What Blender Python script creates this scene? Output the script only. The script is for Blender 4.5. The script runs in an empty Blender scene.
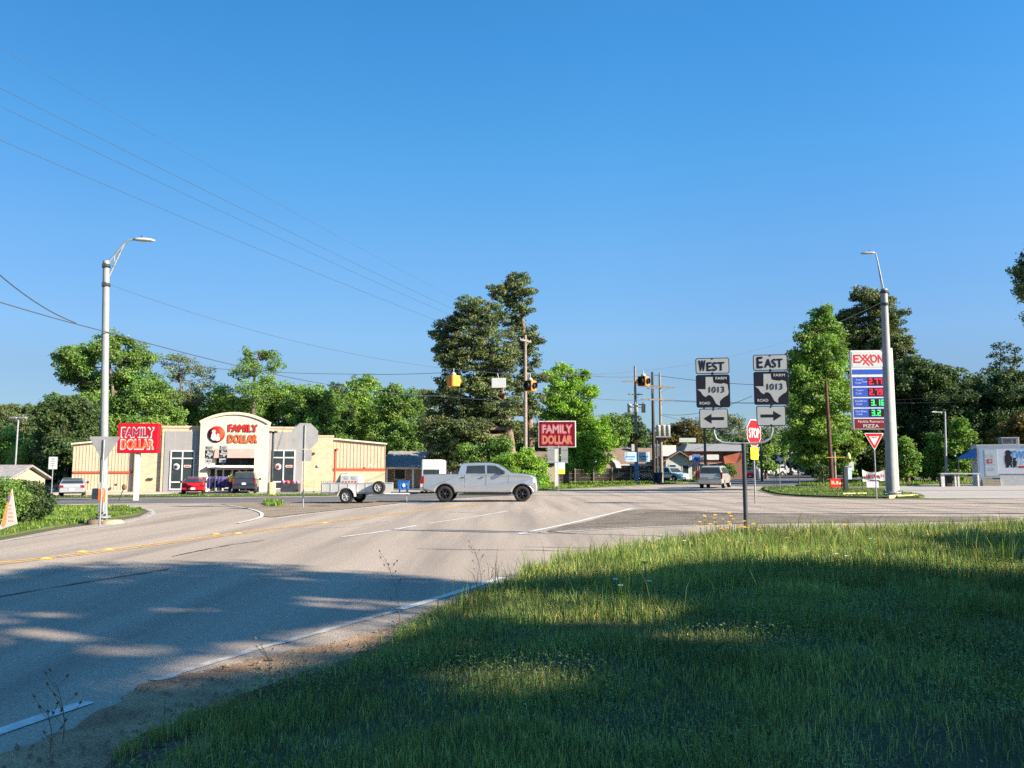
import bpy, bmesh, math, random
import numpy as np
from mathutils import Vector, Matrix, noise as mnoise

R = math.radians
sc = bpy.context.scene
col = sc.collection

# ------------------------------------------------------------------ camera, light, exposure
F_PX, PITCH, CAM_H = 800.0, math.atan(84 / 800.0), 1.6
cam_d = bpy.data.cameras.new('camera')
cam_d.sensor_width = 36.0
cam_d.lens = 36.0 * F_PX / 1024.0
cam_d.clip_start = 0.05
cam_d.clip_end = 6000
cam = bpy.data.objects.new('camera', cam_d)
cam.location = (0, 0, CAM_H)
cam.rotation_euler = (math.pi / 2 + PITCH, 0, 0)
col.objects.link(cam)
sc.camera = cam

SUN_EL, SUN_AZ = R(25.5), R(26)          # elevation; angle behind the +X axis
sun_dir = Vector((math.cos(SUN_EL) * math.cos(SUN_AZ), -math.cos(SUN_EL) * math.sin(SUN_AZ), math.sin(SUN_EL)))
world = bpy.data.worlds.new('World')
sc.world = world
world.use_nodes = True
wn = world.node_tree
for n in list(wn.nodes):
    wn.nodes.remove(n)
sky = wn.nodes.new('ShaderNodeTexSky')
sky.sky_type = 'NISHITA'
sky.sun_disc = False
sky.sun_elevation = SUN_EL
sky.sun_rotation = math.atan2(sun_dir.x, sun_dir.y)
sky.altitude = 0
sky.air_density = 1.0
sky.dust_density = 0.3
sky.ozone_density = 3.0
hs = wn.nodes.new('ShaderNodeHueSaturation')
hs.inputs['Hue'].default_value = 0.50
hs.inputs['Saturation'].default_value = 1.0
bgn = wn.nodes.new('ShaderNodeBackground')
bgn.inputs['Strength'].default_value = 0.10
won = wn.nodes.new('ShaderNodeOutputWorld')
wn.links.new(sky.outputs[0], hs.inputs['Color'])
# grade of the sky by height and bearing (world directions), to the clear blue of that morning
wtc = wn.nodes.new('ShaderNodeTexCoord')
wsx = wn.nodes.new('ShaderNodeSeparateXYZ')
wn.links.new(wtc.outputs['Generated'], wsx.inputs[0])


def wramp(sock, stops):
    r_ = wn.nodes.new('ShaderNodeValToRGB')
    e_ = r_.color_ramp.elements
    while len(e_) < len(stops):
        e_.new(0.5)
    for el, (p_, c_) in zip(e_, stops):
        el.position = p_
        el.color = (*c_, 1)
    wn.links.new(sock, r_.inputs['Fac'])
    return r_.outputs['Color']


def wmul(a_, b_):
    m_ = wn.nodes.new('ShaderNodeMix')
    m_.data_type = 'RGBA'
    m_.blend_type = 'MULTIPLY'
    m_.inputs['Factor'].default_value = 1.0
    wn.links.new(a_, m_.inputs['A'])
    wn.links.new(b_, m_.inputs['B'])
    return m_.outputs['Result']


by_height = wramp(wsx.outputs['Z'], [(0.0, (.27, .36, .50)), (.11, (.385, .44, .52)), (.158, (.447, .55, .637)), (.263, (.435, .669, .785)), (.367, (.346, .757, .909)), (.487, (.27, .77, .996))])
mr = wn.nodes.new('ShaderNodeMapRange')
mr.inputs['From Min'].default_value = -1
mr.inputs['From Max'].default_value = 1
wn.links.new(wsx.outputs['X'], mr.inputs['Value'])
by_bearing = wramp(mr.outputs['Result'], [(0.2, (.72, .72, .74)), (.27, (.75, .75, .77)), (.40, (.88, .88, .88)), (.56, (1, 1, 1)), (.72, (.96, .96, 1))])
wn.links.new(wmul(wmul(hs.outputs[0], by_height), by_bearing), bgn.inputs[0])
wn.links.new(bgn.outputs[0], won.inputs[0])

sun_d = bpy.data.lights.new('sun', 'SUN')
sun_d.energy = 5.0
sun_d.angle = R(0.5)
sun_d.color = (1.0, 0.89, 0.72)
sun = bpy.data.objects.new('sun', sun_d)
sun.rotation_euler = sun_dir.to_track_quat('Z', 'Y').to_euler()
sun.location = (60, -20, 40)
col.objects.link(sun)

sc.render.engine = 'CYCLES'
sc.cycles.use_denoising = False
sc.cycles.max_bounces = 6
sc.cycles.transparent_max_bounces = 8
sc.view_settings.view_transform = 'Standard'
sc.view_settings.look = 'None'
sc.view_settings.gamma = 1
sc.view_settings.use_curve_mapping = False
sc.view_settings.exposure = 1.45

# ------------------------------------------------------------------ placing helpers
GA, GB = 0.0123, -0.0031


def G(x, y):
    """Height of the gently tilted ground."""
    return GA * x + GB * y


def ray(px, py):
    u, v = (px - 512) / F_PX, (384 - py) / F_PX
    c, s = math.cos(PITCH), math.sin(PITCH)
    return Vector((u, c - v * s, s + v * c))


def gp(px, py):
    """Ground point seen at a pixel of the photograph."""
    d = ray(px, py)
    t = -CAM_H / (d.z - GA * d.x - GB * d.y)
    return Vector((d.x * t, d.y * t, CAM_H + d.z * t))


def at(px, Y, py=468):
    """Point at distance Y on the ray of a pixel."""
    d = ray(px, py)
    t = Y / d.y
    return Vector((d.x * t, Y, CAM_H + d.z * t))


def gat(px, Y):
    p = at(px, Y)
    p.z = G(p.x, p.y)
    return p


# ------------------------------------------------------------------ materials
MATS = {}


def new_mat(name):
    m = bpy.data.materials.new(name)
    m.use_nodes = True
    nt = m.node_tree
    return m, nt, nt.nodes['Principled BSDF']


def mat(name, c, rough=0.6, metal=0.0, var=0.12, scale=6.0, bump=0.0, bscale=40.0, coat=0.0, emit=None, spec=0.25, detail=4.0):
    """Procedural surface: base colour broken up by noise, optional bump."""
    if name in MATS:
        return MATS[name]
    m, nt, b = new_mat(name)
    L = nt.links
    tc = nt.nodes.new('ShaderNodeTexCoord')
    nz = nt.nodes.new('ShaderNodeTexNoise')
    nz.inputs['Scale'].default_value = scale
    nz.inputs['Detail'].default_value = detail
    L.new(tc.outputs['Object'], nz.inputs['Vector'])
    rp = nt.nodes.new('ShaderNodeValToRGB')
    lo, hi = 1 - var, 1 + var
    rp.color_ramp.elements[0].position = 0.3
    rp.color_ramp.elements[1].position = 0.7
    rp.color_ramp.elements[0].color = (c[0] * lo, c[1] * lo, c[2] * lo, 1)
    rp.color_ramp.elements[1].color = (min(1, c[0] * hi), min(1, c[1] * hi), min(1, c[2] * hi), 1)
    L.new(nz.outputs['Fac'], rp.inputs['Fac'])
    L.new(rp.outputs['Color'], b.inputs['Base Color'])
    b.inputs['Roughness'].default_value = rough
    b.inputs['Metallic'].default_value = metal
    b.inputs['Specular IOR Level'].default_value = spec
    if coat:
        b.inputs['Coat Weight'].default_value = coat
        b.inputs['Coat Roughness'].default_value = 0.08
    if emit:
        b.inputs['Emission Color'].default_value = (*emit[0], 1)
        b.inputs['Emission Strength'].default_value = emit[1]
    if bump:
        n2 = nt.nodes.new('ShaderNodeTexNoise')
        n2.inputs['Scale'].default_value = bscale
        n2.inputs['Detail'].default_value = 5
        L.new(tc.outputs['Object'], n2.inputs['Vector'])
        bp = nt.nodes.new('ShaderNodeBump')
        bp.inputs['Strength'].default_value = bump
        bp.inputs['Distance'].default_value = 0.02
        L.new(n2.outputs['Fac'], bp.inputs['Height'])
        L.new(bp.outputs['Normal'], b.inputs['Normal'])
    MATS[name] = m
    return m


def ramp(nt, stops):
    r = nt.nodes.new('ShaderNodeValToRGB')
    e = r.color_ramp.elements
    while len(e) < len(stops):
        e.new(0.5)
    for el, (p, c) in zip(e, stops):
        el.position = p
        el.color = (*c, 1)
    return r


def ground_mat(name, stops, scale, stops2=None, scale2=0.15, mixf=0.5, bump=0.3, bscale=60, rough=0.9, fine=120.0, fine_amt=0.35, stretch=None):
    """World-space ground surface: fine grain times broad patches."""
    m, nt, b = new_mat(name)
    L = nt.links
    ge = nt.nodes.new('ShaderNodeNewGeometry')
    src = ge.outputs['Position']
    n1 = nt.nodes.new('ShaderNodeTexNoise')
    n1.inputs['Scale'].default_value = scale
    n1.inputs['Detail'].default_value = 8
    n1.inputs['Roughness'].default_value = 0.65
    L.new(src, n1.inputs['Vector'])
    r1 = ramp(nt, stops)
    L.new(n1.outputs['Fac'], r1.inputs['Fac'])
    out = r1.outputs['Color']
    if stops2:
        mp = nt.nodes.new('ShaderNodeMapping')
        if stretch:
            mp.inputs['Rotation'].default_value = (0, 0, stretch[0])
            mp.inputs['Scale'].default_value = (stretch[1], stretch[2], 1)
        L.new(src, mp.inputs['Vector'])
        n2 = nt.nodes.new('ShaderNodeTexNoise')
        n2.inputs['Scale'].default_value = scale2
        n2.inputs['Detail'].default_value = 6
        L.new(mp.outputs['Vector'], n2.inputs['Vector'])
        r2 = ramp(nt, stops2)
        L.new(n2.outputs['Fac'], r2.inputs['Fac'])
        mx = nt.nodes.new('ShaderNodeMix')
        mx.data_type = 'RGBA'
        mx.inputs['Factor'].default_value = mixf
        L.new(out, mx.inputs['A'])
        L.new(r2.outputs['Color'], mx.inputs['B'])
        out = mx.outputs['Result']
    nf = nt.nodes.new('ShaderNodeTexNoise')
    nf.inputs['Scale'].default_value = fine
    nf.inputs['Detail'].default_value = 2
    L.new(src, nf.inputs['Vector'])
    rf = ramp(nt, [(0.35, (1 - fine_amt,) * 3), (0.65, (1 + fine_amt,) * 3)])
    L.new(nf.outputs['Fac'], rf.inputs['Fac'])
    mm = nt.nodes.new('ShaderNodeMix')
    mm.data_type = 'RGBA'
    mm.blend_type = 'MULTIPLY'
    mm.inputs['Factor'].default_value = 1.0
    L.new(out, mm.inputs['A'])
    L.new(rf.outputs['Color'], mm.inputs['B'])
    L.new(mm.outputs['Result'], b.inputs['Base Color'])
    b.inputs['Roughness'].default_value = rough
    b.inputs['Specular IOR Level'].default_value = 0.25
    n3 = nt.nodes.new('ShaderNodeTexNoise')
    n3.inputs['Scale'].default_value = bscale
    n3.inputs['Detail'].default_value = 4
    L.new(src, n3.inputs['Vector'])
    bp = nt.nodes.new('ShaderNodeBump')
    bp.inputs['Strength'].default_value = bump
    bp.inputs['Distance'].default_value = 0.02
    L.new(n3.outputs['Fac'], bp.inputs['Height'])
    L.new(bp.outputs['Normal'], b.inputs['Normal'])
    MATS[name] = m
    return m


def leaf_mat(name, c, trans=0.3, var=0.35, scale=0.6, rough=0.65):
    """Foliage: colour varies from clump to clump and leaf to leaf; lets some light through."""
    m, nt, b = new_mat(name)
    L = nt.links
    tc = nt.nodes.new('ShaderNodeTexCoord')
    nz = nt.nodes.new('ShaderNodeTexNoise')
    nz.inputs['Scale'].default_value = scale
    nz.inputs['Detail'].default_value = 5
    L.new(tc.outputs['Object'], nz.inputs['Vector'])
    lo, hi = 1 - var, 1 + var
    r = ramp(nt, [(0.32, (c[0] * lo, c[1] * lo, c[2] * lo)), (0.55, c), (0.72, (c[0] * hi, c[1] * hi, c[2] * hi))])
    L.new(nz.outputs['Fac'], r.inputs['Fac'])
    at_ = nt.nodes.new('ShaderNodeAttribute')
    at_.attribute_name = 'tint'
    mm = nt.nodes.new('ShaderNodeMix')
    mm.data_type = 'RGBA'
    mm.blend_type = 'MULTIPLY'
    mm.inputs['Factor'].default_value = 1.0
    L.new(r.outputs['Color'], mm.inputs['A'])
    L.new(at_.outputs['Color'], mm.inputs['B'])
    L.new(mm.outputs['Result'], b.inputs['Base Color'])
    b.inputs['Roughness'].default_value = rough
    b.inputs['Specular IOR Level'].default_value = 0.3
    tr = nt.nodes.new('ShaderNodeBsdfTranslucent')
    hsv = nt.nodes.new('ShaderNodeHueSaturation')
    hsv.inputs['Hue'].default_value = 0.485
    hsv.inputs['Saturation'].default_value = 1.1
    hsv.inputs['Value'].default_value = 1.3
    L.new(mm.outputs['Result'], hsv.inputs['Color'])
    L.new(hsv.outputs['Color'], tr.inputs['Color'])
    ms = nt.nodes.new('ShaderNodeMixShader')
    ms.inputs[0].default_value = trans
    L.new(b.outputs[0], ms.inputs[1])
    L.new(tr.outputs[0], ms.inputs[2])
    L.new(ms.outputs[0], nt.nodes['Material Output'].inputs['Surface'])
    MATS[name] = m
    return m


def glass(name='window_glass', c=(0.03, 0.04, 0.045)):
    return mat(name, c, rough=0.08, var=0.2, scale=1.5, spec=0.16)


# ------------------------------------------------------------------ tags and tree of objects
def tag(o, label=None, cat=None, group=None, kind=None):
    if label:
        o['label'] = label
    if cat:
        o['category'] = cat
    if group:
        o['group'] = group
    if kind:
        o['kind'] = kind
    return o


def thing(name, label, cat, loc=(0, 0, 0), rz=0.0, group=None):
    o = bpy.data.objects.new(name, None)
    o.empty_display_size = 0.2
    o.location = loc
    o.rotation_euler = (0, 0, rz)
    col.objects.link(o)
    return tag(o, label, cat, group)


def kids(o):
    return [c for c in KIDS.get(o.name, [])]


KIDS = {}


def copy_tree(o, parent=None):
    c = o.copy()
    col.objects.link(c)
    if parent:
        c.parent = parent
        KIDS.setdefault(parent.name, []).append(c)
    for ch in kids(o):
        copy_tree(ch, c)
    return c


def dup(o, loc, rz=0.0, label=None, scale=None, group=None):
    c = copy_tree(o)
    c.location = loc
    c.rotation_euler = (0, 0, rz)
    if scale is not None:
        c.scale = scale if hasattr(scale, '__len__') else (scale,) * 3
    if label:
        c['label'] = label
    if group:
        c['group'] = group
    return c


class MB:
    """Collects shapes; build() links them as one mesh object."""

    def __init__(self):
        self.v, self.f, self.m, self.sm, self.mats = [], [], [], [], []

    def mi(self, m):
        if m not in self.mats:
            self.mats.append(m)
        return self.mats.index(m)

    def add(self, vs, fs, m, smooth=False):
        o = len(self.v)
        self.v += [tuple(v) for v in vs]
        i = self.mi(m)
        for f in fs:
            self.f.append(tuple(o + k for k in f))
            self.m.append(i)
            self.sm.append(smooth)
        return self

    def box(self, x0, x1, y0, y1, z0, z1, m, M=None, bev=0.0):
        b = min(bev, (x1 - x0) * .45, (y1 - y0) * .45, (z1 - z0) * .45)
        if b <= 0:
            vs = [Vector((x, y, z)) for z in (z0, z1) for y in (y0, y1) for x in (x0, x1)]
            fs = [(0, 2, 3, 1), (4, 5, 7, 6), (0, 1, 5, 4), (2, 6, 7, 3), (0, 4, 6, 2), (1, 3, 7, 5)]
        else:
            def ring(z, i):
                return [(x0 + i, y0 + b, z), (x0 + b, y0 + i, z), (x1 - b, y0 + i, z), (x1 - i, y0 + b, z),
                        (x1 - i, y1 - b, z), (x1 - b, y1 - i, z), (x0 + b, y1 - i, z), (x0 + i, y1 - b, z)]
            rs = [ring(z0, b * .9), ring(z0 + b, 0), ring(z1 - b, 0), ring(z1, b * .9)]
            vs = [Vector(p) for r_ in rs for p in r_]
            fs = [tuple(range(7, -1, -1)), tuple(range(24, 32))]
            for k in range(3):
                for j in range(8):
                    fs.append((k * 8 + j, k * 8 + (j + 1) % 8, k * 8 + 8 + (j + 1) % 8, k * 8 + 8 + j))
        if M is not None:
            vs = [M @ v for v in vs]
        return self.add(vs, fs, m)

    def tube(self, pts, r, m, n=8, caps=True, M=None):
        pts = [Vector(p) for p in pts]
        rs = r if hasattr(r, '__len__') else [r] * len(pts)
        vs, fs = [], []
        up = Vector((0, 0, 1))
        t0 = (pts[1] - pts[0]).normalized()
        a = t0.cross(up)
        if a.length < 1e-3:
            a = t0.cross(Vector((1, 0, 0)))
        a.normalize()
        for i, p in enumerate(pts):
            t = ((pts[min(i + 1, len(pts) - 1)] - pts[max(i - 1, 0)])).normalized()
            a = (a - t * a.dot(t)).normalized()
            b = t.cross(a)
            for k in range(n):
                an = 2 * math.pi * (k + .5) / n
                vs.append(p + (a * math.cos(an) + b * math.sin(an)) * rs[i])
        for i in range(len(pts) - 1):
            for k in range(n):
                fs.append((i * n + k, i * n + (k + 1) % n, (i + 1) * n + (k + 1) % n, (i + 1) * n + k))
        if M is not None:
            vs = [M @ v for v in vs]
        self.add(vs, fs, m, n > 5)
        if caps:
            o = len(vs)
            self.add(vs[:n], [tuple(range(n - 1, -1, -1))], m)
            self.add(vs[-n:], [tuple(range(n))], m)
        return self

    def cyl(self, x, y, z0, z1, r, m, n=12, r1=None, M=None):
        return self.tube([(x, y, z0), (x, y, z1)], [r, r if r1 is None else r1], m, n, True, M)

    def lathe(self, prof, m, n=20, M=None, smooth=True):
        """prof: (radius, z) pairs about Z."""
        vs, fs = [], []
        for (r_, z) in prof:
            for k in range(n):
                a = 2 * math.pi * k / n
                vs.append(Vector((r_ * math.cos(a), r_ * math.sin(a), z)))
        for i in range(len(prof) - 1):
            for k in range(n):
                fs.append((i * n + k, i * n + (k + 1) % n, (i + 1) * n + (k + 1) % n, (i + 1) * n + k))
        if M is not None:
            vs = [M @ v for v in vs]
        return self.add(vs, fs, m, smooth)

    def prism(self, poly, a, b, m, plane='xz', M=None):
        """Extrude a 2-D outline; plane xz runs along y from a to b, xy along z, yz along x."""
        def P(p, t):
            if plane == 'xz':
                return Vector((p[0], t, p[1]))
            if plane == 'xy':
                return Vector((p[0], p[1], t))
            return Vector((t, p[0], p[1]))
        n = len(poly)
        ar = sum(poly[i][0] * poly[(i + 1) % n][1] - poly[(i + 1) % n][0] * poly[i][1] for i in range(n))
        if (ar > 0) != (plane == 'xz'):
            poly = poly[::-1]
        lo, hi = min(a, b), max(a, b)
        vs = [P(p, lo) for p in poly] + [P(p, hi) for p in poly]
        if plane == 'xz':
            fs = [tuple(range(n)), tuple(range(2 * n - 1, n - 1, -1))]
        else:
            fs = [tuple(range(n)), tuple(range(2 * n - 1, n - 1, -1))]
        for i in range(n):
            j = (i + 1) % n
            fs.append((i, n + i, n + j, j))
        if M is not None:
            vs = [M @ v for v in vs]
        return self.add(vs, fs, m)

    def quad(self, ps, m):
        return self.add([Vector(p) for p in ps], [tuple(range(len(ps)))], m)

    def build(self, name, parent=None, loc=None, rz=None, fix=True):
        me = bpy.data.meshes.new(name)
        me.from_pydata(self.v, [], self.f)
        for m in self.mats:
            me.materials.append(m)
        me.polygons.foreach_set('material_index', self.m)
        me.polygons.foreach_set('use_smooth', self.sm)
        if fix:
            bm = bmesh.new()
            bm.from_mesh(me)
            bmesh.ops.recalc_face_normals(bm, faces=bm.faces)
            bm.to_mesh(me)
            bm.free()
        me.update()
        o = bpy.data.objects.new(name, me)
        if parent:
            o.parent = parent
            KIDS.setdefault(parent.name, []).append(o)
        if loc is not None:
            o.location = loc
        if rz is not None:
            o.rotation_euler = (0, 0, rz)
        col.objects.link(o)
        return o


def TR(x=0, y=0, z=0, rx=0, ry=0, rz=0, s=1):
    return Matrix.Translation((x, y, z)) @ Matrix.Rotation(rz, 4, 'Z') @ Matrix.Rotation(ry, 4, 'Y') @ Matrix.Rotation(rx, 4, 'X') @ Matrix.Diagonal((s, s, s, 1))


def text_into(mb, s, size, m, M, w=None, bold=0.0, shear=0.0, depth=0.006):
    """Lettering as real mesh: centred on the origin of M, reading along local +X, up local +Z, facing local -Y."""
    cu = bpy.data.curves.new('lettering', 'FONT')
    cu.body = s
    cu.size = 1.0
    cu.offset = 0.0
    cu.shear = shear
    cu.extrude = 0.0
    cu.resolution_u = 3
    o = bpy.data.objects.new('lettering', cu)
    col.objects.link(o)
    dg = bpy.context.evaluated_depsgraph_get()
    me = bpy.data.meshes.new_from_object(o.evaluated_get(dg))
    vs = [v.co.copy() for v in me.vertices]
    fs = [tuple(p.vertices) for p in me.polygons]
    bpy.data.objects.remove(o)
    bpy.data.curves.remove(cu)
    bpy.data.meshes.remove(me)
    if not vs:
        return mb
    x0, x1 = min(v.x for v in vs), max(v.x for v in vs)
    y0, y1 = min(v.y for v in vs), max(v.y for v in vs)
    sy = size / (y1 - y0)
    sx = sy if w is None else w / (x1 - x0)
    k = bold * size / (y1 - y0) * 1.0 * .7
    if bold > .06:
        offs = [(k * math.cos(R(a)), k * math.sin(R(a))) for a in range(0, 360, 40)] + [(0, 0)]
    elif bold > 0:
        offs = [(-k, 0), (k, 0), (0, k), (0, -k), (0, 0)]
    else:
        offs = [(0, 0)]
    for i, (ox, oz) in enumerate(offs):
        out = [M @ Vector(((v.x - (x0 + x1) / 2) * sx + ox, -depth - .0003 * i, (v.y - (y0 + y1) / 2) * sy + oz)) for v in vs]
        mb.add(out, fs, m)
    return mb


def rrect(x0, x1, z0, z1, r, n=4):
    pts = []
    for cx, cz, a0 in ((x1 - r, z1 - r, 0), (x0 + r, z1 - r, 90), (x0 + r, z0 + r, 180), (x1 - r, z0 + r, 270)):
        for k in range(n + 1):
            a = R(a0 + 90 * k / n)
            pts.append((cx + r * math.cos(a), cz + r * math.sin(a)))
    return pts


# ------------------------------------------------------------------ shared materials
M_galv = mat('galvanised_steel', (0.27, 0.28, 0.29), 0.5, 0.35, 0.18, 5)
M_pole = mat('grey_concrete_pole', (0.25, 0.26, 0.265), 0.6, 0.15, 0.10, 3, 0.15)
M_wood = mat('weathered_pole_wood', (0.12, 0.09, 0.07), 0.9, 0, 0.35, 7, 0.4)
M_wood2 = mat('pale_pole_wood', (0.24, 0.20, 0.165), 0.9, 0, 0.25, 7, 0.4)
M_white = mat('white_paint', (0.55, 0.54, 0.52), 0.5, 0, 0.06, 3)
M_offw = mat('dirty_white_paint', (0.40, 0.40, 0.385), 0.6, 0, 0.14, 3)
M_black = mat('black_paint', (0.02, 0.02, 0.025), 0.5, 0, 0.3, 8)
M_dark = mat('dark_metal', (0.05, 0.055, 0.06), 0.5, 0.2, 0.3, 6)
M_signw = mat('reflective_white_sheet', (0.50, 0.51, 0.50), 0.35, 0, 0.06, 4)
M_signback = mat('aluminium_sign_back', (0.27, 0.27, 0.27), 0.45, 0.25, 0.12, 3)
M_red = mat('sign_red', (0.42, 0.012, 0.02), 0.65, 0, 0.12, 4, spec=.08)
M_orange = mat('orange_plastic', (0.60, 0.12, 0.03), 0.45, 0, 0.1, 5)
M_yel = mat('signal_yellow', (0.62, 0.33, 0.03), 0.45, 0, 0.12, 5)
M_wire = mat('cable_black', (0.06, 0.07, 0.09), 0.6, 0, 0.1, 5)
M_glass = glass()
M_rubber = mat('tyre_rubber', (0.022, 0.022, 0.022), 0.85, 0, 0.25, 20)
M_conc = mat('cast_concrete', (0.33, 0.30, 0.25), 0.9, 0, 0.15, 5, 0.3)

# ------------------------------------------------------------------ ground, roads, markings
def sheet(name, pts, m, layer, kind='structure', thick=0.0, label=None, cat=None):
    """A polygon laid on the tilted ground, `layer` metres above it."""
    vs = []
    for p in pts:
        x, y = p[0], p[1]
        vs.append((x, y, G(x, y) + layer))
    bm = bmesh.new()
    bv = [bm.verts.new(v) for v in vs]
    f = bm.faces.new(bv)
    f.normal_update()
    if f.normal.z < 0:
        f.normal_flip()
    if thick:
        r_ = bmesh.ops.extrude_face_region(bm, geom=[f])
        for e in r_['geom']:
            if isinstance(e, bmesh.types.BMVert):
                e.co.z += thick
    bmesh.ops.triangulate(bm, faces=bm.faces[:])
    me = bpy.data.meshes.new(name)
    bm.to_mesh(me)
    bm.free()
    me.materials.append(m)
    o = bpy.data.objects.new(name, me)
    col.objects.link(o)
    return tag(o, label, cat, None, kind)


def smooth(pts, n=4, jag=0.0, seed=1, closed=True):
    """Catmull-Rom through points, with optional raggedness."""
    rd = random.Random(seed)
    out = []
    N = len(pts)
    rng = range(N) if closed else range(N - 1)
    for i in rng:
        if closed:
            p0, p1, p2, p3 = pts[i - 1], pts[i], pts[(i + 1) % N], pts[(i + 2) % N]
        else:
            p0, p1, p2, p3 = pts[max(i - 1, 0)], pts[i], pts[i + 1], pts[min(i + 2, N - 1)]
        for k in range(n):
            t = k / n
            q = [0.5 * (2 * p1[a] + (p2[a] - p0[a]) * t + (2 * p0[a] - 5 * p1[a] + 4 * p2[a] - p3[a]) * t * t
                 + (3 * p1[a] - p0[a] - 3 * p2[a] + p3[a]) * t ** 3) for a in (0, 1)]
            out.append(Vector((q[0] + rd.uniform(-jag, jag), q[1] + rd.uniform(-jag, jag), 0)))
    if not closed:
        out.append(Vector((pts[-1][0], pts[-1][1], 0)))
    return out


W2 = lambda x, y: Vector((x, y, 0))

G_soil = ground_mat('soil_and_turf', [(0.3, (0.09, 0.10, 0.035)), (0.5, (0.13, 0.11, 0.06)), (0.7, (0.07, 0.10, 0.03))], 1.2,
                    [(0.35, (0.06, 0.09, 0.025)), (0.6, (0.12, 0.11, 0.06))], 0.08, 0.5)
G_road = ground_mat('worn_pale_asphalt', [(0.3, (0.25, 0.20, 0.155)), (0.5, (0.35, 0.282, 0.222)), (0.7, (0.435, 0.355, 0.282))], 22.0,
                    [(0.3, (0.19, 0.162, 0.138)), (0.5, (0.37, 0.30, 0.238)), (0.66, (0.46, 0.373, 0.295))], 1.1, 0.62, 0.4, 60, 0.85, 70, 0.26,
                    (R(-19.5), 1.0, 0.06))
G_cross = ground_mat('grey_asphalt', [(0.3, (0.10, 0.098, 0.095)), (0.7, (0.17, 0.165, 0.155))], 6.0,
                     [(0.35, (0.09, 0.088, 0.088)), (0.65, (0.19, 0.18, 0.165))], 0.9, 0.5, 0.3, 80, 0.85, 120, 0.25, (0, 0.08, 1.2))
G_lot = ground_mat('pale_concrete_lot', [(0.3, (0.34, 0.30, 0.27)), (0.7, (0.43, 0.385, 0.345))], 4.0,
                   [(0.35, (0.30, 0.27, 0.245)), (0.65, (0.43, 0.385, 0.34))], 0.7, 0.5, 0.25, 60, 0.85, 110, 0.18, (0, 0.1, 1.0))
G_sand = ground_mat('sandy_verge', [(0.3, (0.30, 0.17, 0.09)), (0.5, (0.42, 0.25, 0.14)), (0.7, (0.47, 0.325, 0.20))], 5.0,
                    [(0.38, (0.15, 0.09, 0.055)), (0.6, (0.40, 0.275, 0.165))], 1.4, 0.55, 0.9, 45, 0.95, 90, 0.4)
G_gravel = ground_mat('brown_gravel', [(0.3, (0.15, 0.115, 0.082)), (0.5, (0.26, 0.205, 0.15)), (0.7, (0.38, 0.31, 0.24))], 14.0,
                      [(0.38, (0.18, 0.125, 0.085)), (0.62, (0.33, 0.25, 0.175))], 1.2, 0.5, 1.0, 30, 0.95, 22, 0.45)
G_gravel2 = ground_mat('grey_gravel', [(0.3, (0.09, 0.075, 0.058)), (0.5, (0.17, 0.14, 0.11)), (0.7, (0.28, 0.24, 0.19))], 14.0,
                       [(0.38, (0.11, 0.09, 0.068)), (0.62, (0.25, 0.195, 0.145))], 0.9, 0.5, 1.0, 30, 0.95, 22, 0.45)
G_turf = ground_mat('turf_soil', [(0.3, (0.05, 0.075, 0.02)), (0.5, (0.085, 0.12, 0.028)), (0.7, (0.12, 0.15, 0.035))], 3.0,
                    [(0.4, (0.06, 0.09, 0.022)), (0.6, (0.12, 0.13, 0.045))], 0.5, 0.5, 0.9, 40, 0.95, 60, 0.45)
G_nearsoil = ground_mat('dark_meadow_soil', [(0.3, (0.05, 0.055, 0.025)), (0.7, (0.11, 0.11, 0.05))], 4.0,
                        [(0.4, (0.035, 0.045, 0.018)), (0.6, (0.08, 0.08, 0.045))], 0.8, 0.5, 0.9, 40, 0.95, 80, 0.4)
P_white = mat('worn_white_marking', (0.62, 0.60, 0.57), 0.8, 0, 0.2, 9, 0.2)
P_faded = mat('faded_white_marking', (0.42, 0.40, 0.37), 0.85, 0, 0.3, 7, 0.2)
P_yellow = mat('faded_yellow_marking', (0.56, 0.36, 0.16), 0.8, 0, 0.25, 6, 0.2)
P_tar_shadow = mat('tar_seal', (0.045, 0.042, 0.04), 0.6, 0, 0.3, 8)  # dark colour of the painted wire shadows on the road

# base: one sheet out to the horizon
bs = 1800
sheet('ground', [(-bs, -300), (bs, -300), (bs, bs), (-bs, bs)], G_soil, 0.0)

road_pts = [W2(-27.6, -25.0), gp(0, 541), gp(60, 529.5), gp(115, 522), gp(140, 517), gp(149, 512), gp(143, 508.5), gp(120, 505.3),
            gp(0, 505.5), gp(-260, 506), gp(-260, 498.4), gp(0, 498.4), gp(200, 497.5), gp(330, 496), gp(430, 493.5), gp(545, 490.5),
            gp(600, 487.8), gp(650, 485.2), gp(690, 482.6), gp(720, 479.5), gp(770, 474), gp(792, 471.6), gp(806, 471.6), gp(812, 474), gp(826, 480),
            gp(800, 484), gp(765, 487), gp(757, 491), gp(775, 496), gp(840, 499.5), gp(935, 500), gp(1040, 499), gp(1500, 498),
            W2(60, 19), W2(15, 15), W2(4, 11), W2(1.5, 7), W2(0, 4), W2(-9.0, -25)]
sheet('road', road_pts, G_road, 0.012)
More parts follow.
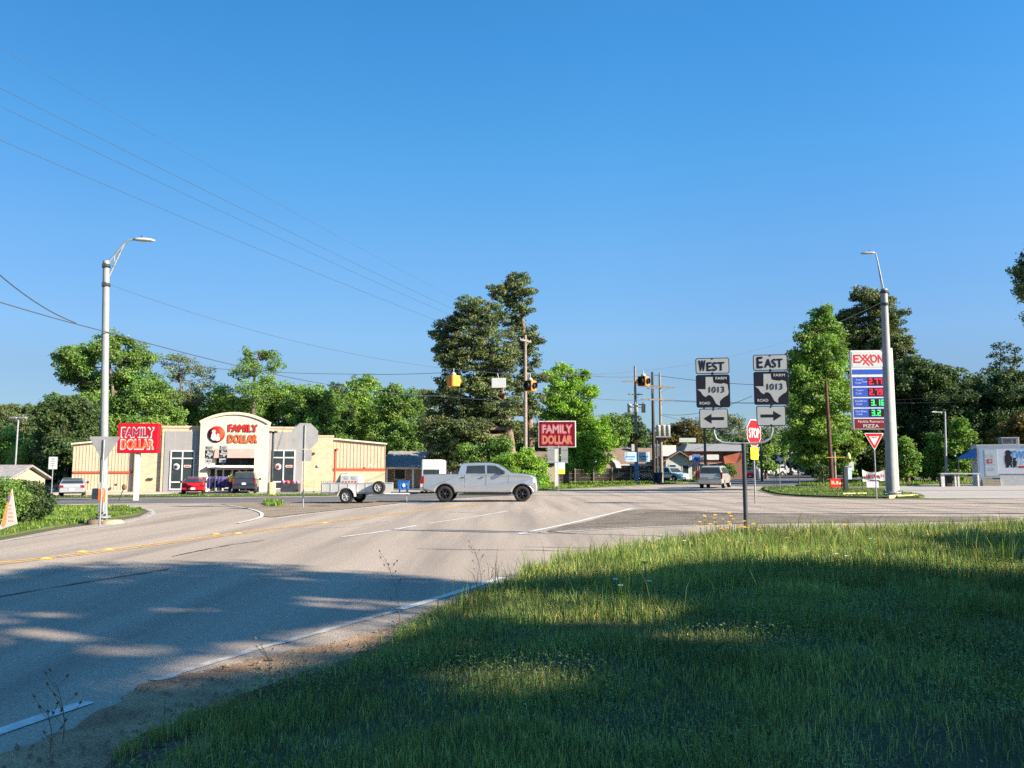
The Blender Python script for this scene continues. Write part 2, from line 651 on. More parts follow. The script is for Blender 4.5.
# the store's lot, the strip along it, the dark cross street
sheet('parking_lot', [gp(-260, 497), gp(420, 492.8), gp(470, 486), gp(400, 482.5), gp(-260, 488)], G_lot, 0.004)
sheet('cross_street', [gp(-260, 504.6), gp(60, 504.3), gp(125, 503.6), gp(200, 503.2), gp(420, 500.5), gp(530, 494.6), gp(520, 492.6), gp(420, 494.2), gp(330, 496.8), gp(200, 498.3), gp(-260, 499.0)], G_cross, 0.018)
sheet('forecourt', [gp(930, 498.5), gp(880, 495), gp(900, 487.4), gp(780, 487.0), gp(830, 480.2), gp(862, 480.5), gp(905, 484.6), gp(1500, 483.5), gp(1500, 500)], G_lot, 0.008)
sheet('side_street', [gp(690, 482.6), gp(720, 479.5), gp(760, 475.5), gp(850, 474.2), gp(866, 480.4), gp(830, 483.5), gp(770, 486.5), gp(740, 486.5)], G_cross, 0.017)
# left island of gravel between slip lane and main road
isl = smooth([gp(222, 504.6), gp(243, 507.5), gp(258, 512), gp(262, 516.5), gp(276, 517.5), gp(300, 514.5), gp(345, 509.5), gp(392, 504.3), gp(406, 502.2), gp(360, 501.2), gp(300, 502.4), gp(250, 503.2)], 5, 0.05, 3)
sheet('gravel_island', isl, G_gravel, 0.03)
wedge = smooth([gp(547, 532.5), gp(590, 521), gp(634, 510.2), gp(662, 510.3), gp(705, 512.2), gp(760, 514), gp(900, 516.5), gp(1010, 518), gp(1000, 521), gp(900, 523), gp(760, 524), gp(700, 525.8), gp(640, 528)], 5, 0.06, 5)
sheet('gravel_wedge', wedge, G_gravel2, 0.022)

# verge of sand and stones between the edge line and the grass
verge = [W2(-15.6, -25), W2(-4.4, 2.0), gp(-60, 782), gp(0, 757), gp(60, 735), gp(112, 708), gp(150, 684), gp(200, 674), gp(240, 664), gp(290, 652), gp(350, 640), gp(400, 622), gp(450, 604), gp(500, 585), gp(535, 572),
         gp(560, 566), gp(600, 562), W2(0.5, 10), W2(-1.0, 4.5), W2(-6, -8), W2(-9, -25)]
sheet('sandy_verge', smooth(verge, 5, 0.045, 8), G_sand, 0.017)


def strip(mb, px_pts, w, m, layer=0.028, world_pts=None, ragged=0.0, seed=0):
    rd = random.Random(seed)
    pts = world_pts or [gp(*p) for p in px_pts]
    vs, fs = [], []
    for i, p in enumerate(pts):
        a = pts[max(i - 1, 0)]
        b = pts[min(i + 1, len(pts) - 1)]
        d = Vector((b.x - a.x, b.y - a.y, 0)).normalized()
        n = Vector((-d.y, d.x, 0))
        ww = w[i] if hasattr(w, '__len__') else w
        for s in (-1, 1):
            q = Vector((p.x, p.y, 0)) + n * (s * ww / 2 + rd.uniform(-ragged, ragged))
            vs.append((q.x, q.y, G(q.x, q.y) + layer))
    for i in range(len(pts) - 1):
        fs.append((2 * i, 2 * i + 1, 2 * i + 3, 2 * i + 2))
    mb.add(vs, fs, m)
    return mb


def dense(px_pts, step=0.35):
    pts = [gp(*p) for p in px_pts]
    pts = smooth(pts, 12, 0, 0, False)
    out = [pts[0]]
    for p in pts[1:]:
        if (p - out[-1]).length > step:
            out.append(p)
    return out


mk = MB()
strip(mk, None, 0.13, P_white, 0.02, dense([(-200, 812), (-60, 757), (0, 734), (60, 713.5), (119, 694.5)]), 0.006, 1)
mk.build('edge_line', fix=False)['kind'] = 'structure'
mk = MB()
strip(mk, None, 0.105, P_faded, 0.022, dense([(155, 683), (240, 656), (330, 631), (400, 611)], .1), 0.022, 2)
strip(mk, None, 0.13, P_white, 0.022, dense([(400, 611), (440, 599), (474, 588), (508, 577)]), 0.006, 2)
mk.build('edge_line', fix=False)['kind'] = 'structure'
mk = MB()
strip(mk, None, 0.14, P_white, 0.02, dense([(518, 534.4), (560, 526), (600, 516.6), (634, 508.3)]), 0.01, 3)
strip(mk, None, 0.12, P_white, 0.026, dense([(520, 535), (580, 531.5), (640, 528.3), (700, 526)]), 0.02, 3)
mk.build('gore_line', fix=False)['kind'] = 'structure'
mk = MB()
for off in (-0.12, 0.12):
    pts = dense([(-200, 583), (-80, 571.5), (0, 564), (82, 554.7), (109, 551.3), (200, 539), (260, 531), (317, 524), (380, 516), (430, 510), (480, 504.4)])
    strip(mk, None, 0.17, P_yellow, 0.02, [p + Vector((off, -off * .3, 0)) for p in pts], 0.02, 4)
mk.build('centre_line', fix=False)['kind'] = 'structure'
mk = MB()
for seg, w_ in (([(342, 537.5), (380, 532.5), (417, 526)], .12), ([(428, 524), (470, 518), (510, 511)], .11), ([(516, 509.8), (550, 505.2)], .06)):
    strip(mk, None, w_, P_white, 0.02, dense(seg), 0.012, 5)
for seg, w_ in (([(300, 529.5), (350, 527), (390, 521)], .06), ([(445, 512), (480, 513.5)], .1)):
    strip(mk, None, w_, P_faded, 0.02, dense(seg), 0.02, 5)
mk.build('lane_line', fix=False)['kind'] = 'structure'
mk = MB()
strip(mk, None, 0.13, P_white, 0.034, dense([(238, 524), (258, 519), (262, 515), (257, 511.5), (244, 508.2), (226, 505.6)]), 0.01, 6)
strip(mk, None, 0.14, P_white, 0.02, dense([(276, 518.6), (320, 513.2), (380, 506.6), (405, 503.6)]), 0.01, 6)
strip(mk, None, 0.16, P_faded, 0.02, dense([(-20, 545), (30, 537.5), (90, 529), (125, 523.5), (146, 518), (153, 513.3), (148, 509.6), (128, 506.4)]), 0.04, 6)
strip(mk, None, 0.12, P_faded, 0.02, dense([(170, 516.5), (190, 515.8)]), 0.02, 6)
strip(mk, None, 0.12, P_faded, 0.02, dense([(200, 516), (222, 515.4)]), 0.02, 6)
strip(mk, None, 0.2, P_faded, 0.022, dense([(130, 505), (200, 503.8), (222, 504)]), 0.05, 6)
mk.build('slip_lane_line', fix=False)['kind'] = 'structure'
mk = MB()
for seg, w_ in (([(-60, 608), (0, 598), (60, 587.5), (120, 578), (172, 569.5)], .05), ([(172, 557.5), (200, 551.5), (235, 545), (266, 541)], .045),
                ([(418, 549.6), (470, 550.6), (530, 551), (580, 552.6)], .04), ([(526, 547.6), (600, 549)], .035)):  # both lines are painted shadows of the overhead wires
    strip(mk, None, w_, P_tar_shadow, 0.024, dense(seg, 0.12), 0.016, 7)
for k in range(7):                         # dark and pale stripes on the far turning lane: painted wire shadows, tyre lines
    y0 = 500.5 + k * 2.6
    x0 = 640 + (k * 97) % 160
    strip(mk, None, 0.10 + .05 * (k % 3), P_tar_shadow if k % 2 else P_faded, 0.024 + .0007 * k, dense([(x0, y0), (x0 + 160, y0 + .8), (x0 + 420, y0 + .3)], 0.5), 0.05, 20 + k)
mk.build('road_crack', fix=False)['kind'] = 'structure'  # includes the painted wire shadows

# raised yellow road studs
stud = None
for i, (px, py) in enumerate([(82, 553), (109, 550.6), (216, 535), (238, 534.2), (325, 523.6), (46, 560)]):
    p = gp(px, py)
    if stud is None:
        b = MB()
        b.prism([(-.10, 0), (.10, 0), (.07, .022), (-.07, .022)], -.05, .05, M_yel)
        b.prism([(-.045, .022), (.045, .022), (.03, .027), (-.03, .027)], -.03, .03, M_signw)
        stud = b.build('road_stud')
        tag(stud, 'small yellow raised road stud on the faded yellow centre line', 'road stud', 'yellow studs on the centre line')
        o = stud
    else:
        o = stud.copy()
        col.objects.link(o)
    o.location = (p.x, p.y, G(p.x, p.y) + 0.02)
    o.rotation_euler = (0, 0, R(20))


# ------------------------------------------------------------------ grass as real blades
def in_poly(x, y, poly):
    c = np.zeros(len(x), bool)
    j = len(poly) - 1
    for i in range(len(poly)):
        xi, yi, xj, yj = poly[i][0], poly[i][1], poly[j][0], poly[j][1]
        if yi != yj:
            c ^= ((yi > y) != (yj > y)) & (x < (xj - xi) * (y - yi) / (yj - yi) + xi)
        j = i
    return c


def lumps(x, y, s, seed):
    """Cheap smooth noise in 0..1."""
    rg = np.random.RandomState(seed)
    a = np.zeros_like(x)
    for k in range(9):
        th, f, ph = rg.uniform(0, 6.28), s * rg.uniform(.5, 2.2), rg.uniform(0, 6.28)
        a += np.sin(f * (x * np.cos(th) + y * np.sin(th)) + ph + 1.3 * np.sin(.6 * f * (y * np.cos(th) - x * np.sin(th))))
    return 0.5 + 0.5 * np.tanh(a / 2.6)


def grass_mesh(name, poly, zones, mats, seed=1, base=0.0, label='', zfun=None):
    """zones: (y0, y1, density, height, width); builds every blade of one patch as one mesh."""
    rg = np.random.RandomState(seed)
    V, C = [], []
    xs0, xs1 = min(p[0] for p in poly), max(p[0] for p in poly)
    for (y0, y1, dens, hgt, wid) in zones:
        n = int((xs1 - xs0) * (y1 - y0) * dens)
        x = rg.uniform(xs0, xs1, n)
        y = rg.uniform(y0, y1, n)
        k = in_poly(x, y, poly) & (np.abs(x) < 0.72 * np.abs(y) + 2.2)
        x, y = x[k], y[k]
        lp = lumps(x, y, 2.2, seed + 7)
        l2 = lumps(x, y, 0.7, seed + 3)
        k = rg.uniform(0, 1, len(x)) < 0.35 + 0.9 * lp
        x, y, lp, l2 = x[k], y[k], lp[k], l2[k]
        if zfun is not None:                     # thin, trodden patch near the viewer's right
            bare = np.clip((x - 1.4) / .5, 0, 1) * np.clip((5.05 - y) / .3, 0, 1)
            k = rg.uniform(0, 1, len(x)) > .8 * bare
            x, y, lp, l2 = x[k], y[k], lp[k], l2[k]
        n = len(x)
        hh = hgt(x, y) if callable(hgt) else hgt
        h = hh * (0.45 + 0.55 * lp) * rg.uniform(0.55, 1.25, n)
        w = wid * rg.uniform(0.6, 1.3, n)
        th = rg.uniform(0, 6.283, n)
        la = rg.uniform(0, 6.283, n)
        ln = h * rg.uniform(0.08, 0.62, n) ** 1.2
        dx, dy = np.cos(th) * w / 2, np.sin(th) * w / 2
        lx, ly = np.cos(la) * ln, np.sin(la) * ln
        z = GA * x + GB * y + base
        if zfun is not None:
            z = z + zfun(x, y)
        P = np.empty((n, 5, 3))
        P[:, 0] = np.stack([x - dx, y - dy, z], 1)
        P[:, 1] = np.stack([x + dx, y + dy, z], 1)
        P[:, 2] = np.stack([x + dx * .8 + lx * .3, y + dy * .8 + ly * .3, z + h * .58], 1)
        P[:, 3] = np.stack([x - dx * .8 + lx * .3, y - dy * .8 + ly * .3, z + h * .58], 1)
        P[:, 4] = np.stack([x + lx, y + ly, z + h * (1 - .25 * (ln / h))], 1)
        V.append(P.reshape(-1, 3))
        dry = (rg.uniform(0, 1, n) < 0.09 + 0.12 * (1 - l2))
        br = rg.uniform(0.45, 1.6, n) * (0.75 + 0.5 * l2)
        cc = np.stack([br * (.92 + .16 * l2), br, br * .95], 1)
        cc[dry] = np.stack([br[dry] * 2.6, br[dry] * 1.45, br[dry] * 1.5], 1)
        C.append(np.repeat(cc, 5, 0))
    V = np.concatenate(V)
    C = np.concatenate(C)
    nb = len(V) // 5
    me = bpy.data.meshes.new(name)
    me.vertices.add(len(V))
    me.vertices.foreach_set('co', V.astype(np.float32).ravel())
    b0 = np.arange(nb) * 5
    q = np.stack([b0, b0 + 1, b0 + 2, b0 + 3], 1)
    t = np.stack([b0 + 3, b0 + 2, b0 + 4], 1)
    loops = np.concatenate([q, t], 1).ravel()
    starts = np.stack([np.arange(nb) * 7, np.arange(nb) * 7 + 4], 1).ravel()
    me.loops.add(len(loops))
    me.loops.foreach_set('vertex_index', loops.astype(np.int32))
    me.polygons.add(nb * 2)
    me.polygons.foreach_set('loop_start', starts.astype(np.int32))
    me.update(calc_edges=True)
    at_ = me.attributes.new('tint', 'FLOAT_COLOR', 'POINT')
    at_.data.foreach_set('color', np.concatenate([C, np.ones((len(C), 1))], 1).astype(np.float32).ravel())
    me.materials.append(mats)
    o = bpy.data.objects.new(name, me)
    col.objects.link(o)
    tag(o, label, 'grass', None, 'stuff')
    print(name, nb)
    return o


M_grass = leaf_mat('meadow_grass', (0.19, 0.265, 0.08), 0.35, 0.3, 1.2, 0.5)
M_lawn = leaf_mat('short_lawn_grass', (0.11, 0.20, 0.03), 0.35, 0.3, 0.9, 0.5)
M_clover = leaf_mat('clover_leaf', (0.17, 0.25, 0.07), 0.3, 0.4, 2.0, 0.5)

near_poly = [tuple(p[:2]) for p in smooth([W2(-9.3, -20), W2(-2.35, 3.0), gp(100, 772), gp(150, 742), gp(190, 722), gp(262, 693), gp(330, 674), gp(382, 655), gp(415, 630), gp(446, 611), gp(474, 598), gp(502, 587),
             gp(532, 575), gp(570, 563), gp(620, 554), gp(680, 548), gp(745, 543.5), gp(850, 541), gp(950, 538), gp(1040, 534), gp(1150, 531), W2(30, 20), W2(34, 4), W2(20, -20)], 5, 0.05, 9)]


def near_z(x, y):
    """The bank swells a little away from the road."""
    e = np.clip((0.92 * (x + 2.9) - 0.39 * (y - 4.5)) / 3.0, 0, 1)
    return 0.02 + 0.16 * e * e * (3 - 2 * e) * np.clip((y - 2) / 6, 0.2, 1)


# near ground under the grass: a fine grid that follows the same swell
gx, gy = np.meshgrid(np.linspace(-10, 34, 150), np.linspace(-20, 22, 150))
fx, fy = gx.ravel(), gy.ravel()
bumps = 0.02 * (lumps(fx, fy, 3.0, 5) - .5)
fz = GA * fx + GB * fy + near_z(fx, fy) + bumps
ins = in_poly(fx, fy, near_poly)
keep = ins.reshape(gx.shape)
fs_ = []
nx = gx.shape[1]
for j in range(gx.shape[0] - 1):
    for i in range(nx - 1):
        if keep[j, i] and keep[j, i + 1] and keep[j + 1, i] and keep[j + 1, i + 1]:
            a = j * nx + i
            fs_.append((a, a + 1, a + nx + 1, a + nx))
me = bpy.data.meshes.new('grass_bank')
me.from_pydata([tuple(v) for v in np.stack([fx, fy, fz], 1)], [], fs_)
me.materials.append(G_nearsoil)
bmx = bmesh.new()
bmx.from_mesh(me)
bmesh.ops.delete(bmx, geom=[v for v in bmx.verts if not v.link_faces], context='VERTS')
bmx.to_mesh(me)
bmx.free()
gb = bpy.data.objects.new('grass_bank', me)
col.objects.link(gb)
gb['kind'] = 'structure'


def tall(x, y):
    """Tall towards the far edge and along the road, short and trodden near right."""
    d = np.clip((y - 5.5) / 9.0, 0, 1)
    r_ = np.clip((x - 2.2) / 2.5, 0, 1) * np.clip((6.2 - y) / 2.0, 0, 1)
    return (0.10 + 0.24 * d) * (1 - .6 * r_)


grass_mesh('meadow_grass', near_poly, [(3.0, 5.5, 3800, tall, .0045), (5.5, 9, 2300, tall, .006), (9, 14, 1000, tall, .009), (14, 22, 460, tall, .013)],
           M_grass, 11, 0.0, 'tall green meadow grass on the near bank beside the road', near_z)
# scattered tall seed stalks
grass_mesh('seed_grass', near_poly, [(4.0, 7, 22, 0.34, .005), (7, 10, 55, .50, .006), (10, 14, 60, .58, .008), (14, 20, 34, .48, .010)],
           M_lawn, 21, 0.0, 'scattered tall seed stalks standing above the near meadow grass', near_z)


def clover(poly, dens, y0, y1, seed):
    rg = np.random.RandomState(seed)
    xs0, xs1 = min(p[0] for p in poly), max(p[0] for p in poly)
    n = int((xs1 - xs0) * (y1 - y0) * dens)
    x, y = rg.uniform(xs0, xs1, n), rg.uniform(y0, y1, n)
    k = in_poly(x, y, poly) & (np.abs(x) < .68 * y + .6)
    x, y = x[k], y[k]
    lp = lumps(x, y, 1.5, 77)
    k = rg.uniform(0, 1, len(x)) < (lp - .25) * 1.3
    x, y = x[k], y[k]
    n = len(x)
    z = GA * x + GB * y + near_z(x, y) + rg.uniform(.04, .15, n)
    s = rg.uniform(.0025, .006, n) * (1 + .05 * y)
    th = rg.uniform(0, 6.28, n)
    t1, t2 = rg.uniform(-.6, .6, n), rg.uniform(-.6, .6, n)
    P = np.empty((n, 4, 3))
    for i, (a, b) in enumerate(((-1, -1), (1, -1), (1, 1), (-1, 1))):
        px_, py_ = a * s, b * s
        P[:, i] = np.stack([x + px_ * np.cos(th) - py_ * np.sin(th), y + px_ * np.sin(th) + py_ * np.cos(th), z + px_ * t1 + py_ * t2], 1)
    me = bpy.data.meshes.new('clover')
    me.vertices.add(n * 4)
    me.vertices.foreach_set('co', P.astype(np.float32).ravel())
    me.loops.add(n * 4)
    me.loops.foreach_set('vertex_index', np.arange(n * 4, dtype=np.int32))
    me.polygons.add(n)
    me.polygons.foreach_set('loop_start', (np.arange(n) * 4).astype(np.int32))
    me.update(calc_edges=True)
    a_ = me.attributes.new('tint', 'FLOAT_COLOR', 'POINT')
    br = np.repeat(rg.uniform(.6, 1.5, n), 4)
    a_.data.foreach_set('color', np.stack([br * 1.1, br, br, np.ones(n * 4)], 1).astype(np.float32).ravel())
    me.materials.append(M_clover)
    o = bpy.data.objects.new('clover', me)
    col.objects.link(o)
    print('clover', n)
    tag(o, 'low clover and small weed leaves among the near grass', 'ground cover', None, 'stuff')


clover(near_poly, 1500, 3.2, 13, 5)

# lawns further off: a thin turf body with short blades on it
left_lawn = [tuple(p[:2]) for p in smooth([gp(-260, 590), gp(-100, 553), gp(0, 537.5), (gp(60, 526.5)), gp(112, 518.5), gp(136, 514.8), gp(143, 511.5), gp(136, 508.8), gp(115, 506.6), gp(40, 506.2), gp(-260, 507)], 4, 0.04, 4)]
sheet('lawn_island', [W2(*p) for p in left_lawn], G_turf, 0.005, thick=0.06)
grass_mesh('lawn_grass', left_lawn, [(14, 24, 320, .11, .018), (24, 34, 230, .11, .026), (34, 42, 90, .12, .04)], M_lawn, 5, 0.06, 'short bright green grass on the left corner island')
mid_lawn = [tuple(p[:2]) for p in smooth([gp(520, 490.6), gp(545, 490.3), gp(600, 487.6), gp(650, 485.0), gp(690, 482.4), gp(720, 479.3), gp(690, 478.5), gp(640, 481), gp(540, 481.6), gp(440, 484), gp(470, 489)], 3, 0.1, 4)]
sheet('lawn_strip', [W2(*p) for p in mid_lawn], G_turf, 0.005, thick=0.06)
grass_mesh('lawn_grass', mid_lawn, [(55, 75, 22, .16, .07), (75, 110, 12, .18, .09)], M_lawn, 6, 0.06, 'green grass strip in front of the dark wooden fence')
r_isl = [tuple(p[:2]) for p in smooth([gp(764, 487.3), gp(772, 493), gp(800, 496.0), gp(845, 497.6), gp(918, 498.0), gp(918, 495.5), gp(890, 491), gp(860, 489), gp(800, 487.6)], 3, 0.06, 4)]
sheet('lawn_island', [W2(*p) for p in r_isl], G_turf, 0.014, thick=0.06)
grass_mesh('lawn_grass', r_isl, [(36, 65, 38, .10, .04)], M_lawn, 8, 0.07, 'green grass island under the yield sign and red yard sign')
r_isl2 = [tuple(p[:2]) for p in smooth([gp(795, 486.2), gp(830, 480.6), gp(866, 480.6), gp(1100, 482.8), gp(1100, 484.3), gp(940, 484.6), gp(900, 486.4)], 3, 0.06, 4)]
sheet('lawn_strip', [W2(*p) for p in r_isl2], G_turf, 0.014, thick=0.05)
grass_mesh('lawn_grass', r_isl2, [(58, 95, 14, .2, .07)], M_lawn, 9, 0.06, 'narrow green grass strip before the dark trees on the right')
b_strip = [tuple(p[:2]) for p in [gp(-260, 498.2), gp(200, 497.2), gp(330, 495.8), gp(330, 494.4), gp(200, 495.4), gp(-260, 496.8)]]
sheet('lawn_strip', [W2(*p) for p in b_strip], G_turf, 0.016, thick=0.04)
grass_mesh('lawn_grass', b_strip, [(48, 62, 26, .14, .05)], M_lawn, 10, 0.05, 'thin grass strip between the dark cross street and the store lot')
wf_patch = [tuple(p[:2]) for p in smooth([gp(262, 506), gp(280, 506.8), gp(283, 504), gp(268, 503.2)], 3, .05, 2)]
grass_mesh('weed_patch', wf_patch, [(30, 50, 160, .28, .05)], M_lawn, 12, 0.03, 'small green weed tuft on the gravel island')

G_clod = ground_mat('dark_clods', [(0.3, (0.05, 0.032, 0.022)), (0.5, (0.12, 0.075, 0.048)), (0.7, (0.20, 0.135, 0.085))], 9.0,
                    [(0.38, (0.05, 0.03, 0.02)), (0.6, (0.15, 0.10, 0.065))], 3.0, 0.5, 1.0, 35, 0.95, 40, 0.5)
clod = smooth([gp(60, 800), gp(110, 765), gp(150, 735), gp(205, 716), gp(262, 690), gp(300, 676), gp(345, 663), gp(392, 640), gp(425, 622), gp(455, 606), gp(490, 592), gp(520, 582),
               gp(540, 588), gp(500, 604), gp(450, 626), gp(400, 660), gp(330, 690), gp(262, 712), gp(200, 745), gp(150, 775), gp(120, 800)], 6, 0.06, 31)
sheet('soil_edge', clod, G_clod, 0.021)
grass_mesh('verge_grass', [tuple(p[:2]) for p in clod], [(3.0, 6, 330, .09, .005), (6, 14, 200, .14, .007)], M_grass, 41, 0.02, 'thin creeping grass tufts on the dark soil edge of the verge')
# loose stones and twigs on the sandy verge: one scatter
rg = np.random.RandomState(4)
mb = MB()
M_stone = mat('verge_stone', (0.20, 0.15, 0.11), 0.9, 0, 0.5, 30)
vp = [tuple(p[:2]) for p in verge]
cnt = 0
while cnt < 1500:
    x, y = rg.uniform(-5, 3), 3.2 + 13 * rg.uniform() ** 1.4
    if not in_poly(np.array([x]), np.array([y]), vp)[0]:
        continue
    s = rg.uniform(.006, .022)
    if rg.uniform() < .03:
        s *= 1.8
    cnt += 1
    c0 = Vector((x, y, G(x, y) + .03 + s * .3))
    A = rg.uniform(0, 6.28)
    vs = [c0 + Vector((math.cos(A + k * 2.09) * s * rg.uniform(.7, 1.4), math.sin(A + k * 2.09) * s * rg.uniform(.7, 1.4), -s * .4)) for k in range(3)] + [c0 + Vector((rg.uniform(-.3, .3) * s, 0, s * .55))]
    mb.add(vs, [(0, 1, 3), (1, 2, 3), (2, 0, 3)], M_stone)
o = mb.build('verge_stones', fix=False)
tag(o, 'loose small stones and clods scattered over the sandy verge', 'stones', None, 'stuff')

# ------------------------------------------------------------------ trees
M_leafA = leaf_mat('fresh_green_leaves', (0.16, 0.285, 0.055), 0.3, 0.35, 0.5)
M_leafB = leaf_mat('mid_green_leaves', (0.13, 0.235, 0.052), 0.28, 0.35, 0.45)
M_leafC = leaf_mat('dark_green_leaves', (0.06, 0.105, 0.034), 0.2, 0.4, 0.5)  # also carries the painted shade of the right-hand tree mass
M_leafD = leaf_mat('bright_yellow_green_leaves', (0.19, 0.36, 0.05), 0.35, 0.3, 0.6)
M_leafP = leaf_mat('pine_needles', (0.11, 0.15, 0.056), 0.15, 0.45, 0.8)
M_leafQ = leaf_mat('pale_grey_green_leaves', (0.15, 0.20, 0.10), 0.25, 0.3, 0.5)
M_leafR = leaf_mat('olive_brown_leaves', (0.12, 0.10, 0.03), 0.25, 0.4, 0.8)
M_bark = mat('tree_bark', (0.13, 0.10, 0.075), 0.95, 0, 0.4, 4, 0.6, 14)
M_barkP = mat('pine_bark', (0.20, 0.14, 0.10), 0.95, 0, 0.4, 4, 0.6, 14)


def crown_mesh(lobes, seed, leaf=0.20, asp=0.62, cover=1.5, flat=0.75, cr=(0.4, 1.1), fill=1.0, grow=1.15, gaps=None):
    """Leaf faces clumped into clusters that fill the given lobes (centre, radii)."""
    rg = np.random.RandomState(seed)
    P, C = [], []
    tips = []
    for (c, rad) in lobes:
        rad = np.array(rad, float) * grow
        c = np.array(c, float)
        rm = rad.min()
        r0 = float(np.clip(rm * .34, *cr))
        area = 4 * math.pi * ((rad[0] * rad[1]) ** 1.6 / 3 + (rad[0] * rad[2]) ** 1.6 / 3 + (rad[1] * rad[2]) ** 1.6 / 3) ** (1 / 1.6)
        nc = max(3, int(area / (r0 * r0 * 2.4) * fill))
        d = rg.normal(size=(nc, 3))
        d /= np.linalg.norm(d, axis=1)[:, None]
        rr = rg.uniform(.12, 1.0, nc) ** .55
        rr = rr * np.where(rg.uniform(0, 1, nc) < .14, 1.22, 1.0)
        cc = c + d * rr[:, None] * rad
        for q in cc:
            rc = r0 * rg.uniform(.35, 1.5)
            n = int(4 * math.pi * rc * rc * cover / (leaf * leaf * asp * .5) * .32)
            e = rg.normal(size=(n, 3))
            e /= np.linalg.norm(e, axis=1)[:, None]
            s = rg.uniform(.25, 1.12, n) ** .6
            s = s * np.where(rg.uniform(0, 1, n) < .10, rg.uniform(1.1, 1.6, n), 1.0)
            pts = q + e * s[:, None] * rc * np.array([1.15, 1.15, flat])
            nrm = e * 0.5 + rg.normal(size=(n, 3)) * .75 + np.array([0, 0, .35])
            nrm /= np.linalg.norm(nrm, axis=1)[:, None]
            t = np.cross(nrm, rg.normal(size=(n, 3)))
            t /= np.linalg.norm(t, axis=1)[:, None] + 1e-9
            b = np.cross(nrm, t)
            L = leaf * rg.uniform(.55, 1.4, n)[:, None] * .5
            W = L * asp
            quad = np.stack([pts - t * L, pts - b * W + t * L * .15, pts + t * L, pts + b * W + t * L * .15], 1)
            P.append(quad.reshape(-1, 3))
            tone = rg.uniform(.78, 1.25)
            br = np.repeat(rg.uniform(.7, 1.35, n) * tone, 4)
            C.append(np.stack([br * rg.uniform(.9, 1.2), br, br * rg.uniform(.8, 1.1), np.ones(n * 4)], 1))
        tips.append((c, rad, cc))
    P, C = np.concatenate(P), np.concatenate(C)
    if gaps is not None:                       # leaves removed so that sun spots fall on the chosen ground patches
        org, polys = gaps
        W = P.reshape(-1, 4, 3).mean(1) + np.array(org)
        t = (W[:, 2] - (GA * W[:, 0] + GB * W[:, 1])) / sun_dir.z
        gx_, gy_ = W[:, 0] - sun_dir.x * t, W[:, 1] - sun_dir.y * t
        kill = np.zeros(len(W), bool)
        for pl in polys:
            kill |= in_poly(gx_, gy_, pl)
        kill &= rg.uniform(0, 1, len(W)) < .96
        P = P.reshape(-1, 4, 3)[~kill].reshape(-1, 3)
        C = C.reshape(-1, 4, 4)[~kill].reshape(-1, 4)
    n = len(P) // 4
    me = bpy.data.meshes.new('crown')
    me.vertices.add(n * 4)
    me.vertices.foreach_set('co', P.astype(np.float32).ravel())
    me.loops.add(n * 4)
    me.loops.foreach_set('vertex_index', np.arange(n * 4, dtype=np.int32))
    me.polygons.add(n)
    me.polygons.foreach_set('loop_start', (np.arange(n) * 4).astype(np.int32))
    me.update(calc_edges=True)
    a_ = me.attributes.new('tint', 'FLOAT_COLOR', 'POINT')
    a_.data.foreach_set('color', C.astype(np.float32).ravel())
    return me, tips, n


NLEAF = [0]


def make_tree(name, label, trunk, lobes, leafm, barkm, seed, r_base=0.25, cat='tree', group=None, loc=(0, 0, 0), twigs=5, **kw):
    """trunk: list of local points; lobes: list of (centre, radii) in local metres."""
    rd = random.Random(seed)
    root = thing(name, label, cat, loc, 0, group)
    me, tips, n = crown_mesh(lobes, seed, **kw)
    NLEAF[0] += n
    me.materials.append(leafm)
    cr = bpy.data.objects.new('crown', me)
    cr.parent = root
    KIDS.setdefault(root.name, []).append(cr)
    col.objects.link(cr)
    if trunk:
        mb = MB()
        T = [Vector(p) for p in smooth3(trunk, 5)]
        m = len(T)
        rs = [r_base * (1.25 if i == 0 else 1) * (1 - .82 * i / (m - 1)) for i in range(m)]
        mb.tube(T, rs, barkm, 9)
        for (c, rad, cc) in tips:
            c = Vector(c)
            # limb leaves the trunk below the lobe
            cand = [i for i in range(m) if T[i].z < c.z - .15 * rad[2]] or [0]
            i = min(cand, key=lambda k: (T[k] - c).length + rd.uniform(0, .6))
            a = T[i]
            r_ = rs[i] * .55
            mid = a.lerp(c, .5) + Vector((rd.uniform(-.3, .3), rd.uniform(-.3, .3), -.12 * (c - a).length * .5))
            mb.tube([a, a.lerp(mid, .5) + Vector((0, 0, .05)), mid, c], [r_, r_ * .8, r_ * .6, r_ * .3], barkm, 6)
            for q in random.Random(seed + 3).sample(list(range(len(cc))), min(twigs, len(cc))):
                e = Vector(cc[q])
                s = mid.lerp(c, rd.uniform(.1, 1))
                mb.tube([s, s.lerp(e, .5) + Vector((0, 0, -.08)), e], [r_ * .34, r_ * .24, r_ * .1], barkm, 5)
        mb.build('trunk', root, fix=False)
    return root


def smooth3(pts, n):
    pts = [Vector(p) for p in pts]
    out = []
    N = len(pts)
    for i in range(N - 1):
        p0, p1, p2, p3 = pts[max(i - 1, 0)], pts[i], pts[i + 1], pts[min(i + 2, N - 1)]
        for k in range(n):
            t = k / n
            out.append(0.5 * (2 * p1 + (p2 - p0) * t + (2 * p0 - 5 * p1 + 4 * p2 - p3) * t * t + (3 * p1 - p0 - 3 * p2 + p3) * t ** 3))
    out.append(pts[-1])
    return out


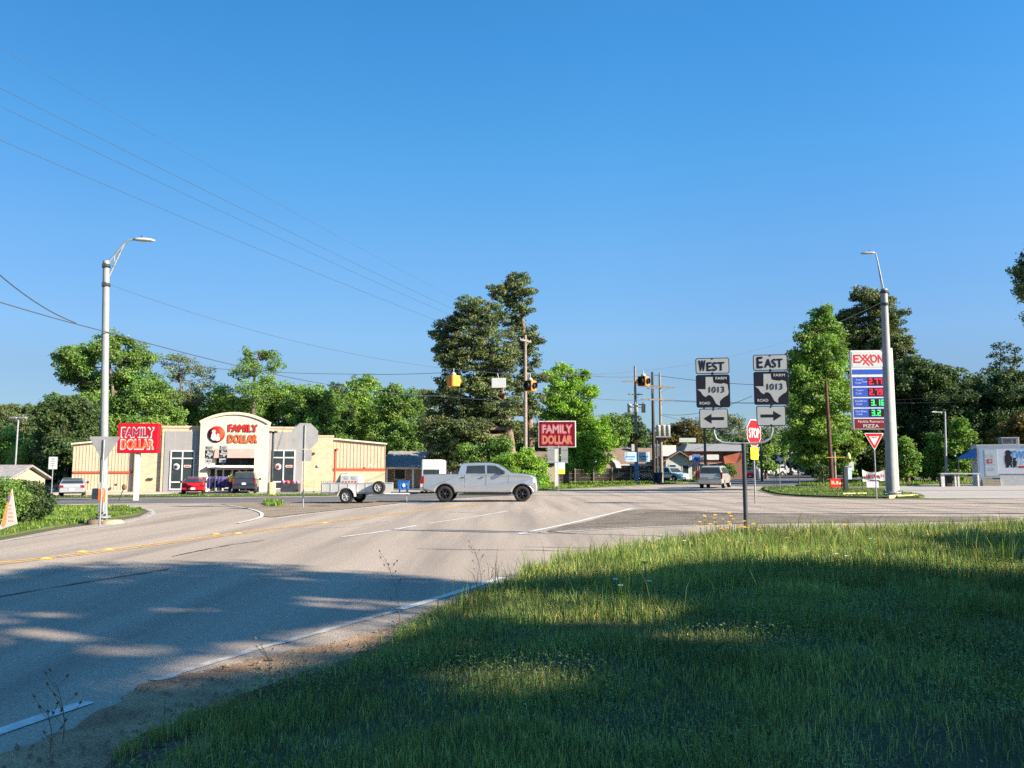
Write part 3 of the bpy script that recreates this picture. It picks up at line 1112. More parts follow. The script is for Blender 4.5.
def tree_px(name, label, Y, trunk_px, lobes_px, leafm, barkm, seed, depth=0.8, group=None, **kw):
    """A tree measured off the photograph: lobes (px, py, rx, ry) become real volumes at distance Y."""
    rd = random.Random(seed * 7 + 1)
    base = gat(trunk_px[0][0], Y)
    k = Y / F_PX

    def loc(px, py, dy=0):
        p = at(px, Y, py)
        return Vector((p.x - base.x, dy, p.z - base.z))
    tr = [Vector((0, 0, -.1))] + [loc(x, y, 0) for x, y in trunk_px[1:]]
    lobes = []
    for (x, y, rx, ry) in lobes_px:
        dy = rd.uniform(-1, 1) * rx * k * depth
        lobes.append((loc(x, y, dy), (rx * k, (rx + ry) / 2 * k * depth * 1.1, ry * k)))
    return make_tree(name, label, tr, lobes, leafm, barkm, seed, group=group, loc=base, **kw)


# -- the two big pines in the middle
tree_px('pine_tree', 'huge dark spreading pine behind the silver pickup, left of its taller neighbour', 75,
        [(513, 485), (512, 460), (507, 420), (498, 380), (486, 345), (476, 318)],
        [(470, 312, 20, 12), (450, 330, 16, 13), (492, 318, 16, 16), (443, 352, 12, 9), (470, 345, 24, 14), (500, 350, 18, 18), (450, 372, 16, 12),
         (480, 380, 22, 14), (440, 398, 11, 9), (462, 405, 24, 13), (498, 398, 20, 14), (442, 425, 17, 10), (470, 430, 22, 12), (505, 432, 16, 12),
         (448, 447, 16, 9), (456, 462, 14, 10), (480, 452, 14, 8), (432, 416, 7, 5), (437, 332, 5, 5), (497, 292, 10, 9), (482, 330, 18, 13), (458, 360, 20, 12), (485, 365, 20, 13), (465, 388, 22, 12), (500, 375, 14, 12), (480, 415, 22, 12), (455, 418, 20, 11), (500, 415, 16, 12), (462, 440, 20, 10), (488, 442, 16, 9), (428, 430, 11, 8), (434, 445, 13, 9), (440, 458, 13, 8), (431, 400, 8, 8), (445, 385, 9, 8), (447, 342, 10, 9), (462, 322, 12, 8)],
        M_leafP, M_barkP, 101, 0.8, r_base=.55, leaf=.24, asp=.45, cover=1.6, cr=(.35, .75), fill=.66, grow=1.1, flat=.55)
tree_px('pine_tree', 'tallest pine, narrow with a bare upper trunk, right of the spreading pine', 78,
        [(531, 485), (531, 450), (529, 410), (526, 370), (524, 335), (520, 300), (517, 280)],
        [(518, 281, 14, 9), (523, 294, 14, 11), (509, 300, 10, 10), (520, 311, 12, 8), (507, 290, 9, 8), (533, 345, 9, 10), (529, 333, 8, 7), (520, 357, 9, 7), (536, 362, 6, 7),
         (516, 330, 8, 7), (534, 400, 10, 10), (524, 425, 10, 9), (537, 436, 9, 9), (517, 385, 10, 9), (540, 380, 6, 5), (514, 320, 9, 8), (525, 340, 9, 8), (512, 345, 10, 8), (526, 372, 9, 9), (526, 410, 12, 9), (515, 405, 10, 8), (512, 435, 10, 9)],
        M_leafP, M_barkP, 102, 0.8, r_base=.42, leaf=.24, asp=.45, cover=1.5, cr=(.35, .75), fill=.62, grow=1.1, flat=.55)
# -- left of the picture, behind the store
tree_px('oak_tree', 'large spreading green tree behind the left end of the store', 88,
        [(110, 488), (112, 450), (115, 420), (112, 385), (108, 350)],
        [(112, 350, 16, 13), (82, 362, 20, 13), (66, 375, 10, 8), (132, 358, 16, 13), (95, 385, 26, 14), (130, 385, 26, 16), (150, 400, 22, 15), (90, 410, 22, 16),
         (120, 415, 26, 18), (140, 435, 28, 18), (75, 355, 8, 8), (123, 341, 9, 6), (158, 425, 18, 16), (100, 440, 24, 18)],
        M_leafB, M_bark, 111, 0.8, r_base=.45, leaf=.24, cover=1.5, fill=1.1)
tree_px('oak_tree', 'dark green tree in shade at the left end wall of the store', 80,
        [(66, 488), (66, 460), (64, 430), (62, 405)],
        [(60, 405, 16, 10), (76, 412, 14, 12), (50, 418, 14, 12), (62, 430, 24, 14), (48, 445, 18, 14), (70, 450, 20, 14), (58, 468, 20, 13), (44, 470, 12, 10)],
        M_leafC, M_bark, 112, 0.8, r_base=.32, leaf=.24, cover=1.6, fill=1.2)
tree_px('elm_tree', 'thin airy tree with bare branches showing, right of the large oak behind the store', 92,
        [(184, 488), (184, 450), (182, 410), (180, 375), (178, 358)],
        [(173, 360, 11, 9), (192, 368, 10, 9), (204, 378, 9, 9), (178, 376, 10, 8), (190, 392, 16, 9), (175, 400, 14, 9), (205, 398, 12, 9)],
        M_leafQ, M_bark, 113, 0.8, r_base=.25, leaf=.2, cover=.8, fill=.5, twigs=9)
tree_px('elm_tree', 'tall open tree with three feathery tops standing above the store roof', 90,
        [(252, 488), (252, 450), (253, 410), (254, 385), (256, 365), (262, 350)],
        [(262, 353, 9, 6), (246, 362, 9, 7), (276, 366, 8, 8), (256, 372, 11, 8), (242, 375, 7, 5), (270, 382, 11, 8), (255, 392, 16, 9), (247, 352, 5, 5), (275, 355, 4, 5), (240, 408, 12, 10)],
        M_leafB, M_bark, 114, 0.8, r_base=.3, leaf=.2, cover=1.0, fill=.65, twigs=8)
for i, (lab, Y, bx, lobes, m, sd) in enumerate([
    ('round green tree filling in behind the store between the oak and the arch', 94, 180, [(176, 405, 22, 12), (160, 420, 20, 14), (196, 418, 22, 14), (185, 440, 30, 16), (210, 440, 18, 14), (165, 448, 20, 12)], M_leafB, 121),
    ('bushy green tree rising right above the arched store front', 93, 225, [(228, 400, 16, 12), (215, 415, 16, 13), (242, 412, 18, 14), (228, 432, 26, 16), (250, 435, 16, 12)], M_leafA, 122),
    ('broad green tree behind the right grey panel of the store', 95, 285, [(282, 394, 20, 12), (300, 405, 22, 14), (268, 408, 18, 14), (290, 425, 28, 16), (275, 445, 20, 14), (306, 440, 20, 14)], M_leafB, 123),
    ('dark rounded tree behind the right brick part of the store', 90, 312, [(318, 395, 16, 9), (305, 402, 14, 10), (330, 406, 16, 12), (316, 422, 22, 14), (335, 432, 18, 12), (310, 442, 18, 12)], M_leafB, 124),
    ('light green tree with a high rounded top above the store siding', 98, 360, [(360, 384, 14, 9), (350, 394, 12, 10), (370, 396, 12, 11), (358, 410, 18, 13), (372, 422, 16, 14), (352, 428, 18, 14), (366, 442, 22, 12)], M_leafA, 125),
    ('small pointed dark tree just left of the high rounded one', 92, 340, [(337, 391, 7, 8), (333, 404, 10, 9), (343, 410, 9, 9), (338, 424, 14, 12)], M_leafC, 126),
    ('green tree above the grey shingle roof, left of the big pines', 90, 402, [(400, 396, 15, 9), (388, 406, 12, 11), (412, 406, 14, 10), (398, 420, 18, 13), (385, 434, 18, 13), (410, 434, 18, 12), (400, 448, 24, 9)], M_leafB, 127),
    ('pale sparse tree between the grey shingle roof and the big pines', 96, 425, [(425, 398, 10, 8), (418, 408, 9, 8), (430, 415, 10, 10), (420, 430, 13, 12)], M_leafQ, 128),
    ('grey green pine group at the far left edge', 125, 14, [(10, 410, 14, 6), (26, 409, 10, 5), (0, 420, 16, 9), (20, 424, 18, 10), (34, 420, 12, 10), (10, 440, 22, 12), (32, 445, 18, 14)], M_leafP, 129),
    ('light green tree at the far left edge above the small house roof', 95, 8, [(5, 440, 14, 10), (15, 452, 16, 11), (-4, 456, 12, 12), (28, 460, 13, 12)], M_leafA, 130),
    ('green tree right of the light pole on the store lot', 84, 40, [(38, 440, 12, 10), (30, 455, 14, 12), (46, 458, 12, 12), (38, 472, 16, 10)], M_leafB, 131),
]):
    tree_px('pine_tree' if 'pine group' in lab else 'leafy_tree', lab, Y, [(bx, 488), (bx + 1, 450), (lobes[0][0], lobes[0][1] + 4)], lobes, m, M_bark, sd, 0.9, group='trees behind the store', r_base=.26, leaf=.25, cover=1.3, fill=.8)

# -- middle
tree_px('maple_tree', 'bright yellow green tree right of the big pines', 90,
        [(566, 485), (566, 455), (567, 425), (568, 395), (568, 375)],
        [(566, 370, 11, 6), (580, 378, 11, 7), (553, 378, 10, 7), (590, 392, 8, 7), (568, 388, 15, 8), (560, 402, 15, 9), (580, 405, 13, 9), (572, 420, 20, 10), (595, 425, 12, 9), (560, 435, 18, 10),
         (582, 442, 20, 12), (605, 442, 10, 9), (568, 458, 20, 10), (595, 462, 15, 10), (548, 415, 10, 9), (553, 392, 8, 7)],
        M_leafD, M_bark, 141, 0.8, r_base=.35, leaf=.22, cover=1.4, fill=1.0)
tree_px('shrub', 'bright green climbing shrub around the foot of the utility pole, behind the pickup bonnet', 58,
        [(526, 488), (525, 470), (522, 455)],
        [(512, 462, 10, 7), (525, 458, 11, 8), (535, 466, 9, 9), (540, 478, 7, 9), (528, 478, 12, 10), (512, 476, 12, 10), (500, 466, 9, 6)],
        M_leafD, M_bark, 142, 0.9, r_base=.08, leaf=.14, cover=1.6, fill=1.0, cr=(.25, .5))
tree_px('shrub', 'dull green undergrowth hanging beneath the big spreading pine', 70,
        [(484, 484), (484, 470), (484, 460)], [(470, 452, 14, 8), (488, 452, 12, 9), (500, 447, 10, 9), (478, 466, 14, 8), (494, 466, 10, 8)],
        M_leafB, M_bark, 143, 0.9, r_base=.1, leaf=.2, cover=1.2, fill=.9)
for i, (lab, Y, bx, lobes, m, sd) in enumerate([
    ('round green tree above the brown roofed house', 135, 612, [(610, 424, 12, 9), (598, 430, 10, 10), (622, 428, 10, 9), (610, 440, 18, 10), (600, 450, 14, 9)], M_leafB, 151),
    ('dark green tree behind the pole with three transformers', 138, 634, [(630, 420, 9, 7), (638, 430, 8, 9), (628, 438, 12, 10), (642, 446, 9, 9)], M_leafC, 152),
    ('olive green tree behind the white gabled building', 150, 676, [(672, 432, 9, 7), (684, 427, 9, 7), (694, 433, 9, 8), (680, 440, 15, 8), (668, 445, 9, 7)], M_leafR, 153),
    ('green tree under the long white sign', 130, 688, [(688, 452, 8, 6), (682, 458, 7, 6), (694, 458, 7, 6)], M_leafB, 154),
    ('pale bare branched tree behind the west route sign', 190, 702, [(700, 425, 8, 6), (694, 436, 8, 6), (708, 436, 9, 6)], M_leafQ, 155),
    ('pale grey green tree between the two route signs', 185, 734, [(728, 418, 8, 5), (738, 424, 8, 7), (724, 430, 9, 7), (740, 438, 9, 7), (730, 442, 12, 6)], M_leafQ, 156),
    ('yellow green small tree right of the stop sign', 110, 766, [(766, 456, 6, 6), (762, 464, 6, 6), (770, 466, 6, 5), (767, 448, 4, 4)], M_leafA, 157),
    ('green tree behind the small route marker', 140, 776, [(774, 440, 8, 6), (782, 446, 7, 6), (770, 448, 7, 6), (778, 456, 10, 6)], M_leafB, 158),
]):
    tree_px('leafy_tree', lab, Y, [(bx, 476), (bx, 460), (lobes[0][0], lobes[0][1] + 3)], lobes, m, M_bark, sd, 0.9, group='trees behind the houses', r_base=.25, leaf=.34, cover=1.2 if m is not M_leafQ else .7, fill=.9, cr=(.4, 1.3))

# -- right; shade on the tree mass is put into its dark leaf colour
tree_px('sweetgum_tree', 'tall fresh green conical tree right of the east route sign', 78,
        [(822, 482), (822, 450), (821, 400), (820, 350), (819, 318)],
        [(820, 314, 8, 7), (820, 326, 14, 8), (806, 338, 13, 9), (832, 336, 11, 9), (818, 350, 20, 10), (800, 362, 13, 10), (836, 360, 12, 10), (816, 374, 24, 11), (798, 388, 13, 10), (838, 388, 13, 11),
         (818, 400, 26, 12), (802, 415, 16, 11), (836, 418, 15, 12), (812, 432, 22, 12), (845, 440, 12, 12), (800, 440, 14, 10), (824, 452, 20, 11), (806, 458, 14, 8), (842, 462, 12, 9)],
        M_leafA, M_bark, 161, 0.75, r_base=.35, leaf=.24, cover=1.5, fill=.95, grow=1.35)
tree_px('pine_tree', 'tall dark pine behind the fuel price sign', 92,
        [(872, 482), (872, 440), (872, 390), (870, 340), (868, 300)],
        [(864, 294, 10, 6), (872, 304, 16, 9), (850, 318, 14, 8), (880, 320, 18, 9), (862, 334, 22, 10), (895, 330, 12, 7), (882, 346, 20, 9), (902, 348, 10, 6), (856, 350, 16, 10), (895, 362, 16, 9), (870, 370, 22, 12), (888, 385, 22, 12), (866, 398, 18, 14)],
        M_leafP, M_barkP, 162, 0.8, r_base=.4, leaf=.28, asp=.42, cover=1.8, fill=1.15)
for i, (lab, Y, bx, lobes, m, sd) in enumerate([
    ('dark leafy tree just right of the fuel price sign', 84, 912, [(912, 368, 18, 9), (900, 385, 18, 12), (925, 382, 18, 12), (912, 402, 24, 14), (905, 428, 22, 16), (928, 432, 20, 16), (915, 455, 24, 14)], M_leafC, 171),
    ('dark leafy tree behind the bare metal light pole', 82, 945, [(945, 374, 16, 8), (935, 388, 16, 12), (960, 386, 16, 12), (948, 405, 24, 14), (940, 430, 22, 16), (965, 432, 20, 16), (950, 456, 24, 14)], M_leafC, 172),
    ('dark leafy tree behind the blue canopy', 84, 980, [(978, 386, 15, 9), (968, 398, 16, 12), (992, 400, 16, 12), (980, 418, 22, 14), (975, 442, 20, 14), (995, 440, 18, 14)], M_leafC, 173),
    ('dark leafy tree at the right edge behind the white ice kiosk', 80, 1018, [(1014, 378, 14, 9), (1005, 392, 16, 12), (1030, 388, 16, 14), (1016, 408, 22, 14), (1030, 425, 18, 14), (1005, 425, 18, 14), (1045, 400, 20, 30)], M_leafC, 174),
    ('thin open crowned tree rising above the others near the right edge', 90, 994, [(1001, 346, 8, 4), (992, 356, 7, 4), (1010, 362, 9, 5), (998, 368, 9, 5), (985, 372, 7, 4), (1016, 352, 5, 4)], M_leafC, 175),
    ('small light green sapling before the dark wall of trees, left of the light pole', 76, 933, [(934, 440, 6, 7), (940, 448, 6, 6), (930, 452, 6, 7), (938, 459, 7, 6), (932, 468, 9, 8), (942, 474, 8, 6)], M_leafA, 176),
    ('light green sapling right of the light pole', 74, 962, [(960, 427, 5, 8), (965, 440, 7, 8), (955, 446, 6, 7), (965, 454, 7, 6), (960, 464, 8, 8), (952, 472, 8, 7)], M_leafA, 177),
    ('olive brown bush above the white ice kiosk', 73, 1012, [(1005, 430, 9, 7), (1016, 425, 10, 8), (1022, 438, 9, 8), (1002, 440, 8, 6)], M_leafR, 178),
    ('low light green bush beside the foot of the steel signal pole', 74, 907, [(905, 446, 6, 7), (910, 455, 7, 6), (903, 460, 6, 6), (908, 468, 8, 8), (900, 474, 7, 6)], M_leafA, 179),
    ('dark bushy tree under the fuel price sign', 80, 870, [(868, 432, 18, 12), (858, 448, 14, 12), (880, 450, 16, 13), (868, 462, 22, 9)], M_leafC, 180),
]):
    tree_px('leafy_tree', lab, Y, [(bx, 484), (bx, 460), (lobes[0][0], lobes[0][1] + 3)], lobes, m, M_bark, sd, 0.9, group='trees on the right', r_base=.24, leaf=.25, cover=1.5 if sd != 175 else .8, fill=1.05 if sd != 175 else .6)

# pine reaching into the right edge of the view
make_tree('pine_tree', 'pine branch end reaching into the sky at the right edge', [(0, 0, -.1), (0, 0, 5), (.1, 0, 10), (0, 0, 16)],
          [((-2.3, 0, 12.2), (1.0, 1.2, .8)), ((-2.0, .5, 13.4), (1.2, 1.1, .8)), ((-1.9, -.3, 10.9), (.9, 1.0, .8)), ((0, 0, 14.5), (2.0, 2.0, 1.4)), ((1.8, .5, 12.5), (2, 2, 1.2)), ((.5, 1.5, 10.8), (1.8, 1.6, 1)), ((0, 0, 16), (1.2, 1.2, 1))],
          M_leafP, M_barkP, 191, r_base=.3, leaf=.2, asp=.4, cover=1.8, fill=1.2, loc=gat(1091, 48))

# far wood closing the horizon
rgx = np.random.RandomState(9)
lob = []
for k in range(150):
    px = -120 + 1260 * k / 149 + rgx.uniform(-4, 4)
    if 745 < px < 815:
        continue
    Y = rgx.uniform(150, 215) if 590 < px < 745 else rgx.uniform(112, 165)
    p = gat(px, Y)
    h = rgx.uniform(6.5, 9.5)
    lob.append(((p.x, p.y, p.z + h * .5), (rgx.uniform(3, 4.5), 3.0, h * .52)))
me, _, n = crown_mesh(lob, 300, leaf=.7, cover=1.3, cr=(1.0, 1.6), fill=.8)
me.materials.append(M_leafC)
o = bpy.data.objects.new('far_wood', me)
col.objects.link(o)
tag(o, 'far off dark wood closing the horizon behind everything', 'wood', None, 'stuff')
lob = []
for k in range(26):
    px = 735 + 90 * k / 25
    Y = rgx.uniform(330, 400)
    p = gat(px, Y)
    h = rgx.uniform(13, 20)
    lob.append(((p.x, p.y, p.z + h * .5), (8, 5, h * .52)))
me, _, n2 = crown_mesh(lob, 301, leaf=1.3, cover=1.3, cr=(2.0, 3.5), fill=.8)
me.materials.append(M_leafQ)
o = bpy.data.objects.new('far_wood', me)
col.objects.link(o)
tag(o, 'pale distant wood where the road runs out of sight', 'wood', None, 'stuff')

# trees beside the viewer, out of frame on the right, that shade the near bank and road
SH = [  # x, y, height, crown radius, bottom of crown, seed, fill
    (21.5, 3.2, 13.2, 4.2, 4.5, 201, .85), (27, -3.0, 15.0, 4.6, 5, 202, .8), (19.5, -4.0, 11.5, 4.2, 3.2, 203, .75), (15.5, 5.0, 6.2, 2.6, 1.2, 206, .9),
    (24.5, -11.5, 13.5, 4.5, 4, 204, .8), (17.5, 12.6, 5.3, 2.4, 1.0, 205, 1.0), (13.0, -2.5, 6.8, 2.6, 1.6, 207, .8), (22.5, 9.6, 7.4, 3.0, 1.0, 208, .9), (33, -9.5, 17, 4.8, 6, 209, .8),
]
SUNLIT = [[tuple(gp(*q)[:2]) for q in pl] for pl in [  # ground patches kept in sun by shaping gaps in the unseen crowns
    [(150, 706), (195, 690), (250, 658), (330, 640), (420, 618), (490, 612), (450, 645), (380, 675), (320, 690), (240, 702)],
    [(440, 606), (520, 602), (590, 612), (690, 632), (680, 648), (590, 642), (520, 632), (450, 632)],
    [(490, 684), (600, 684), (640, 706), (620, 722), (530, 724)],
    [(60, 618), (118, 617), (122, 623), (60, 623)], [(25, 634), (90, 635), (175, 650), (150, 655), (60, 642)],
    [(140, 655), (230, 653), (250, 664), (150, 666)], [(190, 612), (262, 613), (260, 617), (190, 616)], [(330, 600), (440, 604), (475, 611), (420, 616), (330, 609)],
    [(640, 655), (760, 650), (800, 662), (700, 668)]]]
for (x, y, H, W, zb, sd, fl) in SH:
    _a = -R(11)
    x, y = x * math.cos(_a) - (y - 8) * math.sin(_a), 8 + x * math.sin(_a) + (y - 8) * math.cos(_a)
    rd = random.Random(sd)
    lobes = []
    for k in range(11):
        a = rd.uniform(0, 6.28)
        t = (k + .5) / 11
        z = zb + (H - zb) * t
        rr = W * math.sin(math.pi * (.22 + .70 * t)) * rd.uniform(.35, .75)
        lobes.append(((rr * math.cos(a), rr * math.sin(a), z), (W * rd.uniform(.38, .55), W * rd.uniform(.38, .55), (H - zb) * .13)))
    make_tree('leafy_tree', 'leafy tree beside the near bank, outside the right of the view', [(0, 0, -.1), (.1, 0, zb), (-.1, .1, (zb + H) / 2), (0, 0, H - .6)],
              lobes, M_leafB, M_bark, sd, r_base=.25, leaf=.24, cover=1.4, fill=fl * .95, gaps=((x, y, G(x, y)), SUNLIT), loc=(x, y, G(x, y)), group='trees shading the near bank', cr=(.5, .9))
print('leaves', NLEAF[0], n, n2)

# near left shrubs on the corner island
tree_px('shrub', 'rounded bright green hedge shrub at the left edge behind the pennant sign', 25.5, [(0, 520), (0, 510)],
        [(-8, 495, 22, 14), (8, 492, 14, 12), (-20, 505, 26, 16), (4, 508, 14, 12), (16, 500, 9, 14)], M_leafB, M_bark, 211, 0.9, r_base=.06, leaf=.07, cover=1.8, fill=1.2, cr=(.16, .3))
tree_px('shrub', 'rounded darker green hedge shrub right of the pennant sign', 27, [(28, 518), (28, 508)],
        [(28, 494, 12, 12), (36, 500, 9, 13), (24, 508, 12, 9), (38, 508, 7, 9), (18, 492, 9, 9)], M_leafC, M_bark, 212, 0.9, r_base=.06, leaf=.07, cover=1.8, fill=1.2, cr=(.16, .3))


def zz(py, Y):
    return at(512, Y, py).z


# ------------------------------------------------------------------ lettering emblem helpers
TEX = [(140, 238), (200, 238), (204, 285), (222, 293), (245, 297), (268, 300), (290, 294), (312, 300), (324, 308), (326, 345), (331, 372), (322, 398), (302, 408), (280, 424), (258, 445), (252, 462),
       (256, 486), (240, 482), (222, 470), (212, 448), (196, 418), (180, 399), (160, 396), (148, 401), (141, 413), (124, 405), (108, 388), (98, 368), (68, 344), (138, 345)]
TEX = [((x - 200) / 280, (361 - y) / 280) for x, y in TEX]
M_sblack = mat('sign_black_film', (0.012, 0.012, 0.02), 0.4, 0, 0.1, 4)
M_sgrey = mat('sign_grey_white_film', (0.34, 0.35, 0.355), 0.45, 0, 0.06, 4)


def panel(mb, x, z, w, h, y=0.0, face=None, rim=None, r=0.03, rw=0.012, t=0.004, back=M_signback):
    """Flat sign plate facing -Y: plate, dark border and inset face."""
    mb.prism([(x + a, z + b) for a, b in rrect(-w / 2, w / 2, -h / 2, h / 2, r)], y, y + t, back)
    mb.prism([(x + a, z + b) for a, b in rrect(-w / 2 + .002, w / 2 - .002, -h / 2 + .002, h / 2 - .002, r)], y - .002, y - .0002, rim or face)
    if rim is not None:
        mb.prism([(x + a, z + b) for a, b in rrect(-w / 2 + rw, w / 2 - rw, -h / 2 + rw, h / 2 - rw, r * .7)], y - .004, y - .0022, face)


def route_assembly(name, label, loc, rz, s, group=None, wood=False, h_top=4.1):
    """Two farm-road route columns on one yoke post. Origin at the foot; signs face local -Y."""
    root = thing(name, label, 'road sign', loc, rz, group)
    g = MB()
    ztop = h_top
    post_top = ztop - 2.02 * s
    g.tube([(0.02, 0, -.2), (0, 0, 0.0), (0, 0, post_top)], .05 * (s if s < 1 else 1), M_dark, 10)
    g.build('post', root)
    g = MB()
    k = .66 * s
    g.tube([(-k, .03, ztop - .2), (-k, .03, post_top + .24 * s), (-k + .05 * s, .03, post_top + .10 * s), (-k + .18 * s, .03, post_top + .02 * s), (-k + .35 * s, .03, post_top), (0, .03, post_top - .01),
            (k - .35 * s, .03, post_top), (k - .18 * s, .03, post_top + .03 * s), (k - .05 * s, .03, post_top + .12 * s), (k, .03, post_top + .28 * s), (k, .03, ztop - .16)], .026 * s + .004, M_galv, 8)
    g.build('yoke', root)
    for cx, word, dirn, dz in ((-k, 'WEST', -1, 0.0), (k, 'EAST', 1, .05 * s)):
        a = MB()
        panel(a, cx, ztop - .19 * s + dz, .78 * s, .38 * s, -.01, M_sgrey, M_sblack, .05 * s, .02 * s)
        zz0 = ztop - .19 * s + dz
        text_into(a, word[0], .255 * s, M_sblack, TR(cx - .235 * s, -.015, zz0 + .008), w=.15 * s if word[0] == 'W' else .12 * s, bold=.03)
        text_into(a, word[1:], .20 * s, M_sblack, TR(cx + .075 * s, -.015, zz0 - .015 * s), w=.40 * s, bold=.03)
        for hz in (zz0 + .165 * s, zz0 - .165 * s):
            a.tube([(cx, -.02, hz), (cx, .02, hz)], .018 * s, M_black, 8)
        a.build('direction_plate', root)
        a = MB()
        zc = ztop - .79 * s + dz
        panel(a, cx, zc, .78 * s, .78 * s, -.01, M_sblack, None, .05 * s)
        a.prism([(cx + p[0] * .765 * s, zc + p[1] * .765 * s) for p in TEX], -.0165, -.0125, M_sgrey)
        text_into(a, '1013', .14 * s, M_sblack, TR(cx + .085 * s, -.0175, zc + .035 * s), w=.345 * s, bold=.012)
        text_into(a, 'FARM', .062 * s, M_signw, TR(cx + .19 * s, -.0135, zc + .30 * s), w=.25 * s, bold=.015)
        text_into(a, 'ROAD', .062 * s, M_signw, TR(cx - .195 * s, -.0135, zc - .285 * s), w=.24 * s, bold=.015)
        a.tube([(cx, -.02, zc + .375 * s), (cx, .02, zc + .375 * s)], .016 * s, M_black, 8)
        a.build('route_plate', root)
        a = MB()
        zc = ztop - 1.44 * s + dz
        ax = cx - (.02 * s if dirn > 0 else 0)
        panel(a, ax, zc, .66 * s, .47 * s, -.01, M_sgrey, M_sblack, .04 * s, .02 * s)
        ar = [(-.235, .035), (.05, .035), (.05, .115), (.235, 0), (.05, -.115), (.05, -.035), (-.235, -.035)]
        a.prism([(ax + dirn * p[0] * s, zc + p[1] * s) for p in ar], -.0165, -.0142, M_sblack)
        for hz in (zc + .205 * s, zc - .205 * s):
            a.tube([(ax, -.02, hz), (ax, .02, hz)], .016 * s, M_black, 8)
        a.build('arrow_plate', root)
    return root


# near pair on the bank
p = at(742, 18.4)
base = at(745, 18.4)
bx, by = base.x, 18.4
htop = zz(357.3, 18.4) - G(bx, by)
ra = route_assembly('route_sign', 'large west and east farm road 1013 signs with arrows, standing in the near grass', (at(744.2, 18.4).x, by, G(bx, by) + .05), R(-9), .985, None, h_top=htop - .05)
# far pair by the store
route_assembly('route_sign', 'small distant pair of farm road signs in front of the store doors', gat(215.5, 62), R(6), .80, None, h_top=zz(446, 62) - G(-22, 62))


def post(mb, x, y, h, m=M_galv, r=.03, z0=-.1):
    mb.tube([(x, y, z0), (x, y, h)], r, m, 8)


def ngon(n, r, a0=0.0):
    return [(r * math.cos(a0 + 2 * math.pi * k / n), r * math.sin(a0 + 2 * math.pi * k / n)) for k in range(n)]


def octa(h):
    return ngon(8, h / 2 / math.cos(R(22.5)), R(22.5))


# STOP sign with yellow plaque, turned to the right
def stop_sign(label, loc, rz, zc, back_view, plaque, h=1.2):
    root = thing('stop_sign', label, 'road sign', loc, rz)
    b = MB()
    post(b, 0, .035, zc + .5, M_galv if not back_view else M_galv, .035)
    b.build('post', root)
    b = MB()
    b.prism([(x, zc + z) for x, z in octa(h)], 0, .004, M_signback)
    b.prism([(x, zc + z) for x, z in octa(h - .004)], -.003, -.001, M_signw)
    b.prism([(x, zc + z) for x, z in octa(h - .07)], -.006, -.0035, M_red)
    text_into(b, 'STOP', h * .34, M_signw, TR(0, -.0065, zc), w=h * .74, bold=.04)
    if back_view:
        b.box(-.03, .03, .004, .02, zc - .55, zc + .55, M_galv)
    b.build('octagon_plate', root)
    b = MB()
    pm = plaque
    panel(b, 0, zc - h / 2 - .30, .66, .54, 0, pm, None, .03)
    b.build('plaque', root)
    return root


M_fy = mat('fluorescent_yellow', (0.70, 0.68, 0.02), 0.4, 0, 0.05, 3)
Y = 35.6
stop_sign('red stop sign with a plain yellow plaque below, half hidden behind the east arrow', gat(755, Y), R(44), zz(433, Y) - gat(752, Y).z, False, M_fy)
Y = 37.5
stop_sign('grey back of an octagonal sign, seen against the right of the store', gat(304, Y), R(180 + 14), zz(436, Y) - gat(304, Y).z, True, M_signw)


def tri(w):
    h = w * .866
    return [(-w / 2, 0), (w / 2, 0), (0, -h)]


def yield_sign(label, loc, rz, ztop, w=.95, back=False):
    root = thing('yield_sign', label, 'road sign', loc, rz)
    b = MB()
    post(b, 0, .03, ztop - .1 if back else ztop - .25, M_galv, .028)
    b.build('post', root)
    b = MB()

    def rt(w_, dz, r=.05):
        h = w_ * .866
        A = [(-w_ / 2, dz), (w_ / 2, dz), (0, dz - h)]
        out = []
        for i, p in enumerate(A):
            q, s = A[i - 1], A[(i + 1) % 3]
            for o_ in (q, s):
                L = math.hypot(o_[0] - p[0], o_[1] - p[1])
                out.append((p[0] + (o_[0] - p[0]) * r / L, ztop + p[1] + (o_[1] - p[1]) * r / L))
        return out
    b.prism(rt(w, 0), 0, .004, M_signback)
    b.prism(rt(w - .005, -.001), -.003, -.001, M_signw)
    b.prism(rt(w - .10, -.03), -.0055, -.0035, M_red)
    b.prism(rt(w * .52, -.155, .02), -.008, -.006, M_signw)
    text_into(b, 'YIELD', .065, M_red, TR(0, -.0085, ztop - .215), w=.24, bold=.02)
    b.build('triangle_plate', root)
    return root


Y = 38.5
yield_sign('red and white yield sign facing the viewer, in front of the steel signal pole', gat(875.5, Y), R(2), zz(433, Y) - gat(875, Y).z, .98)
Y = 26.0
yr = yield_sign('grey back of a triangular yield sign on a thin post before the left signal pole', gat(103, Y), R(180 + 8), zz(436.5, Y) - gat(103, Y).z, .98, True)
b = MB()
b.tube([(-.02, .0, .9), (-.02, -.09, 1.2)], .045, M_orange, 8)
b.build('reflector_band', yr)

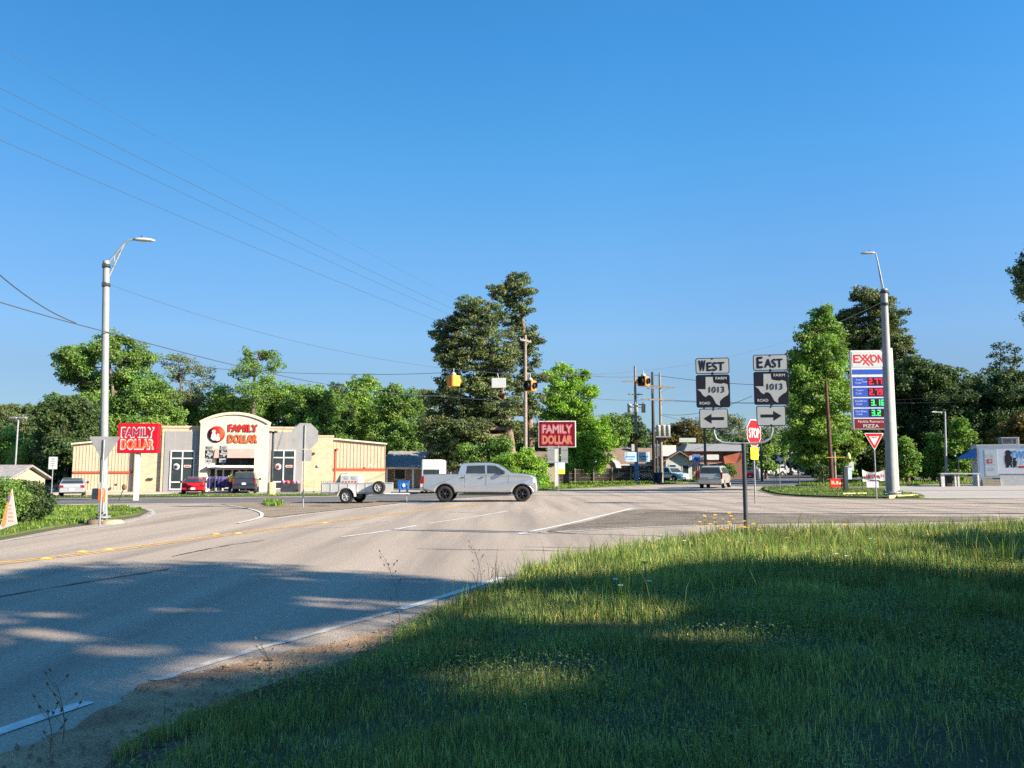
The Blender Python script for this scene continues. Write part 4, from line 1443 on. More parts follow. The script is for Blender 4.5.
# ------------------------------------------------------------------ signal poles with street lamps
def signal_pole(label, loc, H, rb, rt, lean, arm, boxes, rz=0):
    root = thing('signal_pole', label, 'signal pole', loc, rz)
    b = MB()
    b.tube([(0, 0, .22), (lean[0], lean[1], H)], [rb, rt], M_pole, 12)
    b.build('shaft', root)
    b = MB()
    b.lathe([(.001, .26), (rb * 1.7, .26), (rb * 1.7, .22), (rb * 1.75, .22), (rb * 1.75, .19), (.001, .19)], M_galv, 12)
    for k in range(4):
        a = R(45 + 90 * k)
        b.cyl(rb * 1.45 * math.cos(a), rb * 1.45 * math.sin(a), .05, .34, .025, M_dark, 6)
    b.build('base_plate', root)
    b = MB()
    b.lathe([(.001, .16), (rb * 1.75, .12), (rb * 1.8, .08), (rb * 1.8, -.2)], M_conc, 16)
    b.build('footing', root)
    b = MB()
    for z_ in (H - .18, H - .85):
        b = MB()
        rr = rt * 1.25
        b.lathe([(rr * .9, -.06), (rr, -.06), (rr, .06), (rr * .9, .06)], M_dark, 12, TR(lean[0] * z_ / H, lean[1] * z_ / H, z_))
        b.box(-.05, .05, -rr - .05, -rr + .02, -.07, .07, M_dark, TR(lean[0] * z_ / H, lean[1] * z_ / H, z_))
        b.build('clamp', root)
    # lamp arm: two tubes running out to the head
    b = MB()
    (ax, ay, az) = arm
    L0 = Vector((lean[0], lean[1], H - .15))
    L1 = Vector((lean[0], lean[1], H - .85))
    e = Vector((lean[0] + ax, lean[1] + ay, H + az))
    k1 = L0.lerp(e, .62)
    k1.z = H + az * .80
    k2 = L0.lerp(e, .80)
    k2.z = H + az * .985
    b.tube([L0, L0.lerp(k1, .5), k1, k2, e], .035, M_galv, 8)
    b.tube([L1, L1.lerp(k1, .55), k1], .03, M_galv, 8)
    b.tube([L0.lerp(k1, .45), L1.lerp(k1, .5)], .018, M_galv, 6)
    ar = b.build('lamp_arm', root)
    b = MB()
    d = Vector((ax, ay, 0)).normalized()
    Mh = Matrix.Translation(e) @ Matrix.Rotation(math.atan2(d.y, d.x), 4, 'Z')
    sec = [(-.05, .05, .05), (.08, .10, .07), (.30, .14, .09), (.52, .12, .07), (.66, .05, .03)]
    vs, fs = [], []
    for (x_, w_, h_) in sec:
        for k in range(10):
            a = 2 * math.pi * k / 10
            vs.append(Mh @ Vector((x_, w_ * math.cos(a), h_ * math.sin(a) * (1.0 if math.sin(a) > 0 else .6))))
    for i in range(len(sec) - 1):
        for k in range(10):
            fs.append((i * 10 + k, i * 10 + (k + 1) % 10, (i + 1) * 10 + (k + 1) % 10, (i + 1) * 10 + k))
    fs += [tuple(range(9, -1, -1)), tuple(range(40, 50))]
    b.add(vs, fs, M_offw, True)
    b.cyl(0, 0, .07, .15, .035, M_dark, 8, M=Mh @ TR(.22, 0, 0))
    b.build('lamp_head', ar)
    for (nm, args, m) in boxes:
        b = MB()
        x_, y_, z_, w_, d_, h_ = args
        b.box(x_ - w_ / 2, x_ + w_ / 2, y_ - d_ / 2, y_ + d_ / 2, z_ - h_ / 2, z_ + h_ / 2, m, None, .015)
        b.box(x_ - w_ / 2 + .02, x_ + w_ / 2 - .02, y_ - d_ / 2 - .008, y_ - d_ / 2 - .001, z_ - h_ / 2 + .03, z_ + h_ / 2 - .03, m)
        b.build(nm, root)
    return root


Y = 27.2
lp = gat(105.8, Y)
LH = zz(261, Y) - lp.z
signal_pole('tall grey signal pole with a bent arm street lamp on the left corner island', lp, LH, .135, .11, (-.36, 0), (.86, .2, .82),
            [('cabinet', (-.27, 0, .99, .22, .2, .36), M_galv), ('orange_box', (.03, -.24, .93, .2, .14, .42), M_orange), ('meter_box', (.03, -.24, 1.25, .2, .14, .24), M_offw), ('lower_cabinet', (.05, -.24, .55, .22, .16, .34), M_galv)])
b = MB()
Y = 42.0
rp = gat(890.5, Y)
RH = zz(289, Y) - rp.z
signal_pole('tall grey steel signal pole with a slim curved street lamp before the fuel price sign', rp, RH, .26, .17, (.12, 0), (-.40, .1, 2.0), [])
b = MB()
b.lathe([(.001, .16), (.22, .15), (.24, 0)], mat('dark_stone', (.12, .09, .07), .9, 0, .3, 6, .5), 7)
o = b.build('rock', None, gat(97.5, 26.8))
tag(o, 'small dark rock in the grass left of the left signal pole foot', 'rock')
b = MB()
b.lathe([(.001, .14), (.3, .13), (.4, .05), (.42, -.05)], mat('tan_stone', (.40, .30, .20), .9, 0, .2, 6, .5), 8)
o = b.build('rock', None, gat(115, 26.9))
tag(o, 'flat tan stone in the grass right of the left signal pole foot', 'rock')

# ------------------------------------------------------------------ wires
def wire(label, A, B, sag, r=.018, n=28, name='cable', group='overhead cables'):
    A, B = Vector(A), Vector(B)
    pts = []
    for i in range(n + 1):
        t = i / n
        q = A.lerp(B, t)
        q.z -= 4 * sag * t * (1 - t)
        pts.append(q)
    b = MB()
    b.tube(pts, r, M_wire, 5)
    o = b.build(name, fix=False)
    return tag(o, label, 'cable', group)


L_att = Vector((lp.x - .30, lp.y, lp.z + LH - .8))
R_att = Vector((rp.x, rp.y, rp.z + RH - .7))
SPAN_SAG = 3.55


def span_pt(t):
    q = L_att.lerp(R_att, t)
    q.z -= 4 * SPAN_SAG * t * (1 - t)
    return q


wire('thin span cable carrying the hanging signals between the two signal poles', L_att, R_att, SPAN_SAG, .006, 40, group=None)
M_sigface = mat('signal_black', (0.015, 0.015, 0.015), .5, 0, .2, 6)
M_lens = mat('dark_amber_lens', (0.22, 0.05, 0.02), .2, 0, .2, 9)
M_sigor = mat('signal_orange', (0.62, 0.22, 0.05), .5, 0, .15, 5)


def beacon(label, t, rz, px=None, front=True):
    """Four-way flashing beacon: square core, a round lens with a deep visor on each side."""
    q = span_pt(t)
    zc = q.z - .48
    root = thing('hanging_signal', label, 'traffic signal', (q.x, q.y, zc), rz, None)
    b = MB()
    b.box(-.17, .17, -.17, .17, -.23, .23, M_yel, None, .03)
    b.box(-.02, .02, -.20, -.171, -.20, .20, M_sigor)
    b.build('housing', root)
    b = MB()
    b.lathe([(.001, .36), (.05, .35), (.10, .30), (.11, .24), (.001, .24)], M_offw, 12)
    b.tube([(0, 0, .3), (0, 0, .52)], .025, M_galv, 6)
    b.build('hanger', root)
    for k in range(4):
        a = R(90 * k)
        plain = (not front) and k in (0, 3)
        dark = front and k in (0, 1)
        m1 = M_sigface if (dark and k == 0) else M_sigor if k % 2 else M_yel
        Mr = Matrix.Rotation(a, 4, 'Z') @ TR(0, -.172, 0, rx=R(90))
        b = MB()
        b.box(-.168, .168, -.215, .215, 0, .03, m1, Mr, .006)
        if plain:
            b.box(-.012, .012, -.2, .2, .031, .04, M_sigor, Mr)
            b.build('lens_face', root)
            continue
        b.lathe([(.125, .03), (.132, .04), (.13, .13), (.122, .13), (.115, .05)], m1 if not dark else M_sigface, 16, Mr)
        b.lathe([(.001, .07), (.06, .06), (.115, .035)], M_lens if not dark else M_black, 16, Mr)
        b.build('lens_face', root)
    return root


def t_for(px):
    best = min(range(1000), key=lambda i: abs((lambda q: 512 + F_PX * q.x / (q.y * math.cos(PITCH) + (q.z - CAM_H) * math.sin(PITCH)))(span_pt(i / 1000)) - px))
    return best / 1000


beacon('yellow hanging signal seen from its plain side, leftmost over the road', t_for(453.5), R(42), front=False)
beacon('black faced hanging signal in front of the bare utility pole trunk, middle of the road', t_for(530.5), R(-38))
beacon('black faced hanging signal furthest right, beside the pole with three transformers', t_for(643.5), R(-38))
q = span_pt(t_for(498.5))
b = MB()
b.box(-.30, .30, -.02, .02, -.62, -.20, M_signback, None, .01)
b.box(-.29, .29, -.024, -.021, -.61, -.21, M_signw)
b.tube([(0, 0, -.22), (-.07, 0, 0)], .02, M_galv, 6)
o = b.build('hanging_plate', None, q, R(-4))
tag(o, 'plain pale sign plate hanging from the span cable between two signals', 'sign plate')


# ------------------------------------------------------------------ utility poles
def upole(label, px, Y, top_px, arms, r=.16, m=M_wood, extra=None, rz=0.0, lean=0.0):
    p = gat(px, Y)
    H = zz(top_px, Y) - p.z
    root = thing('utility_pole', label, 'utility pole', p, 0)
    b = MB()
    b.tube([(0, 0, -.1), (lean / 2, 0, H / 2), (lean, 0, H)], [r * 1.2, r, r * .72], m, 10)
    b.build('shaft', root)
    for (apy, w, off, ang) in arms:
        z = zz(apy, Y) - p.z
        b = MB()
        Mx = TR(lean * z / H, -r, z, rz=R(ang))
        b.box(off - w / 2, off + w / 2, -.06, .06, -.06, .06, M_wood2, Mx)
        b.tube([Mx @ Vector((off + w * .25, -.07, 0)), Vector((lean * z / H, -r * .8, z - .6))], .02, M_galv, 5)
        for k in (-.46, -.2, .2, .46):
            b.lathe([(.015, .06), (.035, .1), (.02, .13), (.035, .16), (.001, .18)], M_galv, 8, Mx @ TR(off + k * w, 0, 0))
        b.build('crossarm', root)
    if extra:
        extra(root, p, Y, H, r)
    return root, p, H


def can(root, x, y, z, r=.22, h=.85):
    b = MB()
    b.lathe([(.001, 0), (r, .02), (r, h * .9), (r * 1.05, h * .92), (r * .8, h), (.001, h + .02)], M_offw, 14, TR(x, y, z))
    b.lathe([(.04, 0), (.07, .06), (.04, .12), (.06, .18), (.03, .24), (.001, .26)], M_galv, 8, TR(x - .05, y, z + h))
    b.tube([(x, y + r, z + h * .6), (x * .25, y + .1 if y < 0 else 0, z + h * .6)], .03, M_dark, 6)
    b.build('transformer', root)


p1r, p1, H1 = upole('bare pale utility pole rising in front of the tallest pine', 525.5, 60, 335, [(341, 1.5, 0, 55)], .14, M_wood2)
b = MB()
b.box(.14, .40, -.28, -.12, zz(471, 60) - p1.z - .35, zz(471, 60) - p1.z + .35, M_offw, None, .02)
b.build('meter_box', p1r)


def three_cans(root, p, Y, H, r):
    z = zz(413, Y) - p.z
    for x in (-.75, 0.0, .85):
        can(root, x, -.38, z, .24, 1.0)
    b = MB()
    b.box(-1.0, 1.1, -.3, -.18, z + .9, z + 1.02, M_wood2)
    b.build('crossarm', root)
    # dark and blue bands with two pale blue boards near the foot
    b = MB()
    for z0, z1, m in ((zz(434, Y), zz(440, Y), M_black), (zz(440, Y), zz(446, Y), M_orange)):
        b.lathe([(r * 1.2, z0 - p.z), (r * 1.2, z1 - p.z)], m, 12)
    b.build('band', root)
    b = MB()
    b.lathe([(r * 1.35, 0), (r * 1.35, zz(453, Y) - p.z)], mat('faded_blue_board', (.10, .20, .42), .6, 0, .2, 2), 12)
    b.build('blue_guard', root)
    for x in (-.72, .80):
        b = MB()
        z = zz(457, Y) - p.z
        b.box(x - .68, x + .68, -.40, -.36, z - .55, z + .55, mat('pale_blue_board', (.42, .58, .72), .6, 0, .15, 2), None, .01)
        b.box(x - .5, x + .5, -.408, -.402, z - .05, z + .10, mat('blue_print', (.12, .2, .45), .6, 0, .2, 5))
        b.box(x - .35, x + .35, -.408, -.402, z - .3, z - .2, mat('blue_print', (.12, .2, .45), .6, 0, .2, 5))
        b.build('board', root)


upole('utility pole with three white transformers and pale blue boards near its foot', 636.5, 92, 366, [(381.5, 1.6, -.75, 0), (394.5, 1.7, 0, 0)], .17, M_wood2, three_cans)


def bank(root, p, Y, H, r):
    z = zz(436.5, Y) - p.z
    b = MB()
    b.box(-.7, 1.0, -.7, -.15, z - .12, z, M_galv)
    b.tube([(-.5, -.3, -.1), (-.5, -.3, z - .1)], .09, M_wood, 6)
    b.build('platform', root)
    for x in (-.35, .2, .72):
        can(root, x, -.42, z, .26, 1.25)


upole('dark tarred utility pole, middle one of the three close poles', 654, 91, 372, [(386, 1.6, .5, 0), (388.5, .8, -.3, 0), (399.5, 2.4, 0, 8)], .18, mat('tarred_wood', (.05, .042, .038), .8, 0, .3, 7, .3))
upole('grey utility pole with a white transformer bank on a platform, rightmost of three', 661.5, 89, 373, [(387.5, 2.6, .35, 0), (400, 3.0, .1, 5)], .16, M_wood2, bank)
upole('thin dark utility pole behind the west route sign', 705.5, 100, 398, [], .15, M_wood)
upole('reddish brown utility pole with a short yellow arm before the tall green tree', 831.5, 58, 381, [], .14, mat('reddish_pole_wood', (.10, .05, .035), .9, 0, .3, 6, .4), None, lean=-.15)
upole('pale utility pole beyond the parked white pickups', 790.5, 150, 436, [(443, 2.5, 0, 0), (447, 2.0, 0, 0)], .2, M_wood2)
upole('dark slim pole right of the stop sign post', 761.5, 92, 440, [], .14, M_wood)
b = MB()
pp = gat(834.8, 57.6)
b.tube([(0, 0, -.1), (0, 0, zz(452, 57.6) - pp.z)], .09, M_wood2, 8)
o = b.build('wooden_post', None, pp)
tag(o, 'short pale post standing against the reddish brown utility pole', 'post')
Y = 57
b0 = gat(831.5, Y)
root = thing('yard_lamp', 'small yellow lamp on a thin horizontal arm from the reddish pole', 'lamp', (b0.x, Y, zz(457.5, Y)))
b = MB()
b.tube([(-.3, 0, 0), (1.15, 0, .02)], .025, M_yel, 6)
b.build('arm', root)
b = MB()
b.lathe([(.001, .36), (.08, .3), (.13, .1), (.16, -.1), (.001, -.1)], mat('yellow_lamp_glass', (.7, .68, .2), .4, 0, .1, 5), 12, TR(1.25, 0, 0))
b.build('lamp_shade', root)

# high line: three phases and a neutral from the bare pale pole back over the viewer's left
k = Y = 60
T1 = Vector((p1.x, p1.y, p1.z + H1))
for i, (px, py, Y0, dx, dz) in enumerate([(0, 88, 20.0, -.15, -.35), (0, 106, 20.9, -1.1, -.35), (0, 140, 20.0, 0, -1.35), (20, 60, 18.4, 1.0, -.35)]):
    a = at(px, Y0, py)
    B = T1 + Vector((dx, 0, dz))
    d = (a - B)
    A2 = B + d * 2.2
    # sag so that the cable still passes through the measured point (t = 1/2.2)
    t = 1 / 2.2
    sg = 1.1
    A2.z += 4 * sg * t * (1 - t) / t
    wire(('upper of the two close high power lines crossing the sky to the bare pale pole', 'lower of the two close high power lines crossing the sky to the bare pale pole', 'lowest of the four high power lines crossing the sky to the bare pale pole', 'faintest and topmost of the four high power lines crossing the sky')[i], A2, B, sg, .0075 if i < 3 else .004, 30, 'power_line', 'high power lines')
# thick low cable past the left pole
A = at(-60, 20, 283)
m1 = at(105.5, 27.0, 331.5)
wire('thick black cable from the left edge to the left signal pole bracket', A, m1, .05, .017)
m2 = at(440, 60, 396)
wire('thick black cable running on from the left signal pole towards the big pines', m1, m2, .55, .018)
wire('thick black cable passing low in front of the big pines', m2, T1 + Vector((0, 0, zz(402, 60) - T1.z)), .05, .02)
wire('black service cable curving down from the left edge to join the thick cable', at(-60, 19, 215), at(76, 25.5, 323), .35, .018)
wire('thin telephone cable across the sky above the store, left part', at(120, 75, 358), at(345, 70, 374), .35, .02)
wire('thin telephone cable across the sky from the store to the pines', at(345, 70, 374), at(525, 60.3, 366), .25, .02)
wire('thin telephone cable right of the pines at signal height', at(525, 60.3, 366), at(654, 90.5, 375), .5, .022)
wire('upper line running right behind the route signs', at(654, 90.5, 375), at(870, 80, 384), .6, .026)
wire('middle line running right behind the route signs', at(525, 60.2, 388), at(654, 90.4, 399.5), .4, .022)
wire('lower line running right across the green tree', at(654, 90.4, 399.5), at(960, 78, 402), .3, .022)
wire('sloping service line behind the west arrow', at(661, 88.8, 414), at(752, 60, 396), .6, .02)
wire('faint low line right of the transformer bank', at(661, 88.8, 415), at(790, 149, 443), .3, .03)
wire('line across the dark trees behind the price sign', at(640, 92, 399), at(1060, 74, 386), 1.0, .02)

# ------------------------------------------------------------------ the discount store
M_cream = mat('cream_stucco', (0.58, 0.51, 0.39), 0.85, 0, 0.05, 2, 0.15, 60)
M_buff = mat('buff_brick_paint', (0.50, 0.37, 0.262), 0.85, 0, 0.12, 3)
M_side = mat('buff_metal_siding', (0.50, 0.375, 0.265), 0.6, 0.0, 0.06, 2)
M_greyp = mat('grey_stucco_panel', (0.26, 0.25, 0.25), 0.85, 0, 0.05, 2, 0.15, 60)
M_stripe = mat('red_brown_trim', (0.42, 0.075, 0.035), 0.6, 0, 0.1, 4)
M_awn = mat('faded_pink_awning', (0.52, 0.25, 0.22), 0.8, 0, 0.08, 3)
M_logo = mat('logo_red', (0.45, 0.02, 0.02), 0.45, 0, 0.06, 4)
M_logo2 = mat('logo_orange', (0.55, 0.10, 0.03), 0.45, 0, 0.06, 4)
M_shingle = mat('dark_grey_shingles', (0.27, 0.245, 0.235), 0.9, 0, 0.3, 4, 0.5, 18)
M_browroof = mat('brown_shingles', (0.22, 0.15, 0.11), 0.9, 0, 0.2, 3, 0.4, 18)

# brick texture for the buff brick
def brick_mat(name, c1, c2, mortar, scale=1.0):
    m, nt, bs_ = new_mat(name)
    L = nt.links
    tc = nt.nodes.new('ShaderNodeTexCoord')
    mp = nt.nodes.new('ShaderNodeMapping')
    mp.inputs['Rotation'].default_value = (math.pi / 2, 0, 0)
    L.new(tc.outputs['Object'], mp.inputs['Vector'])
    br = nt.nodes.new('ShaderNodeTexBrick')
    br.inputs['Color1'].default_value = (*c1, 1)
    br.inputs['Color2'].default_value = (*c2, 1)
    br.inputs['Mortar'].default_value = (*mortar, 1)
    br.inputs['Scale'].default_value = scale
    br.inputs['Brick Width'].default_value = .4
    br.inputs['Row Height'].default_value = .2
    br.inputs['Mortar Size'].default_value = .012
    L.new(mp.outputs['Vector'], br.inputs['Vector'])
    L.new(br.outputs['Color'], bs_.inputs['Base Color'])
    bs_.inputs['Roughness'].default_value = .9
    MATS[name] = m
    return m


M_brick = brick_mat('buff_split_block', (0.46, 0.335, 0.21), (0.54, 0.41, 0.275), (0.42, 0.32, 0.22))
M_redbrick = brick_mat('dark_red_brick', (0.17, 0.075, 0.05), (0.23, 0.10, 0.065), (0.24, 0.19, 0.16), 1.5)

SY = 71.6
SK = .0895
SROT = R(10)
sb = gat(228, SY)
sb.z = CAM_H - (490.6 - 468) * SK + .02
store = thing('discount_store', 'long buff and cream discount store with a raised arched front and FAMILY DOLLAR lettering', 'store', sb, SROT)


def X(px):
    u = (px - 512) / F_PX / math.cos(PITCH) * .9945
    return (u * sb.y - sb.x) / (math.cos(SROT) - u * math.sin(SROT))


Z = lambda py: (490.6 - py) * SK

b = MB()        # siding body with gently pitched roof
yb0, yb1 = .9, 27
prof = [(X(71), -.4), (X(386), -.4), (X(386), Z(444.2)), (X(228), Z(430)), (X(71), Z(445.8))]
b.prism(prof, yb0 + .05, yb1, M_side)
for side, (xa, xb) in (('l', (71.3, 134)), ('r', (330.5, 385.7))):
    n = int((xb - xa) / 3.3)
    for k in range(n + 1):
        px = xa + (xb - xa) * k / n
        zt = Z(445.8 - (px - 71) * .1006) if side == 'l' else Z(444.2 - (386 - px) * .0899)
        b.box(X(px) - .03, X(px) + .03, yb0 + .015, yb0 + .049, Z(489) if side == 'l' else Z(470.5), zt - .12, M_side)
b.build('siding_wall', store)
b = MB()
for (xa, za, xb, zb_) in ((71, 445.8, 228, 430), (386, 444.2, 228, 430)):
    x0, x1 = X(xa), X(xb)
    z0, z1 = Z(za), Z(zb_)
    s = -1 if x1 > x0 else 1
    P = [(x0 + s * .15, yb0 - .2, z0 + .0), (x1, yb0 - .2, z1), (x1, yb1 + .1, z1), (x0 + s * .15, yb1 + .1, z0)]
    b.add([Vector(p) + Vector((0, 0, .02)) for p in P] + [Vector(p) + Vector((0, 0, .16)) for p in P], [(0, 1, 2, 3), (4, 5, 6, 7), (0, 1, 5, 4), (1, 2, 6, 5), (2, 3, 7, 6), (3, 0, 4, 7)], M_cream)
b.build('roof', store)
b = MB()
b.box(X(72), X(134), yb0 - .06, yb0 - .031, Z(473.4), Z(471.4), M_stripe)
b.build('trim_stripe', store)
b = MB()
b.box(X(330.4), X(386.2), yb0 - .34, yb0 - .30, Z(471.2), Z(468.6), M_stripe)
b.build('trim_stripe', store)
for (xa, xb, t, y0) in ((134.2, 161.5, 436.8, .55), (305, 333, 436.4, .55)):
    b = MB()
    b.box(X(xa), X(xb), y0, yb0 + .6, -.4, Z(t), M_brick)
    b.box(X(xa) - .05, X(xb) + .05, y0 - .05, yb0 + .65, Z(t), Z(t) + .14, M_buff)
    if xa < 200:
        b.build('brick_wall', store)
b.box(X(333.05), X(386), .62, yb0 + .04, -.4, Z(471.4), M_brick)
b.build('brick_wall', store)
for (xa, xb, ga, gb_, seams) in ((162, 207, 165, 206.5, (175, 186, 196)), (264, 305, 264.5, 303, (276, 287, 296))):
    b = MB()
    b.box(X(xa), X(xb), .25, yb0 + .6, -.4, Z(428.6), M_buff)
    b.box(X(xa) - .06, X(xb) + .06, .18, yb0 + .66, Z(428.6) + .002, Z(428.6) + .18, M_buff)
    b.box(X(ga), X(gb_), .2, .248, -.2, Z(432), M_greyp)
    for px in seams:
        b.box(X(px) - .012, X(px) + .012, .192, .1995, Z(451), Z(432), M_side)
    b.build('side_panel', store)
# arched front
b = MB()
A = [(X(201.4), -.3), (X(268.8), -.3), (X(268.8), Z(424.5))]
cx, hw = (X(201.4) + X(268.8)) / 2, (X(268.8) - X(201.4)) / 2
rise = Z(415.2) - Z(424.5)
Rr = (hw * hw + rise * rise) / (2 * rise)
arc = []
for k in range(17):
    x = cx + hw - 2 * hw * k / 16
    arc.append((x, Z(424.5) + math.sqrt(max(Rr * Rr - (x - cx) ** 2, 0)) - (Rr - rise)))
opening = [(X(209.5), -.3), (X(209.5), Z(466)), (X(217), Z(466)), (X(217), Z(452)), (X(256), Z(452)), (X(256), -.3)]
poly = [(X(201.4), -.3)] + opening + [(X(268.8), -.3)] + arc
b.prism(poly, -.35, 1.1, M_cream)
for (x0, x1, z) in ((202, 268.4, 427), (202, 217, 448.5), (256.3, 268.4, 448.5), (202, 268.4, 446), (256.3, 268.4, 458), (202, 209, 458)):
    b.box(X(x0), X(x1), -.358, -.351, Z(z) - .015, Z(z) + .015, M_side)
for px in (214, 228, 242, 256):
    b.box(X(px) - .012, X(px) + .012, -.358, -.351, Z(427) + .02, Z(419.5), M_side)
b.build('arched_front', store)
b = MB()
cap = [(x, z) for x, z in arc] + [(cx + (x - cx) * 1.03, z + .22) for x, z in arc[::-1]]
b.prism(cap, -.5, 1.15, M_cream)
b.build('arch_cornice', store)
b = MB()
b.add([Vector(p) for p in ((X(217), -.36, Z(449)), (X(256), -.36, Z(449)), (X(256), -.95, Z(458.3)), (X(217), -.95, Z(458.3)), (X(217), -.36, Z(458.3)), (X(256), -.36, Z(458.3)))],
      [(0, 1, 2, 3), (3, 2, 5, 4), (0, 3, 4), (1, 5, 2)], M_awn)
b.build('awning', store)


def window_grid(x0, x1, z0, z1, vs, hs, y, parent=store, nm='window'):
    b = MB()
    b.box(x0, x1, y + .03, y + .06, z0, z1, M_glass)
    w = b.build(nm, parent)
    b = MB()
    t = .055
    for xv in [x0, x1] + vs:
        b.box(xv - t, xv + t, y - .02, y + .028, z0 - t, z1 + t, M_white)
    for zv in [z0, z1] + hs:
        b.box(x0 + t * 1.01, x1 - t * 1.01, y - .015, y + .026, zv - t, zv + t, M_white)
    b.build('frame', w)
    return w


M_poster = mat('poster_red', (0.6, .1, .07), .6, 0, .2, 9)
for (xa, xb, zt, dot) in ((172, 195, 451.5, 177.6), (273.5, 295.5, 450.6, 279)):
    w = window_grid(X(xa), X(xb), Z(489), Z(zt), [X((xa + xb) / 2)], [Z(zt + 7.2), Z(482)], .14)
    b = MB()
    b.lathe([(.001, 0), (.29, 0), (.29, .02), (.001, .02)], M_signw, 20, TR(X(dot), .13, Z(467), rx=R(90)))
    b.lathe([(.001, 0), (.16, 0), (.16, .02), (.001, .02)], M_dark if xa < 200 else M_logo, 12, TR(X(dot), .108, Z(467), rx=R(90)))
    b.prism([(X(dot + 7.5) + p, Z(466.5) + q) for p, q in rrect(0, .62, -.11, .11, .09)], .10, .13, M_signw)
    b.prism([(X(dot + 7.5) + p, Z(466.5) + q) for p, q in rrect(.06, .56, -.06, .06, .04)], .09, .099, M_poster)
    b.build('decal', w)
# entrance
b = MB()
b.box(X(209.5), X(256), .6, .66, -.3, Z(452), M_glass)
e = b.build('entrance', store)
b = MB()
for px in (217, 230, 243, 255.4):
    b.box(X(px) - .04, X(px) + .04, .5, .59, Z(466), Z(452), M_dark)
for px in (210.4, 217, 224, 233, 240, 247, 255.4):
    b.box(X(px) - .06, X(px) + .06, .48, .59, 0, Z(469.5), M_white)
b.box(X(217), X(255.9), .45, .59, Z(470), Z(468.8), M_white)
b.box(X(223), X(250), .46, .59, Z(488.5), Z(486.5), M_white)
b.build('door_frame', e)
b = MB()
b.box(X(210.5), X(255.8), -.9, .59, Z(468.3), Z(465.6), M_white, None, .04)
b.build('door_canopy', e)
b = MB()
b.box(X(215), X(252), -1.2, .45, -.16, -.02, M_conc)
b.build('step', e)


def fd_text(b, s, cx, cz, w, h, m, M0, outline=None, yoff=0.0, bold=.05):
    if outline is not None:
        text_into(b, s, h * 1.12, outline, M0 @ TR(cx, yoff, cz), w=w * 1.04, bold=bold + .06)
    text_into(b, s, h, m, M0 @ TR(cx, yoff - .012, cz), w=w, bold=bold)


b = MB()
M0 = TR(0, -.36, 0)
for k, (m_, dx) in enumerate(((M_dark, .035), (M_logo, 0))):
    text_into(b, 'FAMILY', (432.2 - 425) * SK, m_, M0 @ TR(X(243.8) + dx, -.03 - .05 * k, Z(428.6) - dx * .6), w=X(258) - X(229.6), bold=.045)
    text_into(b, 'DOLLAR', (443.2 - 435.2) * SK, m_ if k == 0 else M_logo2, M0 @ TR(X(243.8) + dx, -.03 - .05 * k, Z(439.2) - dx * .6), w=X(258) - X(229.6), bold=.05)
b.build('lettering', store)
b = MB()
Lc = TR(X(218.3), -.42, Z(434.6), rx=R(90))
b.lathe([(.001, -.02), (.72, -.02), (.72, .03), (.001, .03)], M_dark, 28, Lc @ TR(-.05, -.04, -.01))
b.lathe([(.001, .03), (.68, .03), (.68, .06), (.001, .06)], M_logo, 28, Lc)
crescent = [(.55 * math.cos(R(a)), .55 * math.sin(R(a))) for a in range(-60, 91, 15)] + [(.12, .45), (.30, .1), (.2, -.3)]
b.prism([(X(218.3) + x, Z(434.6) + z) for x, z in crescent], -.495, -.485, M_logo2)


def blob(cx, cz, r, m, sx=1, y=-.50):
    b.prism([(X(218.3) + cx + sx * r * math.cos(R(a)), Z(434.6) + cz + r * math.sin(R(a))) for a in range(0, 360, 24)], y - .008, y, m)


blob(-.26, .20, .16, M_signw)
b.prism([(X(218.3) + x, Z(434.6) + z) for x, z in [(-.50, -.42), (-.44, -.02), (-.32, .10), (-.12, .02), (-.02, -.2), (.0, -.58), (-.3, -.58)]], -.515, -.505, M_signw)
blob(.10, -.10, .12, M_signw, 1, -.515)
b.prism([(X(218.3) + x, Z(434.6) + z) for x, z in [(-.05, -.60), (-.0, -.30), (.08, -.2), (.2, -.22), (.28, -.55), (.1, -.62)]], -.53, -.52, M_signw)
b.build('emblem', store)
b = MB()
for px, py in ((149.5, 479), (152.5, 479), (117, 484.5), (166.5, 478), (319, 466), (371.5, 465)):
    b.box(X(px) - .09, X(px) + .09, .40 if px > 110 else .8, .54, Z(py) - .09, Z(py) + .09, M_dark if px < 200 else M_signw)
b.build('wall_fitting', store)
b = MB()
for px, py in ((138, 438), (312, 453.5)):
    b.box(X(px) - .12, X(px) + .3, .3, .54, Z(py) - .1, Z(py) + .1, M_dark, None, .03)
b.build('wall_lamp', store)
b = MB()
b.box(X(60), X(392), -2.6, .14, -.3, -.06, G_lot)
b.build('pavement', store)

# ------------------------------------------------------------------ pole signs of the store
M_sr = mat('sign_panel_red', (0.50, 0.01, 0.02), 0.6, 0, 0.1, 3, spec=.08)
M_sm = mat('sign_panel_maroon', (0.14, 0.008, 0.014), 0.7, 0, 0.12, 3, spec=.05)


